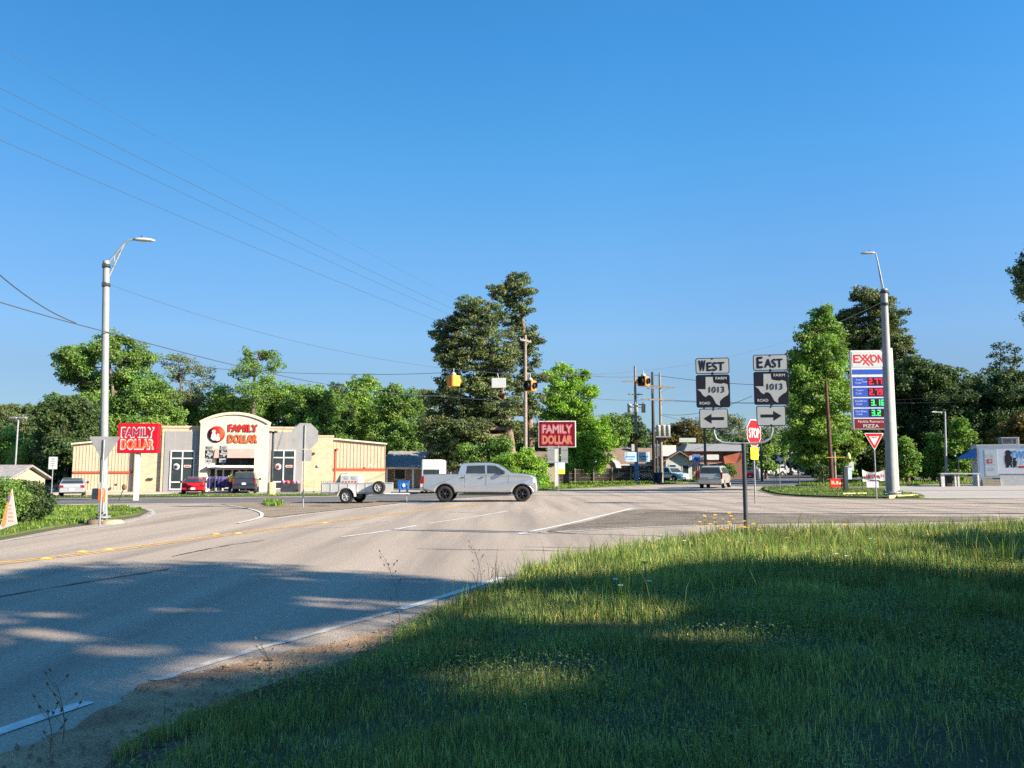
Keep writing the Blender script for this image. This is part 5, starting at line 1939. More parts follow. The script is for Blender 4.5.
def fd_sign(label, px0, px1, py0, py1, Y, post_px, post_w, rz, bgm, rim, letter1, letter2, outl, ybase=None):
    cxp = (px0 + px1) / 2
    p = gat(post_px, Y)
    k = Y / F_PX
    root = thing('store_pole_sign', label, 'store sign', p, rz)
    w, h = (px1 - px0) * k, (py1 - py0) * k
    zc = zz((py0 + py1) / 2, Y) - p.z
    dx = (cxp - post_px) * k
    b = MB()
    b.box(-post_w / 2, post_w / 2, -.12, .16, -.2, zc + h * .3, M_white, None, .02)
    b.build('post', root)
    b = MB()
    b.box(dx - w / 2, dx + w / 2, -.24, .24, zc - h / 2, zc + h / 2, rim, None, .03)
    b.box(dx - w / 2 + .09, dx + w / 2 - .09, -.252, -.242, zc - h / 2 + .09, zc + h / 2 - .09, bgm)
    b.build('cabinet', root)
    b = MB()
    M1 = TR(0, -.254, 0)
    for s, cz, l in (('FAMILY', zc + h * .19, letter1), ('DOLLAR', zc - h * .21, letter2)):
        text_into(b, s, h * .335, outl, M1 @ TR(dx, 0, cz), w=w * .80, bold=.065)
        text_into(b, s, h * .27, l, M1 @ TR(dx, -.008, cz), w=w * .755, bold=.05)
    b.build('lettering', root)
    return root


fd_sign('bright red FAMILY DOLLAR sign box on a white post, left of the store front', 118, 157.5, 423.5, 453, 51, 137.2, .26, R(3), M_sr, M_sr, mat('letter_maroon', (.30, .02, .05), .4, 0, .05, 3), M_logo2, M_signw)
fr = fd_sign('dark maroon FAMILY DOLLAR sign box with a white rim, beside the pines', 538.5, 576, 421, 447.5, 74, 556.5, .38, R(-3), M_sm, M_white, mat('letter_pink', (.45, .24, .26), .4, 0, .05, 3), mat('letter_salmon', (.48, .18, .11), .4, 0, .05, 3), mat('letter_dark_red', (.45, .06, .08), .4, 0, .05, 3))

# two small sign backs and a blue and yellow poster on a thin post before the maroon sign
Y = 60
p = gat(558.5, Y)
root = thing('sign_backs', 'pair of grey sign backs with a blue and yellow poster under the maroon sign', 'road sign', p)
b = MB()
post(b, 0, .05, zz(445, Y) - p.z, M_galv, .035)
b.tube([(-.9, .03, zz(462, Y) - p.z), (.6, .03, zz(462, Y) - p.z)], .025, M_galv, 6)
b.build('post', root)
for px in (551, 564.5):
    b = MB()
    x = (px - 558.5) * Y / F_PX
    for zt, zb_ in ((446, 450), (450.3, 459), (459.3, 463)):
        b.box(x - .26, x + .26, 0, .01, zz(zb_, Y) - p.z, zz(zt, Y) - p.z, M_signback)
    b.build('sign_back', root)
b = MB()
x = (561.5 - 558.5) * Y / F_PX
b.box(x - .25, x + .25, -.04, -.03, zz(474, Y) - p.z, zz(462.5, Y) - p.z, mat('poster_pale_blue', (.45, .62, .75), .6, 0, .1, 3))
b.box(x - .25, x + .25, -.046, -.041, zz(474, Y) - p.z, zz(469, Y) - p.z, mat('poster_yellow', (.75, .68, .08), .6, 0, .1, 3))
b.build('poster', root)

# ------------------------------------------------------------------ fuel price sign
Y = 48
k = Y / F_PX
p = gat(895.5, Y)
px_root = thing('fuel_price_sign', 'tall white EXXON fuel price board with red and green digits on a white column', 'fuel sign', p, R(-4))
PX = lambda q: (q - 895.5) * k
PF = lambda q: PX(888.6 - (888.6 - q) * .82)
PZ = lambda q: zz(q, Y) - p.z
M_blue = mat('panel_blue', (0.015, 0.065, 0.38), .6, 0, .08, 3)
M_crim = mat('panel_crimson', (0.17, 0.012, 0.02), .35, 0, .08, 3)
M_ledr = mat('led_red', (.3, .01, .02), .4, 0, .05, 5, emit=((1.0, .02, .05), .55))
M_ledg = mat('led_green', (.01, .3, .08), .4, 0, .05, 5, emit=((.08, 1.0, .25), .45))
M_exred = mat('fuel_letter_red', (.5, .015, .03), .6, 0, .05, 3)
b = MB()
b.box(PX(888.5), PX(897.5) + .05, -.02, .35, -.2, PZ(348), M_white, None, .03)
b.build('column', px_root)
b = MB()
b.box(PF(849.6), PX(888.4), .02, .32, PZ(429.5), PZ(350), M_white, None, .03)
b.build('cabinet', px_root)
cw0, cw1 = PF(851.5), PX(888)


def prow(z0, z1, m):
    b = MB()
    b.box(cw0, cw1, .004, .018, PZ(z1), PZ(z0), m)
    return b


b = prow(351.3, 366.8, M_signw)
wz = PZ(359.2)
hgt_ = .47
for (ch, xc, w_) in (('E', 856.4, .30), ('O', 877.6, .38), ('N', 885.8, .3)):
    text_into(b, ch, hgt_, M_exred, TR(PF(xc) , 0.003, wz + .04), w=w_, bold=.04)
for sx_ in (0.0, .26):                          # the interlocked pair of X
    c0 = PF(863.5) + .06 + sx_ * .9
    for (x0, z0, x1, z1) in ((-.24, .26, .24 + .12, -.42), (.26, .26, -.24, -.26 - (.1 if sx_ else 0))):
        d = Vector((x1 - x0, 0, z1 - z0))
        n = Vector((-d.z, 0, d.x)).normalized() * .04
        P_ = [Vector((c0 + x0, 0, wz + .04 + z0)), Vector((c0 + x1, 0, wz + .04 + z1))]
        yy = -.002 - .002 * (sx_ > 0) - .0008 * (x0 > 0)
        b.quad([(q + s_ * n) + Vector((0, yy, 0)) for q, s_ in ((P_[0], 1), (P_[1], 1), (P_[1], -1), (P_[0], -1))], M_exred)
b.build('brand_panel', px_root)
b = prow(369.2, 374, M_blue)
b.build('blue_band', px_root)
SEG = {'0': 'abcdef', '1': 'bc', '2': 'abged', '3': 'abgcd', '4': 'fgbc', '5': 'afgcd', '6': 'afgedc', '7': 'abc', '8': 'abcdefg', '9': 'abcdfg'}


def digit(b, ch, x, z, w, h, m):
    t = h * .17
    R_ = {'a': (0, w, h - t, h), 'g': (0, w, h / 2 - t / 2, h / 2 + t / 2), 'd': (0, w, 0, t), 'f': (0, t, h / 2, h), 'b': (w - t, w, h / 2, h), 'e': (0, t, 0, h / 2), 'c': (w - t, w, 0, h / 2)}
    for i, s in enumerate(SEG[ch]):
        a = R_[s]
        b.box(x + a[0], x + a[1], -.012 - .0007 * i, -.004, z + a[2], z + a[3], m)


for (z0, z1, l1, l2, price, m) in ((376.8, 385.8, 'Regular', 'Cash', '2.77', M_ledr), (387.3, 396.5, 'Regular', 'Credit', '2.79', M_ledr),
                                   (398, 407, 'Diesel Efficient', 'Cash', '3.16', M_ledg), (408.4, 417.2, 'Diesel Efficient', 'Credit', '3.2', M_ledg)):
    b = prow(z0, z1, M_blue)
    zc = (PZ(z0) + PZ(z1)) / 2
    b.box(PF(869), PX(887.4), -.003, .003, PZ(z1) + .04, PZ(z0) - .04, mat('led_window_dark', (.03, .01, .012) if m is M_ledr else (.01, .02, .012), .3, 0, .1, 5))
    text_into(b, l1, .11, M_signw, TR(PF(859.5), -.001, zc + .1), w=.66 if len(l1) > 8 else .42)
    text_into(b, l2, .11, M_signw, TR(PF(857.5), -.001, zc - .08), w=.34)
    if l2 == 'Cash' and price == '2.77':
        b.box(PF(862), PF(868.5), -.002, .003, zc - .04, zc - .01, M_signw)
    xx = PF(870.4 if m is M_ledr else 872)
    hd = .36
    for ch in price:
        if ch == '.':
            b.box(xx - .02, xx + .04, -.012, -.004, zc - hd / 2, zc - hd / 2 + .06, m)
            xx += .09
        else:
            digit(b, ch, xx, zc - hd / 2, .19, hd, m)
            xx += .245
    b.build('price_row', px_root)
b = prow(418.6, 428.4, M_crim)
text_into(b, "Noble Roman's", .16, M_signw, TR(PF(870.5), 0, PZ(421.3)), w=1.5, bold=.01)
text_into(b, 'PIZZA', .18, M_signw, TR(PF(870.5), 0, PZ(425.8)), w=.9, bold=.02)
b.build('pizza_panel', px_root)
b = MB()
b.box(PX(889.5), PX(892.2), -.03, -.021, PZ(372), PZ(366), M_blue)
b.build('side_mark', px_root)

# ------------------------------------------------------------------ ice kiosk
Y = 61
k = Y / F_PX
p = gat(978, Y)
ik = thing('ice_kiosk', 'white walk up ice kiosk with penguin silhouettes and blue lettering at the right edge', 'kiosk', p, R(-21))
IX = lambda q: (q - 978) * k * .90
IZ = lambda q: zz(q, Y) - p.z
M_pb = mat('print_blue', (.05, .28, .62), .5, 0, .1, 4)
M_lb = mat('print_light_blue', (.30, .50, .68), .5, 0, .1, 4)
M_kw = mat('kiosk_white_panel', (.58, .60, .64), .5, 0, .05, 2)
b = MB()
b.prism([(IX(978), 0), (IX(980.5), 0), (IX(980.5), IZ(478)), (IX(999), IZ(478)), (IX(999), 0), (IX(1110), 0), (IX(1110), IZ(445.5)), (IX(978), IZ(445.5))], 0, 2.6, M_kw)
b.box(IX(977.5), IX(1110.5), -.05, 2.65, IZ(445.5) + .002, IZ(444.6), M_white)
b.box(IX(998.6), IX(1110), -.03, -.002, 0, IZ(473.5), M_white)
b.box(IX(998.6), IX(1110), -.045, -.031, IZ(473.8) - .04, IZ(473.8), M_dark)
b.build('body', ik)
b = MB()
b.box(IX(1003.5), IX(1020), .4, 1.8, IZ(444.4), IZ(438.2), M_galv, None, .03)
b.box(IX(1003), IX(1020.5), .35, 1.85, IZ(438.2) + .002, IZ(437.5), M_white)
for kx in range(5):
    b.box(IX(1005 + kx * 1.6), IX(1006 + kx * 1.6), .385, .398, IZ(443.5), IZ(439.5), M_dark)
b.box(IX(1014.5), IX(1017), .385, .398, IZ(443.8), IZ(439.5), M_dark)
b.build('roof_unit', ik)
b = MB()
b.box(IX(979.5), IX(997), -.03, -.002, IZ(477), IZ(449), mat('poster_field', (.32, .42, .52), .5, 0, .06, 3))
b.box(IX(985), IX(996.5), -.04, -.031, IZ(476), IZ(450), M_signw)
text_into(b, 'ICE', .26, M_lb, TR(IX(990.8), -.042, IZ(456)), w=.5, bold=.02)
text_into(b, '$2', .36, M_exred, TR(IX(989.5), -.042, IZ(461.5)), w=.42, bold=.03)
b.box(IX(986), IX(995.5), -.046, -.042, IZ(464.8), IZ(464.2), M_lb)
text_into(b, 'ICE', .22, M_lb, TR(IX(991), -.042, IZ(469)), w=.4, bold=.02)
b.build('service_panel', ik)
b = MB()
for i in range(3):
    b.box(IX(981), IX(998.4), -.35 + .12 * i, .3, .01 + .17 * i, .165 + .17 * i, mat('tan_step', (.42, .36, .28), .8, 0, .15, 5))
b.build('step', ik)


def penguin(b, cx, zb, h, m):
    S = [(-.13, 0), (.02, 0), (.03, .10), (.10, .12), (.13, .02), (.2, .02), (.17, .2), (.20, .42), (.28, .62), (.20, .60), (.14, .68), (.15, .78), (.27, .84), (.16, .92), (.08, 1.0), (-.06, .98), (-.12, .88),
         (-.10, .76), (-.16, .62), (-.17, .35), (-.12, .12)]
    b.prism([(cx + x * h, zb + z * h) for x, z in S], -.008, -.002, m)


b = MB()
penguin(b, IX(1007.2), IZ(467.6), 17.2 * k, M_black)
penguin(b, IX(1013), IZ(467.6), 9.8 * k, M_black)
text_into(b, 'TWICE', .58, M_pb, TR(IX(1021.5), -.003, IZ(455)), w=1.55, bold=.04, shear=.15)
text_into(b, 'THE ICE', .42, M_lb, TR(IX(1029), -.003, IZ(462)), w=2.0, bold=.03, shear=.1)
b.prism([(IX(1016.5), IZ(468)), (IX(1050), IZ(467)), (IX(1050), IZ(465.2)), (IX(1016.5), IZ(466))], -.006, -.002, M_exred)
b.prism([(IX(1014), IZ(450.5)), (IX(1024), IZ(446)), (IX(1040), IZ(446)), (IX(1040), IZ(448)), (IX(1026), IZ(449.5))], -.006, -.002, M_lb)
b.build('printed_graphics', ik)
# blue canopy beside it
b = MB()
c0, c1 = gat(960.5, 60.5), gat(977.3, 61)
M_bluec = mat('blue_tarpaulin', (.015, .13, .40), .6, 0, .12, 3)
root = thing('blue_canopy', 'bright blue sloping canopy leaning against the left end of the white ice kiosk', 'canopy', gat(977, 61), R(-27))
q = root.location
zt, zl = zz(448, 61) - q.z, zz(457.5, 61) - q.z
b.add([Vector(v) for v in ((-1.15, -.2, zl), (-.05, -.2, zt), (-.05, 2.4, zt), (-1.25, 2.4, zl), (-1.25, -.2, zl - .12), (-.05, -.2, zl - .05), (-.05, 2.4, zl - .05), (-1.25, 2.4, zl - .12))],
      [(0, 1, 2, 3), (0, 4, 5, 1), (3, 2, 6, 7), (0, 3, 7, 4)], M_bluec)
b.build('cover', root)
for (x, y) in ((-1.22, -.15), (-1.22, 2.3)):
    b = MB()
    post(b, x, y, zl - .02, M_dark, .03)
    b.build('leg', root)
# long counter / rail with posts
q = gat(959, 60)
root = thing('counter_rail', 'low dark counter rail on pale posts left of the white ice kiosk', 'rail', q)
K = 60 / F_PX
b = MB()
b.box((939 - 959) * K, (978 - 959) * K, -.22, .22, zz(474.2, 60) - q.z, zz(473, 60) - q.z, M_galv)
b.build('top_board', root)
for px in (942, 954.5, 957.6, 977.2):
    b = MB()
    w_ = .13 if px == 942 else .06
    b.box((px - 959) * K - w_, (px - 959) * K + w_, -.06, .06, -.1, zz(474.2, 60) - q.z, M_offw)
    b.build('leg', root)
b = MB()
b.box((944.5 - 959) * K, (953.4 - 959) * K, 0.2, .9, -.02, zz(475, 60) - q.z, M_black, None, .05)
o = b.build('bin', None, gat(959, 60.2))
tag(o, 'black box bin under the counter rail between its left posts', 'bin')
b = MB()
b.tube([(0, 0, -.1), (.2, 0, zz(411.5, 64) - gat(945, 64).z)], [.10, .07], M_galv, 8)
root = thing('light_pole', 'bare pale metal pole with a tiny side arm in front of the dark trees', 'light pole', gat(945.5, 64))
sh = b.build('shaft', root)
b = MB()
b.tube([(0, 0, zz(412, 64) - root.location.z - .03), (-.55, 0, zz(412, 64) - root.location.z)], .035, M_offw, 6)
b.box(-.85, -.5, -.1, .1, zz(412, 64) - root.location.z - .04, zz(412, 64) - root.location.z + .06, M_offw)
b.build('lamp_head', root)

# ------------------------------------------------------------------ small things right of the junction
p = gat(835.5, 50)
root = thing('yard_sign', 'small red yard sign with pale yellow marks on two wire legs in the grass island', 'yard sign', p, R(-3))
b = MB()
b.box(-.37, .37, -.01, .01, .32, .86, mat('yard_sign_red', (.62, .02, .03), .5, 0, .08, 4))
for x0, x1, z0, z1 in ((-.28, -.22, .50, .72), (-.18, -.04, .50, .56), (-.18, -.12, .50, .7), (.0, .13, .5, .7), (.18, .3, .5, .62)):
    b.box(x0, x1, -.014, -.0105, z0, z1, mat('pale_print', (.75, .62, .30), .5, 0, .2, 12))
b.build('board', root)
for x in (-.18, .18):
    b = MB()
    post(b, x, 0, .32, M_galv, .012)
    b.build('leg', root)
p = gat(845, 50)
root = thing('dark_pillar', 'square black pillar with a pale blue and white poster box on its right side', 'pillar', p)
k = 50 / F_PX
b = MB()
b.box(-.12, .12, -.12, .12, -.1, zz(467.5, 50) - p.z, M_dark, None, .01)
b.build('shaft', root)
b = MB()
b.box(.12 + .003, .36, -.1, .1, zz(479.5, 50) - p.z, zz(467.2, 50) - p.z, mat('poster_box_blue', (.42, .52, .62), .5, 0, .3, 9), None, .01)
b.box(-.05, .40, -.13, .13, zz(467.2, 50) - p.z + .002, zz(465.8, 50) - p.z, M_galv, None, .01)
b.build('poster_box', root)
b = MB()
b.prism([(.25, zz(467, 50) - p.z), (.35, zz(463, 50) - p.z), (.48, zz(461.5, 50) - p.z), (.52, zz(461.5, 50) - p.z), (.62, zz(461.8, 50) - p.z), (.62, zz(471, 50) - p.z), (.40, zz(470, 50) - p.z)], .15, .17, M_offw)
b.build('flyer', root)
# banner between stakes
Y = 52
k = Y / F_PX
p = gat(873.5, Y)
bn = thing('banner', 'sagging white banner with red and black lettering tied between stakes by the steel pole', 'banner', p)
b = MB()
vs, fs = [], []
n = 14
for i in range(n + 1):
    t = i / n
    x = (-11.3 + 22.8 * t) * k
    ztop = zz(469.6 + 3.0 * 4 * t * (1 - t), Y) - p.z
    zbot = zz(481 - (1.0 if .3 < t < .75 else -.6 * (t < .3)), Y) - p.z
    yy = .05 * math.sin(9 * t)
    vs += [(x, yy, ztop), (x, yy, zbot), (x, yy + .012, ztop), (x, yy + .012, zbot)]
for i in range(n):
    a = 4 * i
    fs += [(a, a + 1, a + 5, a + 4), (a + 2, a + 6, a + 7, a + 3), (a, a + 4, a + 6, a + 2), (a + 1, a + 3, a + 7, a + 5)]
b.add(vs, fs, mat('banner_cloth', (.5, .49, .45), .8, 0, .06, 4))
rdx = random.Random(3)
for i in range(9):
    x = (-8 + i * 2.1) * k
    z0 = zz(477.5, Y) - p.z
    m = (M_exred, M_dark, M_exred, mat('lettering_purple', (.2, .1, .3), .6, 0, .1, 5))[i % 4]
    hgt2 = rdx.uniform(.14, .28)
    b.box(x - .035, x + .035, -.09, -.065, z0, z0 + hgt2, m)
    b.box(x - .035, x + .07, -.092, -.066, z0 + hgt2 * .45, z0 + hgt2 * .45 + .05, m)
b.build('cloth', bn)
b = MB()
b.box(-8 * k, 4 * k, -.06, -.045, zz(487.5, Y) - p.z, zz(481.4, Y) - p.z, mat('lavender_cloth', (.55, .50, .62), .8, 0, .15, 8))
b.build('lower_cloth', bn)
for x in (-11.6 * k, 11.7 * k):
    b = MB()
    post(b, x, .03, zz(468.5, Y) - p.z, M_dark, .02)
    b.build('stake', bn)

# kerb blocks
M_kerb = mat('pale_yellow_kerb', (.55, .45, .22), .85, 0, .2, 5, .3)
def kerb(label, a, c, m, h=.13, w=.16):
    d = c - a
    b = MB()
    L_ = math.hypot(d.x, d.y)
    b.box(0, L_, -w / 2, w / 2, -.05, h, m, None, .025)
    o = b.build('kerb', None, (a.x, a.y, G(a.x, a.y) + .012), math.atan2(d.y, d.x))
    return tag(o, label, 'kerb')


kerb('pale yellow kerb block on the grass island left of the yield sign', gp(842, 495.6), gp(866, 494.8), M_kerb)
kerb('pale yellow kerb at the foot of the steel signal pole', gp(888, 498.4), gp(917, 496.6), M_kerb)

# small posts and the distant route marker near the far end of the island
p = gat(779.5, 56)
root = thing('route_marker', 'small farm road marker with two thin extra posts on the far grass island tip', 'road sign', p, R(4))
k = 56 / F_PX
b = MB()
for dx_, h_ in ((-.42, 1.0), (-.22, .9)):
    post(b, dx_, 0, h_, M_galv, .022)
post(b, 0, .03, zz(455, 56) - p.z, M_galv, .03)
b.build('post', root)
b = MB()
zc = zz(459.5, 56) - p.z
panel(b, 0, zc, .62, .62, 0, M_sblack, None, .03)
b.prism([(q[0] * .6, zc + q[1] * .6) for q in TEX], -.006, -.003, M_sgrey)
b.build('route_plate', root)
p = gat(798.5, 62)
b = MB()
b.tube([(0, 0, -.1), (0, 0, 1.15)], .035, M_dark, 8)
b.lathe([(.001, 1.3), (.09, 1.27), (.10, 1.1), (.001, 1.1)], M_dark, 10)
o = b.build('bollard', None, p)
tag(o, 'thin dark post standing on the edge of the side street before the white pickups', 'bollard')

# ------------------------------------------------------------------ vehicles
def paint(name, c, metal=.35, rough=.32):
    return mat(name, c, rough, metal, .04, 2, coat=.6)


M_rim = mat('alloy_rim', (.45, .46, .47), .35, .7, .1, 8)
M_rimb = mat('black_rim', (.03, .03, .035), .35, .4, .2, 8)
M_tail = mat('tail_lamp_red', (.20, .012, .015), .2, 0, .1, 6)
M_head = mat('head_lamp', (.55, .57, .60), .12, 0, .1, 6)
M_plast = mat('dark_trim_plastic', (.035, .037, .04), .7, 0, .2, 9)
M_plate = mat('licence_plate', (.55, .57, .60), .5, 0, .1, 9)
M_chrome = mat('chrome_trim', (.6, .6, .62), .15, .9, .05, 4)


def wheel(parent, x, y, r, w, rim, name='wheel', M=None, spokes=6):
    """y sign tells the outer side."""
    s = 1 if y > 0 else -1
    Mw = TR(x, y, r, rx=R(-90) * s)
    if M is not None:
        Mw = M @ Mw
    b = MB()
    b.lathe([(r * .62, -w / 2), (r * .93, -w / 2), (r, -w / 2 + .04), (r, w / 2 - .04), (r * .93, w / 2), (r * .66, w / 2 + .005), (r * .62, w / 2 - .01)], M_rubber, 24, Mw)
    t = b.build('tyre', None)
    t.name = name
    t.parent = parent
    KIDS.setdefault(parent.name, []).append(t)
    b = MB()
    b.lathe([(r * .62, -w / 2), (r * .64, w / 2 - .005), (r * .58, w / 2 - .03), (r * .54, w / 2 - .09), (.001, w / 2 - .10)], rim, 24, Mw)
    for k in range(spokes):
        a = 2 * math.pi * k / spokes
        b.box(r * .10, r * .60, -r * .075, r * .075, w / 2 - .095, w / 2 - .025, rim, Mw @ Matrix.Rotation(a, 4, 'Z'))
    b.lathe([(.001, w / 2), (r * .14, w / 2 - .01), (r * .17, w / 2 - .09)], rim, 12, Mw)
    b.build('rim', t)
    return t


def inset(poly, d):
    n = len(poly)
    ar = sum(poly[i][0] * poly[(i + 1) % n][1] - poly[(i + 1) % n][0] * poly[i][1] for i in range(n))
    s = 1 if ar > 0 else -1
    out = []
    for i in range(n):
        p, q, r_ = Vector(poly[i - 1]), Vector(poly[i]), Vector(poly[(i + 1) % n])
        a, b_ = (q - p).normalized(), (r_ - q).normalized()
        na, nb = Vector((-a.y, a.x)) * s, Vector((-b_.y, b_.x)) * s
        m = (na + nb)
        if m.length < 1e-4:
            m = na
        m.normalize()
        out.append(tuple(q + m * d))
    return out


def slab(b, poly, hw, m, e=.06, widen=None):
    """Body shell: outline in x,z across the width, with rounded-over sides. widen(x, z) scales half width."""
    W = widen or (lambda x, z: 1.0)
    rings = []
    inn = inset(poly, e * .75)
    inn2 = inset(poly, e * .22)
    for y, P in ((-hw, inn), (-hw + e * .35, inn2), (-hw + e, poly), (hw - e, poly), (hw - e * .35, inn2), (hw, inn)):
        rings.append([Vector((x, y * W(x, z), z)) for x, z in P])
    n = len(poly)
    vs = [v for r_ in rings for v in r_]
    fs = []
    for i in range(len(rings) - 1):
        for k in range(n):
            fs.append((i * n + k, i * n + (k + 1) % n, (i + 1) * n + (k + 1) % n, (i + 1) * n + k))
    b.add(vs, fs, m, False)
    b.add(rings[0], [tuple(range(n))], m)
    b.add(rings[-1], [tuple(range(n - 1, -1, -1))], m)


def arch(xc, r, zs, n=9):
    """Wheel opening traversed towards -x."""
    out = []
    a0 = math.asin(max(-1, min(1, (zs - r * .82) / r)))
    for k in range(n + 1):
        a = a0 + (math.pi - 2 * a0) * k / n
        out.append((xc + r * math.cos(a), r * .82 + r * math.sin(a)))
    return out


def car(name, label, cat, loc, rz, S, group=None):
    root = thing(name, label, cat, loc, rz, group)
    hw = S['hw']
    zs = S['sill']
    xr, xf = S['wheels']
    ra = S['arch']
    low = [S['rear_low'], ] + [] 
    bottom = [(S['front_low'][0], S['front_low'][1])] + arch(xf, ra, zs) + arch(xr, ra, zs) + [(S['rear_low'][0], S['rear_low'][1])]
    poly = S['top'] + bottom           # top runs rear -> front, bottom front -> rear
    b = MB()
    fw = S.get('nose', .86)
    x0, x1 = min(p[0] for p in poly), max(p[0] for p in poly)

    def widen(x, z):
        t = max(0, (x - (x1 - .7)) / .7)
        u = max(0, ((x0 + .45) - x) / .45)
        bulge = 1 - .05 * abs((z - .75) / .75) ** 2
        return (1 - (1 - fw) * t * t - .07 * u * u) * bulge
    slab(b, poly, hw, S['paint'], .09, widen)
    b.box(xr - ra * .98, xr + ra * .98, -hw + .27, hw - .27, zs * .8, ra * .82 + ra * .93, M_black)
    b.box(xf - ra * .98, xf + ra * .98, -hw + .27, hw - .27, zs * .8, ra * .82 + ra * .93, M_black)
    body = b.build('body', root)
    # greenhouse
    gh = S['gh']
    zb = min(p[1] for p in gh)
    zt = max(p[1] for p in gh)
    tp = S.get('taper', .2)

    def gw(x, z):
        return (1 - tp * ((z - zb) / (zt - zb)) ** 1.15)
    b = MB()
    slab(b, gh, hw * .955, S['paint'], .05, gw)
    b.build('cabin', root)
    yw = lambda x, z, o=0.0: (hw * .955 * gw(x, z)) + o
    for poly_ in S['side_windows']:
        for s in (-1, 1):
            b = MB()
            b.add([Vector((x, s * yw(x, z, .004), z)) for x, z in poly_] + [Vector((x, s * yw(x, z, -.03), z)) for x, z in poly_],
                  [tuple(range(len(poly_))), tuple(range(2 * len(poly_) - 1, len(poly_) - 1, -1))] + [(i, (i + 1) % len(poly_), len(poly_) + (i + 1) % len(poly_), len(poly_) + i) for i in range(len(poly_))], M_glass)
            b.build('window', root)
    for nm, (pa, pb) in (('windscreen', S['front_glass']), ('rear_window', S['rear_glass'])):
        b = MB()
        d = Vector((pb[0] - pa[0], 0, pb[1] - pa[1])).normalized()
        nrm = Vector((d.z, 0, -d.x))
        if (nm == 'windscreen') != (nrm.x > 0):
            nrm = -nrm
        o1 = nrm * (.012 if nm == 'windscreen' else .045)
        P = []
        for (x, z) in (pa, pb):
            w_ = yw(x, z) - .09
            P += [Vector((x, -w_, z)) + o1, Vector((x, w_, z)) + o1]
        Q = [v - nrm * .03 for v in P]
        b.add(P + Q, [(0, 1, 3, 2), (4, 6, 7, 5), (0, 2, 6, 4), (1, 5, 7, 3), (0, 4, 5, 1), (2, 3, 7, 6)], M_glass)
        b.build(nm, root)
    for (x, s) in ((xf, -1), (xf, 1), (xr, -1), (xr, 1)):
        wheel(root, x, s * (hw - .13), S['r'], .24, S.get('rim', M_rim))
    for s in (-1, 1):
        for nm, key, m in (('headlight', 'head', M_head), ('tail_light', 'tail', M_tail)):
            a = S[key]
            b = MB()
            yo = hw * a[4]
            b.box(a[0], a[1], min(s * yo, s * (yo - a[5])), max(s * yo, s * (yo - a[5])), a[2], a[3], m, None, .02)
            b.build(nm, root)
        b = MB()
        mx, mz = S['mirror']
        b.box(mx - .1, mx + .08, min(s * (hw + .02), s * (hw + .2)), max(s * (hw + .02), s * (hw + .2)), mz - .09, mz + .1, S.get('mirror_mat', M_plast), None, .04)
        b.box(mx - .04, mx + .04, min(s * (hw - .1), s * (hw + .03)), max(s * (hw - .1), s * (hw + .03)), mz - .06, mz, M_plast)
        b.build('mirror', root)
        for hx, hz in S.get('handles', []):
            b = MB()
            yo = s * (hw + .012)
            b.box(hx - .09, hx + .09, yo - .02, yo + .02, hz - .018, hz + .018, S.get('handle_mat', M_plast), None, .008)
            b.build('door_handle', root)
    for (a, m) in S['trim']:
        b = MB()
        b.box(*a, m, None, .015)
        b.build('bumper' if a[1] - a[0] < .5 else 'side_trim', root)
    if S.get('lines'):
        b = MB()
        for (x, z0, z1) in S['lines']:
            for s in (-1, 1):
                yo = s * (hw + .0015)
                w_ = lambda z: s * (hw * (1 - .05 * abs((z - .75) / .75) ** 2)) + s * .003
                b.quad([(x - .007, w_(z0), z0), (x + .007, w_(z0), z0), (x + .007, w_(z1), z1), (x - .007, w_(z1), z1)], M_plast)
        b.build('door_seam', root)
    pl = S.get('plate')
    if pl:
        b = MB()
        b.box(pl[0] - .012, pl[0], -.16, .16, pl[1] - .08, pl[1] + .08, M_plate)
        b.build('licence_plate', root)
    if S.get('interior'):
        pass
    return root


silver = paint('silver_paint', (.46, .47, .49), .65, .24)
pick = dict(hw=.98, sill=.47, wheels=(-1.73, 2.13), arch=.49, r=.40, rear_low=(-2.78, .60), front_low=(2.74, .46), nose=.87, paint=silver, rim=M_rimb,
            top=[(-2.86, .72), (-2.88, 1.0), (-2.85, 1.37), (-1.05, 1.385), (0.2, 1.39), (1.62, 1.43), (2.15, 1.40), (2.58, 1.33), (2.78, 1.22), (2.87, 1.0), (2.91, .70), (2.88, .50)],
            gh=[(-1.08, 1.33), (-1.02, 1.6), (-.94, 1.85), (-.82, 1.915), (-.1, 1.95), (.6, 1.94), (.90, 1.87), (1.28, 1.65), (1.72, 1.38)],
            taper=.15, side_windows=[[(-.66, 1.41), (-.62, 1.79), (.28, 1.82), (.30, 1.41)], [(.40, 1.41), (.38, 1.82), (.80, 1.80), (1.02, 1.68), (1.28, 1.50), (1.30, 1.41)]],
            front_glass=((.94, 1.85), (1.66, 1.42)), rear_glass=((-.95, 1.80), (-1.05, 1.45)),
            head=(2.52, 2.80, .93, 1.13, .93, .24), tail=(-2.90, -2.76, .92, 1.28, .985, .14), mirror=(1.22, 1.47), handles=[(.14, 1.22), (-.80, 1.22)], mirror_mat=M_plast,
            trim=[((2.70, 2.93, -.72, .72, .52, .72), M_plast), ((2.80, 2.90, -.6, .6, .78, 1.06), M_plast), ((-2.98, -2.80, -.85, .85, .52, .72), M_chrome), ((-1.0, 1.5, -.90, -.80, .34, .42), M_plast), ((-1.0, 1.5, .80, .90, .34, .42), M_plast),
                  ((-2.78, -1.12, -.86, .86, 1.365, 1.385), M_plast)],
            lines=[(-1.10, .5, 1.36), (.34, .5, 1.38), (1.46, .55, 1.36), (-.72, .5, 1.36)], plate=(-2.99, .62))
tp = gp(480, 499.3)
tp.y = 40.9
tp.z = G(tp.x, tp.y) + .014
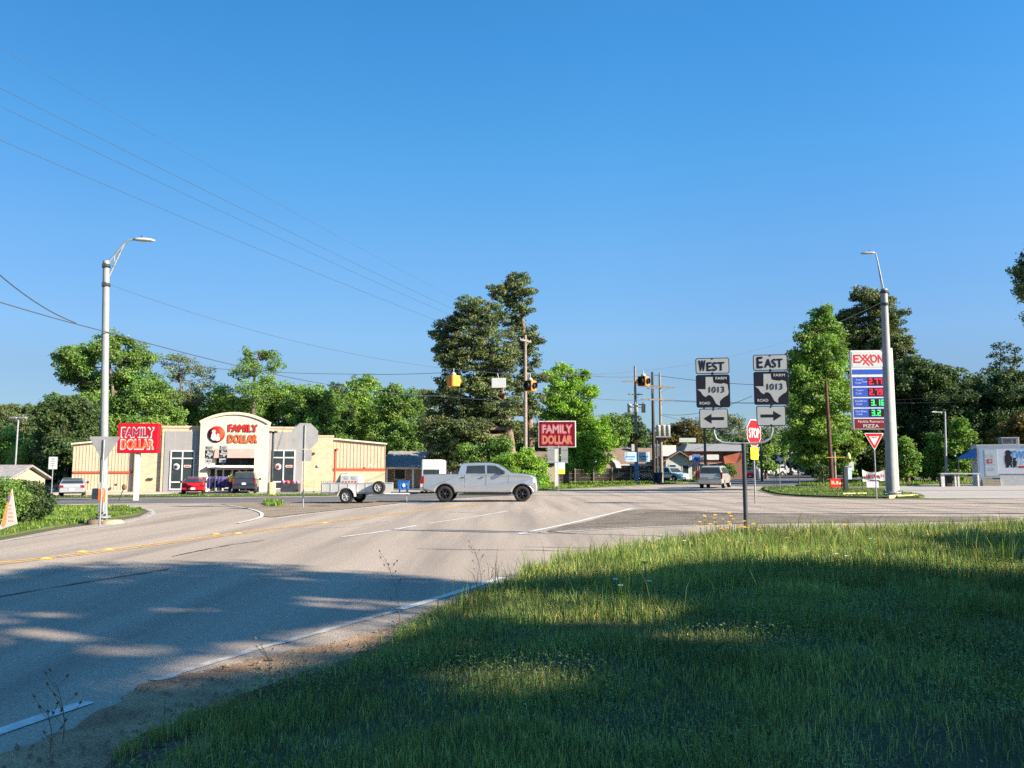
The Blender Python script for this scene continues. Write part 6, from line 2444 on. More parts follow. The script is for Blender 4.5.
tp = gat(481, 42.3)
tp.z += .016
truck = car('pickup_truck', 'silver crew cab pickup with black wheels crossing the junction, towing a trailer', 'pickup truck', tp, R(-3.5), pick)
truck.scale = (1.03,) * 3

# utility trailer behind it
tl = gat(356.5, 42.4)
tl.z += .018
tr = thing('utility_trailer', 'grey mesh sided utility trailer with a spare wheel on its front, behind the silver pickup', 'trailer', tl, R(-9))
b = MB()
L0, L1, HW = -1.55, 1.75, .80
for s in (-1, 1):
    b.box(L0, L1, s * HW - .03, s * HW + .03, .50, .58, M_galv)
    b.box(L0, L1, s * HW - .02, s * HW + .02, 1.01, 1.06, M_offw)
    for k in range(8):
        x = L0 + (L1 - L0) * k / 7
        b.box(x - .02, x + .02, s * HW - .02, s * HW + .02, .58, 1.01, M_offw)
    b.box(L0, L1, s * HW - .006, s * HW + .006, .585, 1.005, M_white)
for x in (L0, L1):
    b.box(x - .03, x + .03, -HW + .035, HW - .035, .49, .57, M_galv)
    b.box(x - .02, x + .02, -HW + .035, HW - .035, .931, .981, M_galv)
b.box(L0 + .03, L1 - .03, -HW + .035, HW - .035, .50, .53, M_wood2)
b.box(L1 - .01, L1 + .005, -HW + .04, HW - .04, .57, .93, M_signback)
b.build('bed', tr)
b = MB()
for z in (.62, .80, .98, 1.12):
    b.box(L0 - .07, L0 - .03, -HW, HW, z, z + .03, M_galv)
for k in range(7):
    y = -HW + 2 * HW * k / 6
    b.box(L0 - .065, L0 - .035, y - .015, y + .015, .5, 1.15, M_galv)
b.build('tailgate', tr)
for s in (-1, 1):
    b = MB()
    pts = [(-.15 + .47 * math.cos(R(a)), .36 + .47 * math.sin(R(a))) for a in range(0, 181, 20)]
    pts2 = [(-.15 + .44 * math.cos(R(a)), .36 + .44 * math.sin(R(a))) for a in range(180, -1, -20)]
    b.prism(pts + pts2, s * (HW + .02), s * (HW + .30), M_offw)
    b.build('mudguard', tr)
    wheel(tr, -.15, s * (HW + .16), .355, .20, M_offw)
b = MB()
b.tube([(L1, -.6, .5), (3.0, 0, .48)], .04, M_offw, 6)
b.tube([(L1, .6, .5), (3.0, 0, .48)], .04, M_offw, 6)
b.tube([(2.6, 0, .48), (3.35, 0, .52)], .045, M_dark, 6)
b.build('drawbar', tr)
b = MB()
b.tube([(2.75, 0, .08), (2.75, 0, 1.0)], .03, M_galv, 8)
b.lathe([(.001, .0), (.10, .02), (.10, .05), (.001, .06)], M_dark, 10, TR(2.75, 0, .05))
b.build('jack', tr)
sp = wheel(tr, 0, -.12, .33, .20, M_offw, 'spare_wheel', TR(1.58, -HW - .08, .50))
b = MB()
b.prism([(-.95, .985), (-.25, .985), (-.25, 1.55), (-.60, 1.55), (-.66, 1.48)], -.62, -.1, M_offw)
ld = None
g = tl
o = b.build('tank', None)
o.location = tl
o.rotation_euler = (0, 0, R(-9))
tag(o, 'white boxy container with faint red print riding in the utility trailer', 'container')
b2 = MB()
b2.box(-.62, .45, -.74, -.10, .99, 1.48, M_white, None, .04)
for i in range(5):
    b2.box(-.48 + i * .17, -.40 + i * .17, -.752, -.742, 1.08, 1.15, M_poster)
for i in range(2):
    b2.box(-.38 + i * .42, -.16 + i * .42, -.752, -.742, 1.24, 1.38, mat('pale_grey_print', (.4, .42, .45), .6, 0, .3, 20))
o2 = b2.build('carton', None, tl, R(-9))
o2.location = tl
tag(o2, 'large white carton with a row of red print marks inside the utility trailer', 'carton')

# minivan driving away
van_paint = paint('champagne_paint', (.47, .44, .39))
van = dict(hw=.97, sill=.38, wheels=(-1.45, 1.6), arch=.40, r=.33, rear_low=(-2.38, .40), front_low=(2.42, .34), nose=.75, paint=van_paint,
           top=[(-2.44, .55), (-2.46, .85), (-2.40, 1.08), (-1.0, 1.10), (1.1, 1.08), (1.9, .98), (2.35, .80), (2.48, .60)],
           gh=[(-2.38, 1.05), (-2.28, 1.35), (-2.08, 1.66), (-1.9, 1.72), (-.5, 1.77), (.5, 1.74), (.9, 1.62), (1.6, 1.05)],
           taper=.25, side_windows=[[(-2.05, 1.15), (-1.92, 1.58), (-1.2, 1.62), (-1.2, 1.15)], [(-1.08, 1.15), (-1.08, 1.62), (-.1, 1.64), (-.1, 1.15)], [(.02, 1.15), (.02, 1.64), (.72, 1.58), (1.25, 1.15)]],
           front_glass=((.92, 1.60), (1.55, 1.10)), rear_glass=((-2.12, 1.62), (-2.33, 1.20)),
           head=(2.1, 2.36, .62, .80, .86, .25), tail=(-2.46, -2.30, .75, 1.25, .955, .13), mirror=(1.0, 1.15), handles=[(-1.15, .95), (.0, .95)],
           trim=[((-2.54, -2.40, -.90, .90, .36, .58), van_paint), ((-2.53, -2.38, -.9, .9, .28, .355), M_plast), ((2.38, 2.52, -.7, .7, .34, .52), van_paint)],
           lines=[(-.05, .45, 1.08), (-1.14, .5, 1.08)], plate=(-2.475, .82), handle_mat=van_paint)
vl = gat(715, 65.2)
vl.z += .016
car('minivan', 'pale champagne minivan seen from behind, driving away past the gravel wedge', 'minivan', vl, R(90 - 23), van)

# parked at the store
blk = paint('charcoal_paint', (.035, .04, .055))
suv = dict(van)
suv.update(hw=.96, paint=blk, trim=[((-2.54, -2.40, -.90, .90, .42, .66), blk), ((2.38, 2.52, -.7, .7, .34, .52), blk)], handle_mat=blk, r=.37, arch=.44, sill=.45,
           top=[(-2.40, .55), (-2.46, .85), (-2.42, 1.12), (-1.0, 1.14), (.9, 1.12), (1.9, 1.06), (2.35, .92), (2.46, .60)],
           gh=[(-2.40, 1.09), (-2.32, 1.38), (-2.16, 1.70), (-2.0, 1.76), (-.5, 1.80), (.2, 1.76), (.55, 1.66), (1.2, 1.09)],
           front_glass=((.57, 1.64), (1.15, 1.14)), side_windows=[[(-2.05, 1.18), (-1.95, 1.62), (-1.2, 1.66), (-1.2, 1.18)], [(-1.08, 1.18), (-1.08, 1.66), (-.35, 1.67), (-.35, 1.18)], [(-.22, 1.18), (-.22, 1.67), (.38, 1.62), (.85, 1.18)]], rear_glass=((-2.19, 1.66), (-2.36, 1.24)), lines=[(-.28, .5, 1.1), (-1.14, .5, 1.1)])
s_ = gat(251.3, 69.5)
s_.z = sb.z - .12
s_.z = G(s_.x, s_.y) + .01
car('suv', 'dark charcoal sport utility vehicle parked before the store entrance, seen from behind', 'suv', (s_.x, s_.y - 1.2, G(s_.x, s_.y)), R(104), suv)
redp = paint('bright_red_paint', (.38, .008, .015), .1)
coupe = dict(hw=.88, sill=.32, wheels=(-1.25, 1.3), arch=.36, r=.31, rear_low=(-2.05, .38), front_low=(2.15, .30), nose=.75, paint=redp,
             top=[(-2.12, .50), (-2.16, .72), (-2.08, .92), (-1.3, .97), (.9, .90), (1.7, .78), (2.1, .62), (2.18, .45)],
             gh=[(-1.75, .93), (-1.2, 1.16), (-.75, 1.27), (-.1, 1.29), (.25, 1.22), (1.0, .88)], taper=.24,
             side_windows=[[(-1.3, .98), (-.80, 1.20), (-.45, 1.22), (-.45, .98)], [(-.35, .97), (-.35, 1.22), (-.05, 1.22), (.15, 1.16), (.6, .95)]],
             front_glass=((.27, 1.21), (.95, .90)), rear_glass=((-.82, 1.24), (-1.65, .97)), head=(1.85, 2.08, .55, .68, .85, .25), tail=(-2.17, -2.05, .68, .84, .93, .3), mirror=(.55, 1.0),
             handles=[(-.4, .80)], handle_mat=redp, trim=[((-2.22, -2.05, -.8, .8, .38, .58), redp), ((2.05, 2.2, -.7, .7, .3, .45), redp)], lines=[(-.5, .4, .93), (.6, .4, .88)], plate=(-2.225, .5))
s_ = gat(194.5, 66)
car('red_car', 'bright red low car parked before the left grey panel of the store', 'car', (s_.x, s_.y, G(s_.x, s_.y)), R(110), coupe)
sil2 = paint('silver_grey_paint', (.34, .35, .37))
sedan = dict(hw=.90, sill=.34, wheels=(-1.4, 1.4), arch=.37, r=.32, rear_low=(-2.3, .38), front_low=(2.3, .32), nose=.75, paint=sil2,
             top=[(-2.38, .55), (-2.40, .80), (-2.30, 1.02), (-1.5, 1.05), (1.0, .98), (1.9, .86), (2.3, .66), (2.38, .50)],
             gh=[(-1.95, 1.0), (-1.45, 1.30), (-1.1, 1.42), (-.2, 1.47), (.3, 1.42), (1.1, .97)], taper=.22,
             side_windows=[[(-1.5, 1.07), (-1.15, 1.34), (-.55, 1.38), (-.55, 1.07)], [(-.45, 1.07), (-.45, 1.39), (.2, 1.36), (.7, 1.05)]],
             front_glass=((.32, 1.40), (1.05, 1.0)), rear_glass=((-1.15, 1.39), (-1.88, 1.04)), head=(2.05, 2.3, .60, .74, .85, .25), tail=(-2.41, -2.28, .72, .92, .94, .28), mirror=(.65, 1.08),
             handles=[(-.6, .9), (.35, .9)], handle_mat=sil2, trim=[((-2.45, -2.3, -.82, .82, .38, .60), sil2), ((2.25, 2.42, -.7, .7, .32, .5), sil2)], lines=[(-.5, .4, 1.0), (.6, .4, .95)], plate=(-2.455, .62))
s_ = gat(74, 63.5)
car('silver_car', 'silver sedan parked beyond the cross street by the left end wall of the store', 'car', (s_.x, s_.y, G(s_.x, s_.y)), R(117), sedan)
whitep = paint('white_paint_gloss', (.52, .52, .51), .0)
sw = dict(sedan)
sw.update(paint=whitep, handle_mat=whitep, trim=[((-2.45, -2.3, -.82, .82, .38, .60), whitep), ((2.25, 2.42, -.7, .7, .32, .5), whitep)])
s_ = gat(52, 84)
car('white_car', 'white car half hidden behind the silver sedan at the far left', 'car', (s_.x, s_.y, G(s_.x, s_.y)), R(8), sw)
# far pickups, copies of one
wp = dict(pick)
wp.update(paint=whitep, rim=M_rim, trim=[((2.70, 2.93, -.72, .72, .52, .72), M_plast), ((-2.98, -2.80, -.85, .85, .52, .72), M_chrome)])
s_ = gat(798, 168)
w0 = car('pickup_truck', 'white pickup parked furthest right in the far row beyond the side street', 'pickup truck', s_, R(4), wp, 'white pickups parked far down the road')
for px, Y, lab, rz in ((781, 160, 'white pickup in the middle of the far row beyond the side street', 176), (769, 148, 'white pickup furthest left in the far row beyond the side street', 12)):
    dup(w0, gat(px, Y), R(rz), lab)
# white and teal utility vehicle by the house
sv = dict(suv)
wv = paint('pale_teal_paint', (.30, .42, .45), .1)
sv.update(paint=wv, handle_mat=wv, trim=[((-2.54, -2.40, -.90, .90, .42, .66), whitep), ((2.38, 2.52, -.7, .7, .34, .52), whitep)])
s_ = gat(670.5, 98)
car('suv', 'pale teal sport utility vehicle parked beside the poles before the white gabled house', 'suv', s_, R(-60), sv)
s_ = gat(648, 108)
car('white_car', 'white car parked behind the dark wooden fence near the brown roofed house', 'car', s_, R(2), sw)
rd2 = dict(coupe)
s_ = gat(751, 105)
car('red_car', 'red car parked far down the street behind the yellow plaque', 'car', s_, R(70), rd2)

# enclosed white box van with a cargo box behind the pickup
Y = 58
p = gat(431, Y)
k = Y / F_PX
bt = thing('camper_van', 'white high roofed camper parked behind the tail of the silver pickup', 'camper', p, R(0))
b = MB()
zt = zz(459.5, Y) - p.z
b.box(-.72, .72, 0, 4.6, .45, zt, M_white, None, .10)
b.box(-.80, .80, -.05, 4.7, .4, 1.0, M_offw, None, .05)
b.build('body', bt)
b = MB()
b.box(-.55, .60, -.02, .02, zt - 1.15, zt - .72, M_glass, None, .05)
b.build('rear_window', bt)
for y in (.9, 3.6):
    for s in (-1, 1):
        wheel(bt, 0, 0, .33, .2, M_rim, 'wheel', TR(s * .72, y, 0, rz=R(90) * (1 if s < 0 else -1)) @ TR(0, .001, 0))
b = MB()
b.box(-.78, -.6, -.07, -.04, .75, 1.0, M_tail)
b.build('tail_light', bt)

# blue dumpster
Y = 56
p = gat(404, Y)
root = thing('dumpster', 'blue metal dumpster with a white mark right of the store', 'dumpster', p, R(4))
M_bd = mat('dumpster_blue', (.02, .13, .42), .5, .1, .15, 4)
b = MB()
b.prism([(-.34, .38), (.34, .38), (.38, .92), (-.38, .92)], -.4, .5, M_bd)
for x in (-.25, 0, .25):
    b.box(x - .02, x + .02, -.43, -.401, .42, .88, M_bd)
b.build('bin', root)
b = MB()
b.box(-.40, .40, -.45, .55, .925, .98, M_bd, None, .02)
b.build('lid', root)
b = MB()
b.prism([(.03 + .11 * math.cos(R(a)), .68 + .13 * math.sin(R(a))) for a in range(0, 360, 30)], -.445, -.432, M_signw)
b.build('mark', root)
for x in (-.28, .28):
    b = MB()
    b.cyl(x, 0, -.02, .38, .05, M_dark, 8)
    b.build('leg', root)

# ------------------------------------------------------------------ store front things
def rack(label, px, Y, w, seed, pal):
    rd = random.Random(seed)
    p = gat(px, Y)
    root = thing('clothes_rack', label, 'clothes rack', p, 0, 'clothes racks in front of the store')
    b = MB()
    for x in (-w / 2, w / 2):
        b.tube([(x, 0, 0.02), (x, 0, 1.38)], .018, M_galv, 6)
        b.tube([(x, -.3, .04), (x, .3, .04)], .018, M_galv, 6)
    b.tube([(-w / 2, 0, 1.38), (w / 2, 0, 1.38)], .018, M_galv, 6)
    b.build('frame', root)
    n = int(w / .13)
    for i in range(n):
        x = -w / 2 + .08 + (w - .16) * i / (n - 1)
        b = MB()
        h = rd.uniform(.7, 1.0)
        c = rd.choice(pal)
        yw_ = .24
        b.add([(x - .02, -.06, 1.34), (x + .02, .06, 1.34), (x + .05, yw_, 1.2), (x + .05 + rd.uniform(-.03, .03), yw_, 1.34 - h), (x - .05 + rd.uniform(-.03, .03), -yw_, 1.34 - h), (x - .05, -yw_, 1.2),
               (x + .045, -.06, 1.34), (x + .085, .06, 1.34), (x + .115, yw_, 1.2), (x + .115, yw_, 1.34 - h), (x + .015, -yw_, 1.34 - h), (x + .015, -yw_, 1.2)],
              [(0, 1, 2, 3, 4, 5), (6, 11, 10, 9, 8, 7), (0, 5, 11, 6), (5, 4, 10, 11), (1, 0, 6, 7), (2, 1, 7, 8), (3, 2, 8, 9), (4, 3, 9, 10)], c)
        b.build('garment', root)
    return root


cl = lambda n, c: mat('cloth_' + n, c, .9, 0, .2, 8)
navy, purp, maroon, pinkc, whit = cl('navy', (.03, .04, .10)), cl('purple', (.14, .09, .30)), cl('maroon', (.22, .03, .07)), cl('pink', (.55, .2, .3)), cl('pale', (.5, .5, .6))
rack('clothes rack of maroon and pink garments behind the red car', 197.5, 68.2, 1.5, 1, [maroon, pinkc, navy, maroon])
rack('clothes rack of navy and pale garments left of the store doors', 209.5, 68.3, 1.2, 2, [navy, navy, whit, purp])
rack('clothes rack of purple and navy garments next to the store doors', 222, 68.3, 1.2, 3, [purp, navy, pinkc, purp])
p = gat(291, 68)
root = thing('merchandise_bin', 'dark display bin with red goods under the right store window', 'display bin', p)
b = MB()
b.box(-.75, .75, -.35, .35, .05, .75, M_dark, None, .03)
b.build('bin', root)
rdm = random.Random(8)
b = MB()
for i in range(14):
    x, y = rdm.uniform(-.65, .65), rdm.uniform(-.28, .28)
    b.lathe([(.001, 0), (.13, .03), (.16, .14), (.10, .25), (.001, .28)], [maroon, navy, M_poster, pinkc][i % 4], 8, TR(x, y, .72))
b.build('goods', root)
p = gat(309, 66.5)
root = thing('shopping_cart', 'tan wire trolley standing by the right brick wall of the store', 'trolley', p, R(10))
M_wt = mat('tan_wire', (.5, .34, .16), .5, .1, .1, 6)
b = MB()
for z in (.45, .62, .8, .98):
    for (x0, y0, x1, y1) in ((-.5, -.28, .5, -.28), (-.5, .28, .5, .28), (-.5, -.28, -.5, .28), (.5, -.28, .5, .28)):
        b.tube([(x0, y0, z), (x1, y1, z)], .014, M_wt, 5)
for i in range(9):
    x = -.5 + i * .125
    for y in (-.28, .28):
        b.tube([(x, y, .45), (x, y, .98)], .009, M_wt, 4)
for i in range(7):
    y = -.28 + i * .093
    b.tube([(-.5, y, .45), (.5, y, .45)], .009, M_wt, 4)
b.build('basket', root)
b = MB()
for x in (-.42, .42):
    for y in (-.22, .22):
        b.tube([(x, y, .12), (x, y, .45)], .016, M_wt, 5)
b.tube([(.5, -.28, .98), (.62, -.26, 1.12), (.62, .26, 1.12), (.5, .28, .98)], .02, M_wt, 6)
b.build('frame', root)
for x in (-.42, .42):
    for y in (-.22, .22):
        b = MB()
        b.lathe([(.001, -.02), (.06, -.02), (.06, .02), (.001, .02)], M_black, 10, TR(x, y, .06, rx=R(90)))
        b.build('castor', root)


# person by the entrance
def skin_mesh(name, joints, edges, parent, m, root=0):
    me = bpy.data.meshes.new(name)
    me.from_pydata([j[0] for j in joints], edges, [])
    o = bpy.data.objects.new(name, me)
    col.objects.link(o)
    s = o.modifiers.new('skin', 'SKIN')
    for i, j in enumerate(joints):
        me.skin_vertices[0].data[i].radius = (j[1], j[2] if len(j) > 2 else j[1])
    me.skin_vertices[0].data[root].use_root = True
    o.modifiers.new('sub', 'SUBSURF').levels = 2
    o.modifiers['sub'].render_levels = 2
    dg = bpy.context.evaluated_depsgraph_get()
    nm = bpy.data.meshes.new_from_object(o.evaluated_get(dg))
    bpy.data.objects.remove(o)
    nm.name = name
    nm.materials.clear()
    nm.materials.append(m)
    for p_ in nm.polygons:
        p_.use_smooth = True
        p_.material_index = 0
    o = bpy.data.objects.new(name, nm)
    col.objects.link(o)
    if parent:
        o.parent = parent
        KIDS.setdefault(parent.name, []).append(o)
    return o


p = gat(231.2, 67.3)
man = thing('person', 'person in a bright yellow top and dark trousers walking to the store doors', 'person', p, R(175))
M_skin = mat('skin', (.42, .25, .17), .6, 0, .06, 4)
M_hiv = mat('bright_yellow_cloth', (.75, .80, .08), .8, 0, .06, 6)
J = [((0, 0, .93), .14, .11), ((0, 0, 1.10), .13, .10), ((0, 0, 1.30), .17, .11), ((0, 0, 1.42), .15, .09), ((0, 0, 1.50), .055), ((0, -.01, 1.60), .085, .10), ((0, -.02, 1.68), .08, .095), ((0, -.01, 1.74), .04, .05),
     ((.19, 0, 1.40), .06), ((.25, .03, 1.14), .045), ((.25, -.10, .92), .035), ((.25, -.14, .84), .03, .02), ((-.19, 0, 1.40), .06), ((-.25, .02, 1.14), .045), ((-.26, -.04, .90), .035), ((-.26, -.06, .82), .03, .02),
     ((.09, 0, .88), .085), ((.10, -.06, .50), .06), ((.10, .04, .10), .04), ((.10, -.10, .04), .04, .03), ((-.09, 0, .88), .085), ((-.10, .04, .50), .06), ((-.10, .18, .12), .04), ((-.10, .06, .05), .04, .03)]
E = [(0, 1), (1, 2), (2, 3), (3, 4), (4, 5), (5, 6), (6, 7), (3, 8), (8, 9), (9, 10), (10, 11), (3, 12), (12, 13), (13, 14), (14, 15), (0, 16), (16, 17), (17, 18), (18, 19), (0, 20), (20, 21), (21, 22), (22, 23)]
skin_mesh('body', J, E, man, M_skin)
JS = [((0, 0, .90), .165, .13), ((0, 0, 1.10), .155, .125), ((0, 0, 1.30), .19, .13), ((0, 0, 1.43), .15, .10), ((.19, 0, 1.40), .078), ((.235, .02, 1.22), .068), ((-.19, 0, 1.40), .078), ((-.235, .01, 1.22), .068)]
skin_mesh('shirt', JS, [(0, 1), (1, 2), (2, 3), (3, 4), (4, 5), (3, 6), (6, 7)], man, M_hiv)
JT = [((0, 0, .95), .16, .125), ((.09, 0, .86), .105), ((.10, -.06, .50), .08), ((.10, .04, .12), .062), ((-.09, 0, .86), .105), ((-.10, .04, .50), .08), ((-.10, .17, .14), .062)]
skin_mesh('trousers', JT, [(0, 1), (1, 2), (2, 3), (0, 4), (4, 5), (5, 6)], man, cl('dark_denim', (.04, .045, .07)))
skin_mesh('hair', [((0, .02, 1.67), .09, .10), ((0, .02, 1.73), .075, .085), ((0, .05, 1.60), .06, .06)], [(0, 1), (0, 2)], man, cl('dark_hair', (.03, .02, .015)))
b = MB()
for x in (-.03, .03):
    b.lathe([(.001, -.012), (.012, 0), (.001, .012)], M_black, 8, TR(x, -.115, 1.645))
b.lathe([(.001, -.02), (.014, 0), (.001, .02)], M_skin, 8, TR(0, -.12, 1.615))
b.box(-.025, .025, -.112, -.105, 1.575, 1.582, maroon)
b.build('face', man)

# lamp posts of the lot
def lot_lamp(label, px, Y, top, m, base=True, heads=2, hs=.35):
    p = gat(px, Y)
    H = zz(top, Y) - p.z
    root = thing('lot_lamp', label, 'lamp post', p)
    b = MB()
    b.tube([(0, 0, .0), (0, 0, H)], .08, m, 8)
    b.build('pole', root)
    if base:
        b = MB()
        b.lathe([(.001, .95), (.26, .94), (.30, .9), (.30, -.1)], mat('yellow_concrete', (.50, .40, .20), .85, 0, .2, 5, .3), 14)
        b.build('footing', root)
    for s in ((-1, 1) if heads == 2 else (1,)):
        b = MB()
        b.box(min(s * .1, s * (.1 + 2 * hs)), max(s * .1, s * (.1 + 2 * hs)), -.17, .17, H - .12, H + .06, m, None, .03)
        b.tube([(0, 0, H - .03), (s * .15, 0, H - .03)], .03, m, 6)
        b.build('lamp_head', root)


lot_lamp('dark lamp post on a yellow concrete footing in front of the arched store front', 272.2, 60, 431.5, M_dark, hs=.09)
lot_lamp('thin grey lamp post with a T shaped head at the far left before the trees', 15.2, 75, 417.5, M_galv, False, hs=.35)
lot_lamp('reddish stake with a small flag marker at the right siding of the store', 334.8, 62, 449, M_stripe, False, 1, .05)
# small white regulatory sign left
Y = 47
p = gat(52.7, Y)
root = thing('notice_sign', 'small white notice sign on a thin post left of the store end wall', 'road sign', p, R(4))
b = MB()
post(b, 0, .02, zz(458, Y) - p.z, M_galv, .028)
b.build('post', root)
b = MB()
zc = zz(463, Y) - p.z
panel(b, 0, zc, .50, .72, 0, M_signw, None, .03)
for i, w_ in enumerate((.26, .32, .22, .30)):
    b.box(-w_ / 2, w_ / 2, -.006, -.0025, zc + .22 - i * .13, zc + .25 - i * .13, M_galv)
b.build('plate', root)
# leaning round marker
Y = 40
p = gat(119.5, 50)
root = thing('leaning_marker', 'dark round marker on a tilted post at the edge of the store lot', 'marker', p, 0)
b = MB()
b.tube([(0, 0, -.1), (.30, 0, .72)], .028, M_dark, 6)
b.build('post', root)
b = MB()
b.lathe([(.001, -.02), (.14, -.02), (.15, 0), (.14, .02), (.001, .02)], mat('dull_brown_disc', (.16, .12, .07), .8, 0, .2, 8), 14, TR(.36, -.03, .88, rx=R(90)) @ Matrix.Diagonal((1, 1.3, 1, 1)))
b.build('disc', root)

# pennant sign in front of the hedge
Y = 21.8
p = gat(11, Y)
pz = lambda q: zz(q, Y) - p.z
k = Y / F_PX
root = thing('pennant_sign', 'white triangular cloth pennant sign with orange edge and red print by the hedge shrubs', 'pennant sign', p, R(0))
PXN = lambda q: (q - 11) * k
b = MB()
M_cloth = mat('white_pennant_cloth', (.50, .47, .43), .8, 0, .07, 5)
T = [(PXN(13.2), pz(489)), (PXN(20.5), pz(524)), (PXN(3), pz(530))]
b.prism(T, 0, .02, M_cloth)
b.prism([(PXN(12.6), pz(491.5)), (PXN(13.8), pz(493.5)), (PXN(10.8), pz(506)), (PXN(9.6), pz(524)), (PXN(7.6), pz(527)), (PXN(5.6), pz(526)), (PXN(5.8), pz(519)), (PXN(8.4), pz(507))], -.004, -.001, mat('orange_print', (.62, .26, .10), .7, 0, .4, 18))
b.prism([(PXN(11 + 1.3 * math.cos(R(a))), pz(498.5) + 4.0 * k * math.sin(R(a))) for a in range(0, 360, 30)], -.008, -.005, mat('purple_print', (.16, .12, .26), .7, 0, .3, 18))
for i, (x, y, w_) in enumerate(((11.5, 509, 3), (12, 513, 3.6), (12, 517, 4.4), (12.2, 521, 4.8), (11.6, 505.5, 2.4))):
    b.box(PXN(x), PXN(x + w_), -.006, -.001, pz(y) - .02, pz(y) + .03, mat('pink_print', (.68, .30, .24), .7, 0, .3, 25))
b.build('cloth', root)
b = MB()
b.tube([(PXN(12.9), .04, pz(487.5)), (PXN(7.5), .04, -.05)], .018, M_wood, 6)
b.build('pole', root)

# ------------------------------------------------------------------ houses
def gable_house(label, name, cat, px0, px1, Y, eave_py, ridge_py, wallm, roofm, depth=8, over=.5, rz=0, group=None, along=True, fascia=M_white):
    pc = gat((px0 + px1) / 2, Y)
    k = Y / F_PX
    w = (px1 - px0) * k / 2
    root = thing(name, label, cat, pc, rz, group)
    ze, zr = zz(eave_py, Y) - pc.z, zz(ridge_py, Y) - pc.z
    b = MB()
    if along:
        b.prism([(0, -.3), (0, ze), (depth / 2, zr - .12), (depth, ze), (depth, -.3)], -w, w, wallm, 'yz')
    else:
        b.prism([(-w, -.3), (-w, ze), (0, zr - .12), (w, ze), (w, -.3)], 0, depth, wallm)
    b.build('wall', root)
    b = MB()
    t = .14
    if along:
        s = (zr - ze) / (depth / 2)
        P = [(-over, ze - over * s), (depth / 2, zr), (depth + over, ze - over * s)]
        for a, c in ((0, 1), (1, 2)):
            b.prism([(P[a][0], P[a][1]), (P[c][0], P[c][1]), (P[c][0], P[c][1] + t), (P[a][0], P[a][1] + t)], -w - over, w + over, roofm, 'yz')
        rf = b.build('roof', root)
        b = MB()
        b.box(-w - over, w + over, -over - .03, -over - .004, ze - over * s - .06, ze - over * s + .13, fascia)
        b.build('fascia', rf)
    else:
        s = (zr - ze) / w
        P = [(-w - over, ze - over * s), (0, zr), (w + over, ze - over * s)]
        for a, c in ((0, 1), (1, 2)):
            b.prism([(P[a][0], P[a][1]), (P[c][0], P[c][1]), (P[c][0], P[c][1] + t), (P[a][0], P[a][1] + t)], -over, depth + over, roofm)
        b.build('roof', root)
    return root, pc, k, ze, zr


def opening_on(root, x, z0, z1, w, nm='window', fm=M_white, gm=M_glass, y=0.0):
    b = MB()
    b.box(x - w / 2, x + w / 2, y - .02, y - .004, z0, z1, gm)
    o = b.build(nm, root)
    b = MB()
    t = .06
    b.box(x - w / 2 - t, x - w / 2 + .002, y - .05, y - .003, z0 - t, z1 + t, fm)
    b.box(x + w / 2 - .002, x + w / 2 + t, y - .05, y - .003, z0 - t, z1 + t, fm)
    b.box(x - w / 2 + .003, x + w / 2 - .003, y - .05, y - .003, z1, z1 + t, fm)
    b.box(x - w / 2 + .003, x + w / 2 - .003, y - .05, y - .003, z0 - t, z0, fm)
    b.build('frame', o)


M_tanw = mat('tan_plank_wall', (.27, .21, .155), .85, 0, .15, 3)
M_beige = mat('beige_wall', (.36, .31, .23), .85, 0, .1, 3)
M_creamw = mat('cream_wall', (.46, .39, .27), .85, 0, .08, 3)
h, pc, k, ze, zr = gable_house('house with a large dark grey shingle roof right of the store', 'house', 'house', 387, 446, 78, 467, 451.5, M_tanw, M_shingle, 9, .5)
opening_on(h, -1.6, .9, 2.0, 1.0)
opening_on(h, 1.2, .1, 2.0, .9, 'door', M_white, M_dark)
b = MB()
for x in (-2.6, -.1):
    b.box(x - .08, x + .08, -1.9, -1.7, -.2, ze - .1, M_white)
b.box(-2.9, .3, -2.0, -.01, ze - .16, ze - .02, M_creamw)
b.build('porch', h)
h, pc, k, ze, zr = gable_house('cream gable end of a small house under the spreading pine', 'house', 'house', 446, 464, 84, 458, 444, M_creamw, M_browroof, 8, .3, along=False)
opening_on(h, 0, 1.2, 2.3, .8)
h, pc, k, ze, zr = gable_house('low beige house just showing behind the maroon sign', 'house', 'house', 534, 556, 100, 462, 452, M_beige, M_browroof, 8, .4)
opening_on(h, -.2, 1.1, 2.0, 1.0)
h, pc, k, ze, zr = gable_house('long low house with a brown shingle roof behind the wooden fence', 'house', 'house', 607, 668, 122, 463, 448, M_creamw, M_browroof, 10, .7)
for x in (-3.5, -1.0, 2.0):
    opening_on(h, x, .9, 2.0, 1.2)
b = MB()
b.box(-.3, .3, 3.6, 4.2, zr - .4, zr + .7, M_offw)
b.build('chimney', h)
h, pc, k, ze, zr = gable_house('house with a blue grey metal roof behind the poles', 'house', 'house', 620, 664, 140, 456, 444, M_offw, mat('blue_grey_metal_roof', (.16, .20, .30), .5, .3, .1, 2), 9, .5)
opening_on(h, -1, .8, 1.8, 1.2)
h, pc, k, ze, zr = gable_house('small house with a low green brown roof behind the yellow green tree', 'house', 'house', 600, 620, 135, 455, 447, M_tanw, mat('mossy_roof', (.20, .20, .12), .9, 0, .2, 3), 8, .4)
opening_on(h, 0, .8, 1.8, 1.2)
h, pc, k, ze, zr = gable_house('white house with a wide gabled porch right of the transformer bank', 'house', 'house', 666, 692, 112, 460, 452, M_offw, M_browroof, 9, .8, along=False)
opening_on(h, -.9, .3, 2.1, .9, 'door', M_white, M_dark)
opening_on(h, .9, .9, 2.0, .8)
b = MB()
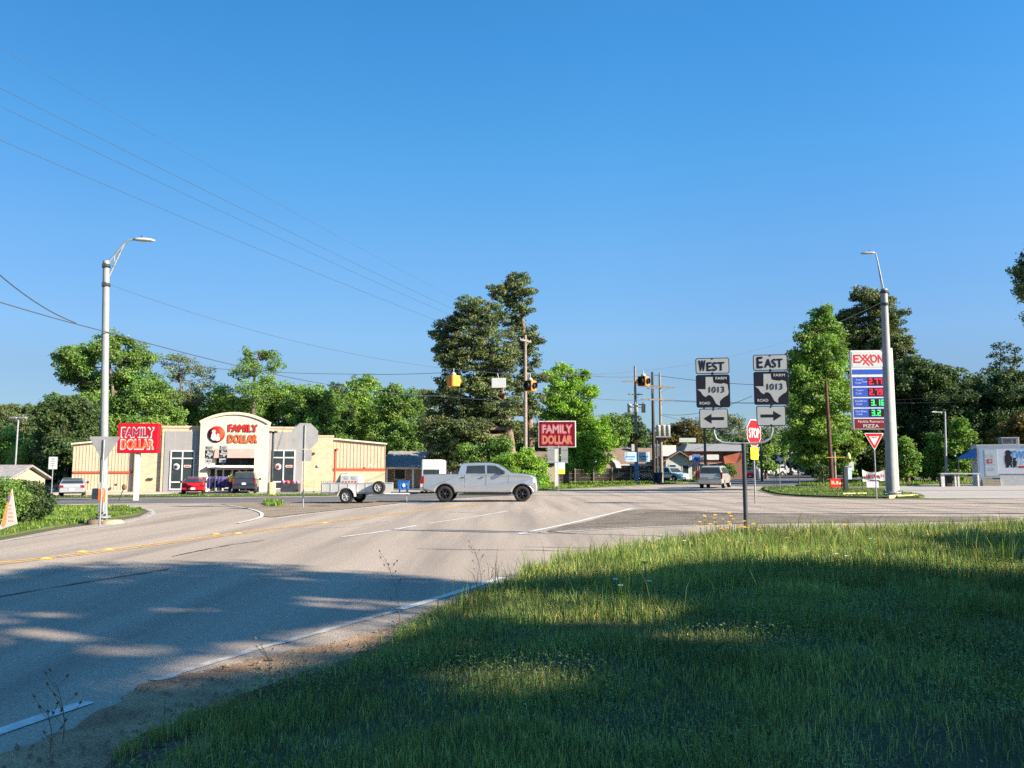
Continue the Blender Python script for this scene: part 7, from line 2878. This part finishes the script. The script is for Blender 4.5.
b.box((663.5 - 679) * k, (678 - 679) * k, 1.0, 6, ze + .55, zz(445, 112) - pc.z, M_white)
b.build('parapet', h)
# brick shop
Y = 116
p = gat(713, Y)
k = Y / F_PX
sh_ = thing('brick_shop', 'dark red brick shop with a grey roof band and red brown awning behind the minivan', 'shop', p, R(-4))
BX = lambda q: (q - 713) * k
BZ = lambda q: zz(q, Y) - p.z
b = MB()
b.box(BX(686), BX(742), 0, 10, -.3, BZ(451), M_redbrick)
b.build('wall', sh_)
b = MB()
b.add([Vector(v) for v in ((BX(684), -1.2, BZ(451.3)), (BX(744), -1.2, BZ(451.3)), (BX(742), 1.4, BZ(443.5)), (BX(690), 1.4, BZ(443.5)), (BX(684), 10.5, BZ(451.3)), (BX(744), 10.5, BZ(451.3)), (BX(742), 8, BZ(443.5)), (BX(690), 8, BZ(443.5)))],
      [(0, 1, 2, 3), (3, 2, 6, 7), (7, 6, 5, 4), (0, 3, 7, 4), (1, 5, 6, 2), (0, 4, 5, 1)], mat('pale_grey_roof', (.22, .22, .225), .8, 0, .1, 3))
b.build('roof', sh_)
b = MB()
b.add([Vector(v) for v in ((BX(722), -1.9, BZ(463.5)), (BX(733), -1.9, BZ(463.5)), (BX(738.5), -1.9, BZ(459)), (BX(738.5), -1.22, BZ(452.6)), (BX(722), -1.22, BZ(456.5)), (BX(722), -.1, BZ(463.5)), (BX(733), -.1, BZ(463.5)), (BX(738.5), -.1, BZ(459)))],
      [(0, 1, 2, 3, 4), (0, 5, 6, 1), (1, 6, 7, 2), (0, 4, 5), (2, 7, 3)], mat('terracotta_awning', (.28, .08, .045), .8, 0, .15, 4))
b.build('awning', sh_)
b = MB()
b.prism([(BX(711.5) + q, BZ(457.3) + w_) for q, w_ in rrect(-.85, .85, -.38, .38, .12)], -1.35, -1.25, M_white)
b.build('name_board', sh_)
for x0, x1 in ((689, 694), (700, 704), (709, 716)):
    opening_on(sh_, BX((x0 + x1) / 2), .5, 2.2, (x1 - x0) * k, 'window', M_offw)
Y = 104
p = gat(696.5, Y)
root = thing('square_sign', 'square blue and pink shop sign on a post left of the brick shop', 'shop sign', p)
k = Y / F_PX
b = MB()
post(b, 0, .05, zz(455, Y) - p.z, M_dark, .06)
b.build('post', root)
b = MB()
b.box(-3.6 * k, 3.6 * k, -.06, .0, zz(466, Y) - p.z, zz(454.3, Y) - p.z, mat('blue_shop_sign', (.12, .20, .42), .5, 0, .35, 4))
b.box(-3.3 * k, 3.3 * k, -.07, -.062, zz(465.6, Y) - p.z, zz(461.5, Y) - p.z, mat('pink_shop_sign', (.45, .25, .32), .5, 0, .35, 4))
b.lathe([(.001, 0), (2 * k, 0), (2 * k, .012), (.001, .012)], mat('dark_blue_disc', (.04, .08, .25), .5, 0, .1, 4), 16, TR(0, -.064, zz(458.3, Y) - p.z, rx=R(90)))
b.build('board', root)
for px in (691.5, 702):
    b = MB()
    b.box(-.25, .25, -.03, .03, zz(460.5, Y) - p.z, zz(455.5, Y) - p.z, M_white)
    o = b.build('side_board', root)
    o.location.x = (px - 696.5) * k
Y = 118
p = gat(688, Y)
root = thing('long_sign', 'long white sign board on a post above the small green tree', 'shop sign', p)
b = MB()
post(b, 0, .08, zz(443, Y) - p.z, M_galv, .07)
b.build('post', root)
b = MB()
b.box(-8.3 * Y / F_PX, 8.3 * Y / F_PX, -.08, .06, zz(442.3, Y) - p.z, zz(438, Y) - p.z, mat('pale_green_white', (.34, .39, .36), .6, 0, .08, 4), None, .02)
b.box(-6.5 * Y / F_PX, 6.5 * Y / F_PX, -.09, -.082, zz(440.8, Y) - p.z, zz(439.6, Y) - p.z, mat('grey_print', (.34, .38, .36), .6, 0, .3, 6))
b.build('board', root)
# arched shed with a pale curved cover
Y = 112
k = Y / F_PX
p = gat(607, Y)
root = thing('arched_shed', 'tan arched shed with a white curved roof sheet behind the wooden fence', 'shed', p)
b = MB()
SX = lambda q: (q - 607) * k
SZ = lambda q: zz(q, Y) - p.z
outline = [(SX(593.5), 0), (SX(593.5), SZ(463.5)), (SX(598), SZ(460.8)), (SX(604), SZ(459)), (SX(609), SZ(459.6)), (SX(613.5), SZ(463)), (SX(614), 0)]
b.prism(outline, 0, 6, mat('tan_shed_wall', (.34, .24, .17), .85, 0, .12, 4))
b.build('wall', root)
b = MB()
o1 = [(SX(604), SZ(459) + .03), (SX(610), SZ(459.5) + .03), (SX(614.5), SZ(463)), (SX(616), SZ(468)), (SX(621), SZ(468)), (SX(619.5), SZ(462)), (SX(614), SZ(458.6)), (SX(606), SZ(457.8)), (SX(598), SZ(459.8)), (SX(593), SZ(463)), (SX(593.5), SZ(463.5) + .03), (SX(598), SZ(460.8) + .03)]
b.prism(o1, -.3, 6.2, M_white)
b.build('roof', root)
# far building right with billboard
h, pc, k, ze, zr = gable_house('low grey roofed building in shade behind the small route marker', 'building', 'building', 756, 786, 190, 455, 447, mat('grey_wall', (.25, .25, .26), .9, 0, .15, 2), mat('grey_roof', (.30, .29, .29), .8, 0, .1, 2), 12, .5)
opening_on(h, 0, 1, 2.2, 2)
Y = 152
k = Y / F_PX
p = gat(788.5, Y + 2)
root = thing('billboard', 'blank cream coloured board beside the pale far pole above the white pickups', 'billboard', p)
b = MB()
b.box(-5 * k, 5 * k, 0, .15, zz(461.5, Y) - p.z, zz(449.5, Y) - p.z, M_creamw, None, .02)
b.build('board', root)
b = MB()
for x in (-3 * k, 3 * k):
    post(b, x, .2, zz(455, Y) - p.z, M_wood, .12)
b.build('post', root)
# little house far left
h, pc, k, ze, zr = gable_house('small house with a dark roof and white eaves behind the hedge at the left edge', 'house', 'house', -40, 8, 62, 478.5, 466.5, M_beige, M_shingle, 5, .4)
opening_on(h, .2, .3, .9, .6)
# pale shed behind the cars at left
h, pc, k, ze, zr = gable_house('small tan shed behind the white car at the far left', 'shed', 'shed', 56, 68, 92, 471, 466, M_tanw, M_browroof, 4, .2)
opening_on(h, 0, .2, 1.5, .6, 'door', M_white, M_dark)

# ------------------------------------------------------------------ wooden fence
M_fence = mat('dark_fence_boards', (.04, .034, .033), .9, 0, .35, 9, .3)
M_fpost = mat('pale_fence_post', (.2, .175, .14), .85, 0, .15, 5)
Y = 103
k = Y / F_PX
p = gat(544, Y)
fence = thing('wooden_fence', 'long dark wooden board fence with pale posts behind the grass strip', 'fence', p)
x_end = (668 - 544) * k
b = MB()
x = 0
rd = random.Random(2)
ddz = GA
while x < x_end:
    h_ = 1.72 + rd.uniform(-.03, .03)
    b.box(x, x + .135, 0.02, .045, ddz * x + .05, ddz * x + h_, M_fence)
    x += .145
b.build('board_panel', fence)
b = MB()
for z in (.5, 1.05, 1.55):
    P = [(0, z), (x_end, z + ddz * x_end), (x_end, z + .09 + ddz * x_end), (0, z + .09)]
    b.prism(P, -.04, .015, mat('fence_rail', (.12, .10, .085), .9, 0, .2, 6))
b.build('rail', fence)
xx = (556.5 - 544) * k
while xx < x_end + .1:
    b = MB()
    b.box(xx - .07, xx + .07, -.16, -.045, -.1, 1.85 + ddz * xx, M_fpost)
    b.build('post', fence)
    xx += 18.4 * k
# dark bins by the poles
bb = None
for i, (px, Y, lab) in enumerate([(655.5, 86, 'tall dark wheeled bin beside the foot of the tarred pole'), (659.3, 85.5, 'dark wheeled bin squeezed between the two close poles')]):
    p = gat(px, Y)
    root = thing('wheeled_bin', lab, 'bin', p, 0)
    b = MB()
    b.prism([(-.20, .06), (.20, .06), (.27, 1.05), (-.27, 1.05)], -.25, .3, mat('dark_blue_plastic', (.02, .03, .06), .6, 0, .2, 5))
    b.build('body', root)
    b = MB()
    b.prism([(-.32, 1.055), (.32, 1.055), (.28, 1.2), (-.28, 1.2)], -.3, .34, M_plast)
    b.build('lid', root)
    for s in (-1, 1):
        b = MB()
        b.lathe([(.001, -.02), (.1, -.02), (.1, .02), (.001, .02)], M_rubber, 12, TR(s * .2, .26, .1, ry=R(90)))
        b.build('wheel', root)
# shrub before the brick shop and one by the pole base
tree_px('shrub', 'dark green bush before the awning of the brick shop', 106, [(729, 478), (729, 474), (729, 470)], [(729, 469, 5, 4), (725, 472, 3, 3), (733, 472, 3, 3)], M_leafB, M_bark, 401, .9, r_base=.05, leaf=.2, cover=1.6, cr=(.25, .5))
tree_px('shrub', 'dark bush at the foot of the tall fresh green tree, left of the reddish pole', 66, [(823, 481), (823, 476), (823, 470)], [(822, 470, 5, 5), (828, 474, 4, 4), (817, 476, 3, 3)], M_leafC, M_bark, 402, .9, r_base=.05, leaf=.14, cover=1.6, cr=(.25, .5))
# white tank, propane cage seen right of the stop post
p = gat(759, 100)
b = MB()
b.lathe([(.001, 1.35), (.28, 1.3), (.38, 1.1), (.38, .25), (.30, .1), (.001, .1)], M_offw, 16)
b.lathe([(.12, 1.3), (.12, 1.5), (.001, 1.5)], M_offw, 10)
b.lathe([(.25, 0), (.25, .12)], M_galv, 12)
o = b.build('gas_tank', None, p)
tag(o, 'white upright gas tank beside the far red car', 'tank')

# ------------------------------------------------------------------ wildflowers and weeds on the bank
M_fl = mat('yellow_petal', (.66, .34, .02), .6, 0, .15, 60)
M_flo = mat('orange_petal', (.70, .22, .02), .6, 0, .15, 60)
M_flw = mat('white_petal', (.70, .70, .72), .6, 0, .08, 60)
M_stem = mat('flower_stem', (.06, .12, .03), .7, 0, .2, 40)


def flower(name, label, m, group, petals=8, r=.045):
    root = thing(name, label, 'wildflower', (0, 0, 0), 0, group)
    b = MB()
    b.tube([(0, 0, 0), (.01, .01, .6), (0, .03, 1.0)], .0045, M_stem, 4)
    b.build('stem', root, fix=False)
    b = MB()
    for k_ in range(petals):
        a = 2 * math.pi * k_ / petals
        Mf = TR(0, .03, 1.0, rx=R(50)) @ Matrix.Rotation(a, 4, 'Z')
        b.add([Mf @ Vector(v) for v in ((0, 0, 0), (r * .6, -r * .32, .006), (r, 0, .012), (r * .6, r * .32, .006))], [(0, 1, 2, 3)], m)
    b.lathe([(.001, .016), (r * .25, .01), (r * .28, 0)], M_flo, 8, TR(0, .03, 1.0, rx=R(50)))
    b.build('blossom', root, fix=False)
    return root


fy = flower('wildflower', 'yellow wildflower on a thin stem in the grass around the near sign post', M_fl, 'yellow wildflowers around the near sign post', 8, .043)
rdf = random.Random(12)
pos = [(705, 520), (709, 524), (713, 518), (716, 522), (719, 526), (722, 519), (727, 528), (731, 524), (737, 534), (741, 527), (747, 531), (751, 524), (756, 533), (700, 527), (724, 533), (734, 519), (760, 528), (711, 530), (690, 531), (703, 516), (707, 526), (715, 515), (720, 530), (728, 522), (738, 525), (744, 521), (698, 522), (753, 529), (731, 516), (717, 534), (726, 513)]
for i, (px, py) in enumerate(pos):
    Y = rdf.uniform(15.6, 17.6)
    q = gat(px + rdf.uniform(-1, 1), Y)
    z0 = q.z + .15
    hgt3 = max(.25, zz(py, Y) - z0)
    o = fy if i == 0 else copy_tree(fy)
    o.location = (q.x, q.y, z0)
    o.rotation_euler = (rdf.uniform(-.1, .1), rdf.uniform(-.1, .1), rdf.uniform(-.6, .6))
    o.scale = (1, 1, hgt3)
for (px, Y, h_, lab) in ((843, 14.8, .42, 'single yellow wildflower alone in the grass below the red yard sign'), (643, 9.6, .38, 'orange yellow wildflower above a pair of white ones, left centre of the grass')):
    q = gat(px, Y)
    o = dup(fy, (q.x, q.y, q.z + .12), 0, lab, (1, 1, h_), 'lone yellow wildflowers')
fw_ = flower('wildflower', 'small white wildflower low in the near meadow grass', M_flw, 'white wildflowers scattered in the near grass', 7, .036)
first = True
for (px, py, Y) in ((619, 604, 8.9), (649, 596, 9.2), (614, 596, 9.4), (843, 574, 11.5), (834, 570, 11.8), (805, 566, 12.2), (683, 546, 14.2), (657, 542, 14.8), (785, 542, 14.6), (920, 541, 14.6), (868, 544, 14.2), (906, 553, 13.0), (749, 552, 13.6), (738, 552, 13.9), (660, 536, 15.5), (978, 548, 13.6)):
    q = gat(px, Y)
    z0 = q.z + .12
    o = fw_ if first else copy_tree(fw_)
    first = False
    o.location = (q.x, q.y, z0)
    o.rotation_euler = (rdf.uniform(-.1, .1), 0, rdf.uniform(-.6, .6))
    o.scale = (1, 1, max(.22, zz(py, Y) - z0))
# tall dry weeds leaning over the verge
M_weed = mat('dry_weed_stem', (.13, .11, .06), .8, 0, .3, 30)


def weed(label, px, Y, h, seed, lean):
    rd = random.Random(seed)
    q = gat(px, Y)
    root = thing('roadside_weed', label, 'weed', (q.x, q.y, q.z + .03))
    b = MB()
    P = [Vector((0, 0, 0)), Vector((lean * .2, .02, h * .4)), Vector((lean * .6, .0, h * .75)), Vector((lean, -.02, h))]
    P = smooth3(P, 4)
    b.tube(P, [.003 - .002 * i / len(P) for i in range(len(P))], M_weed, 4)
    for i in range(3, len(P)):
        for s in (-1, 1):
            if rd.random() < .4:
                a = P[i]
                e = a + Vector((s * rd.uniform(.03, .09), rd.uniform(-.04, .04), rd.uniform(.02, .10)))
                b.tube([a, e], .0014, M_weed, 4)
                b.add([e, e + Vector((.008, .004, .01)), e + Vector((s * .012, 0, .026)), e + Vector((-.008, -.004, .012))], [(0, 1, 2, 3)], M_weed)
    b.build('stem', root, fix=False)


for a in [('dark leaning weed with a bent tip over the edge line, tallest of the roadside weeds', 402, 8.6, .66, 1, -.16), 
          ('branched weed at the bottom left beside the crisp white line', 78, 4.9, .34, 3, -.04), ('small branched weed at the bottom left, right of its taller neighbour', 66, 4.75, .24, 4, -.02),
          ('short weed stalk on the sandy verge in the sunlit patch', 275, 6.5, .17, 5, -.02), ('wispy weed standing up at the tip of the grass bank', 482, 11.2, .5, 8, -.1)]:
    weed(*a)
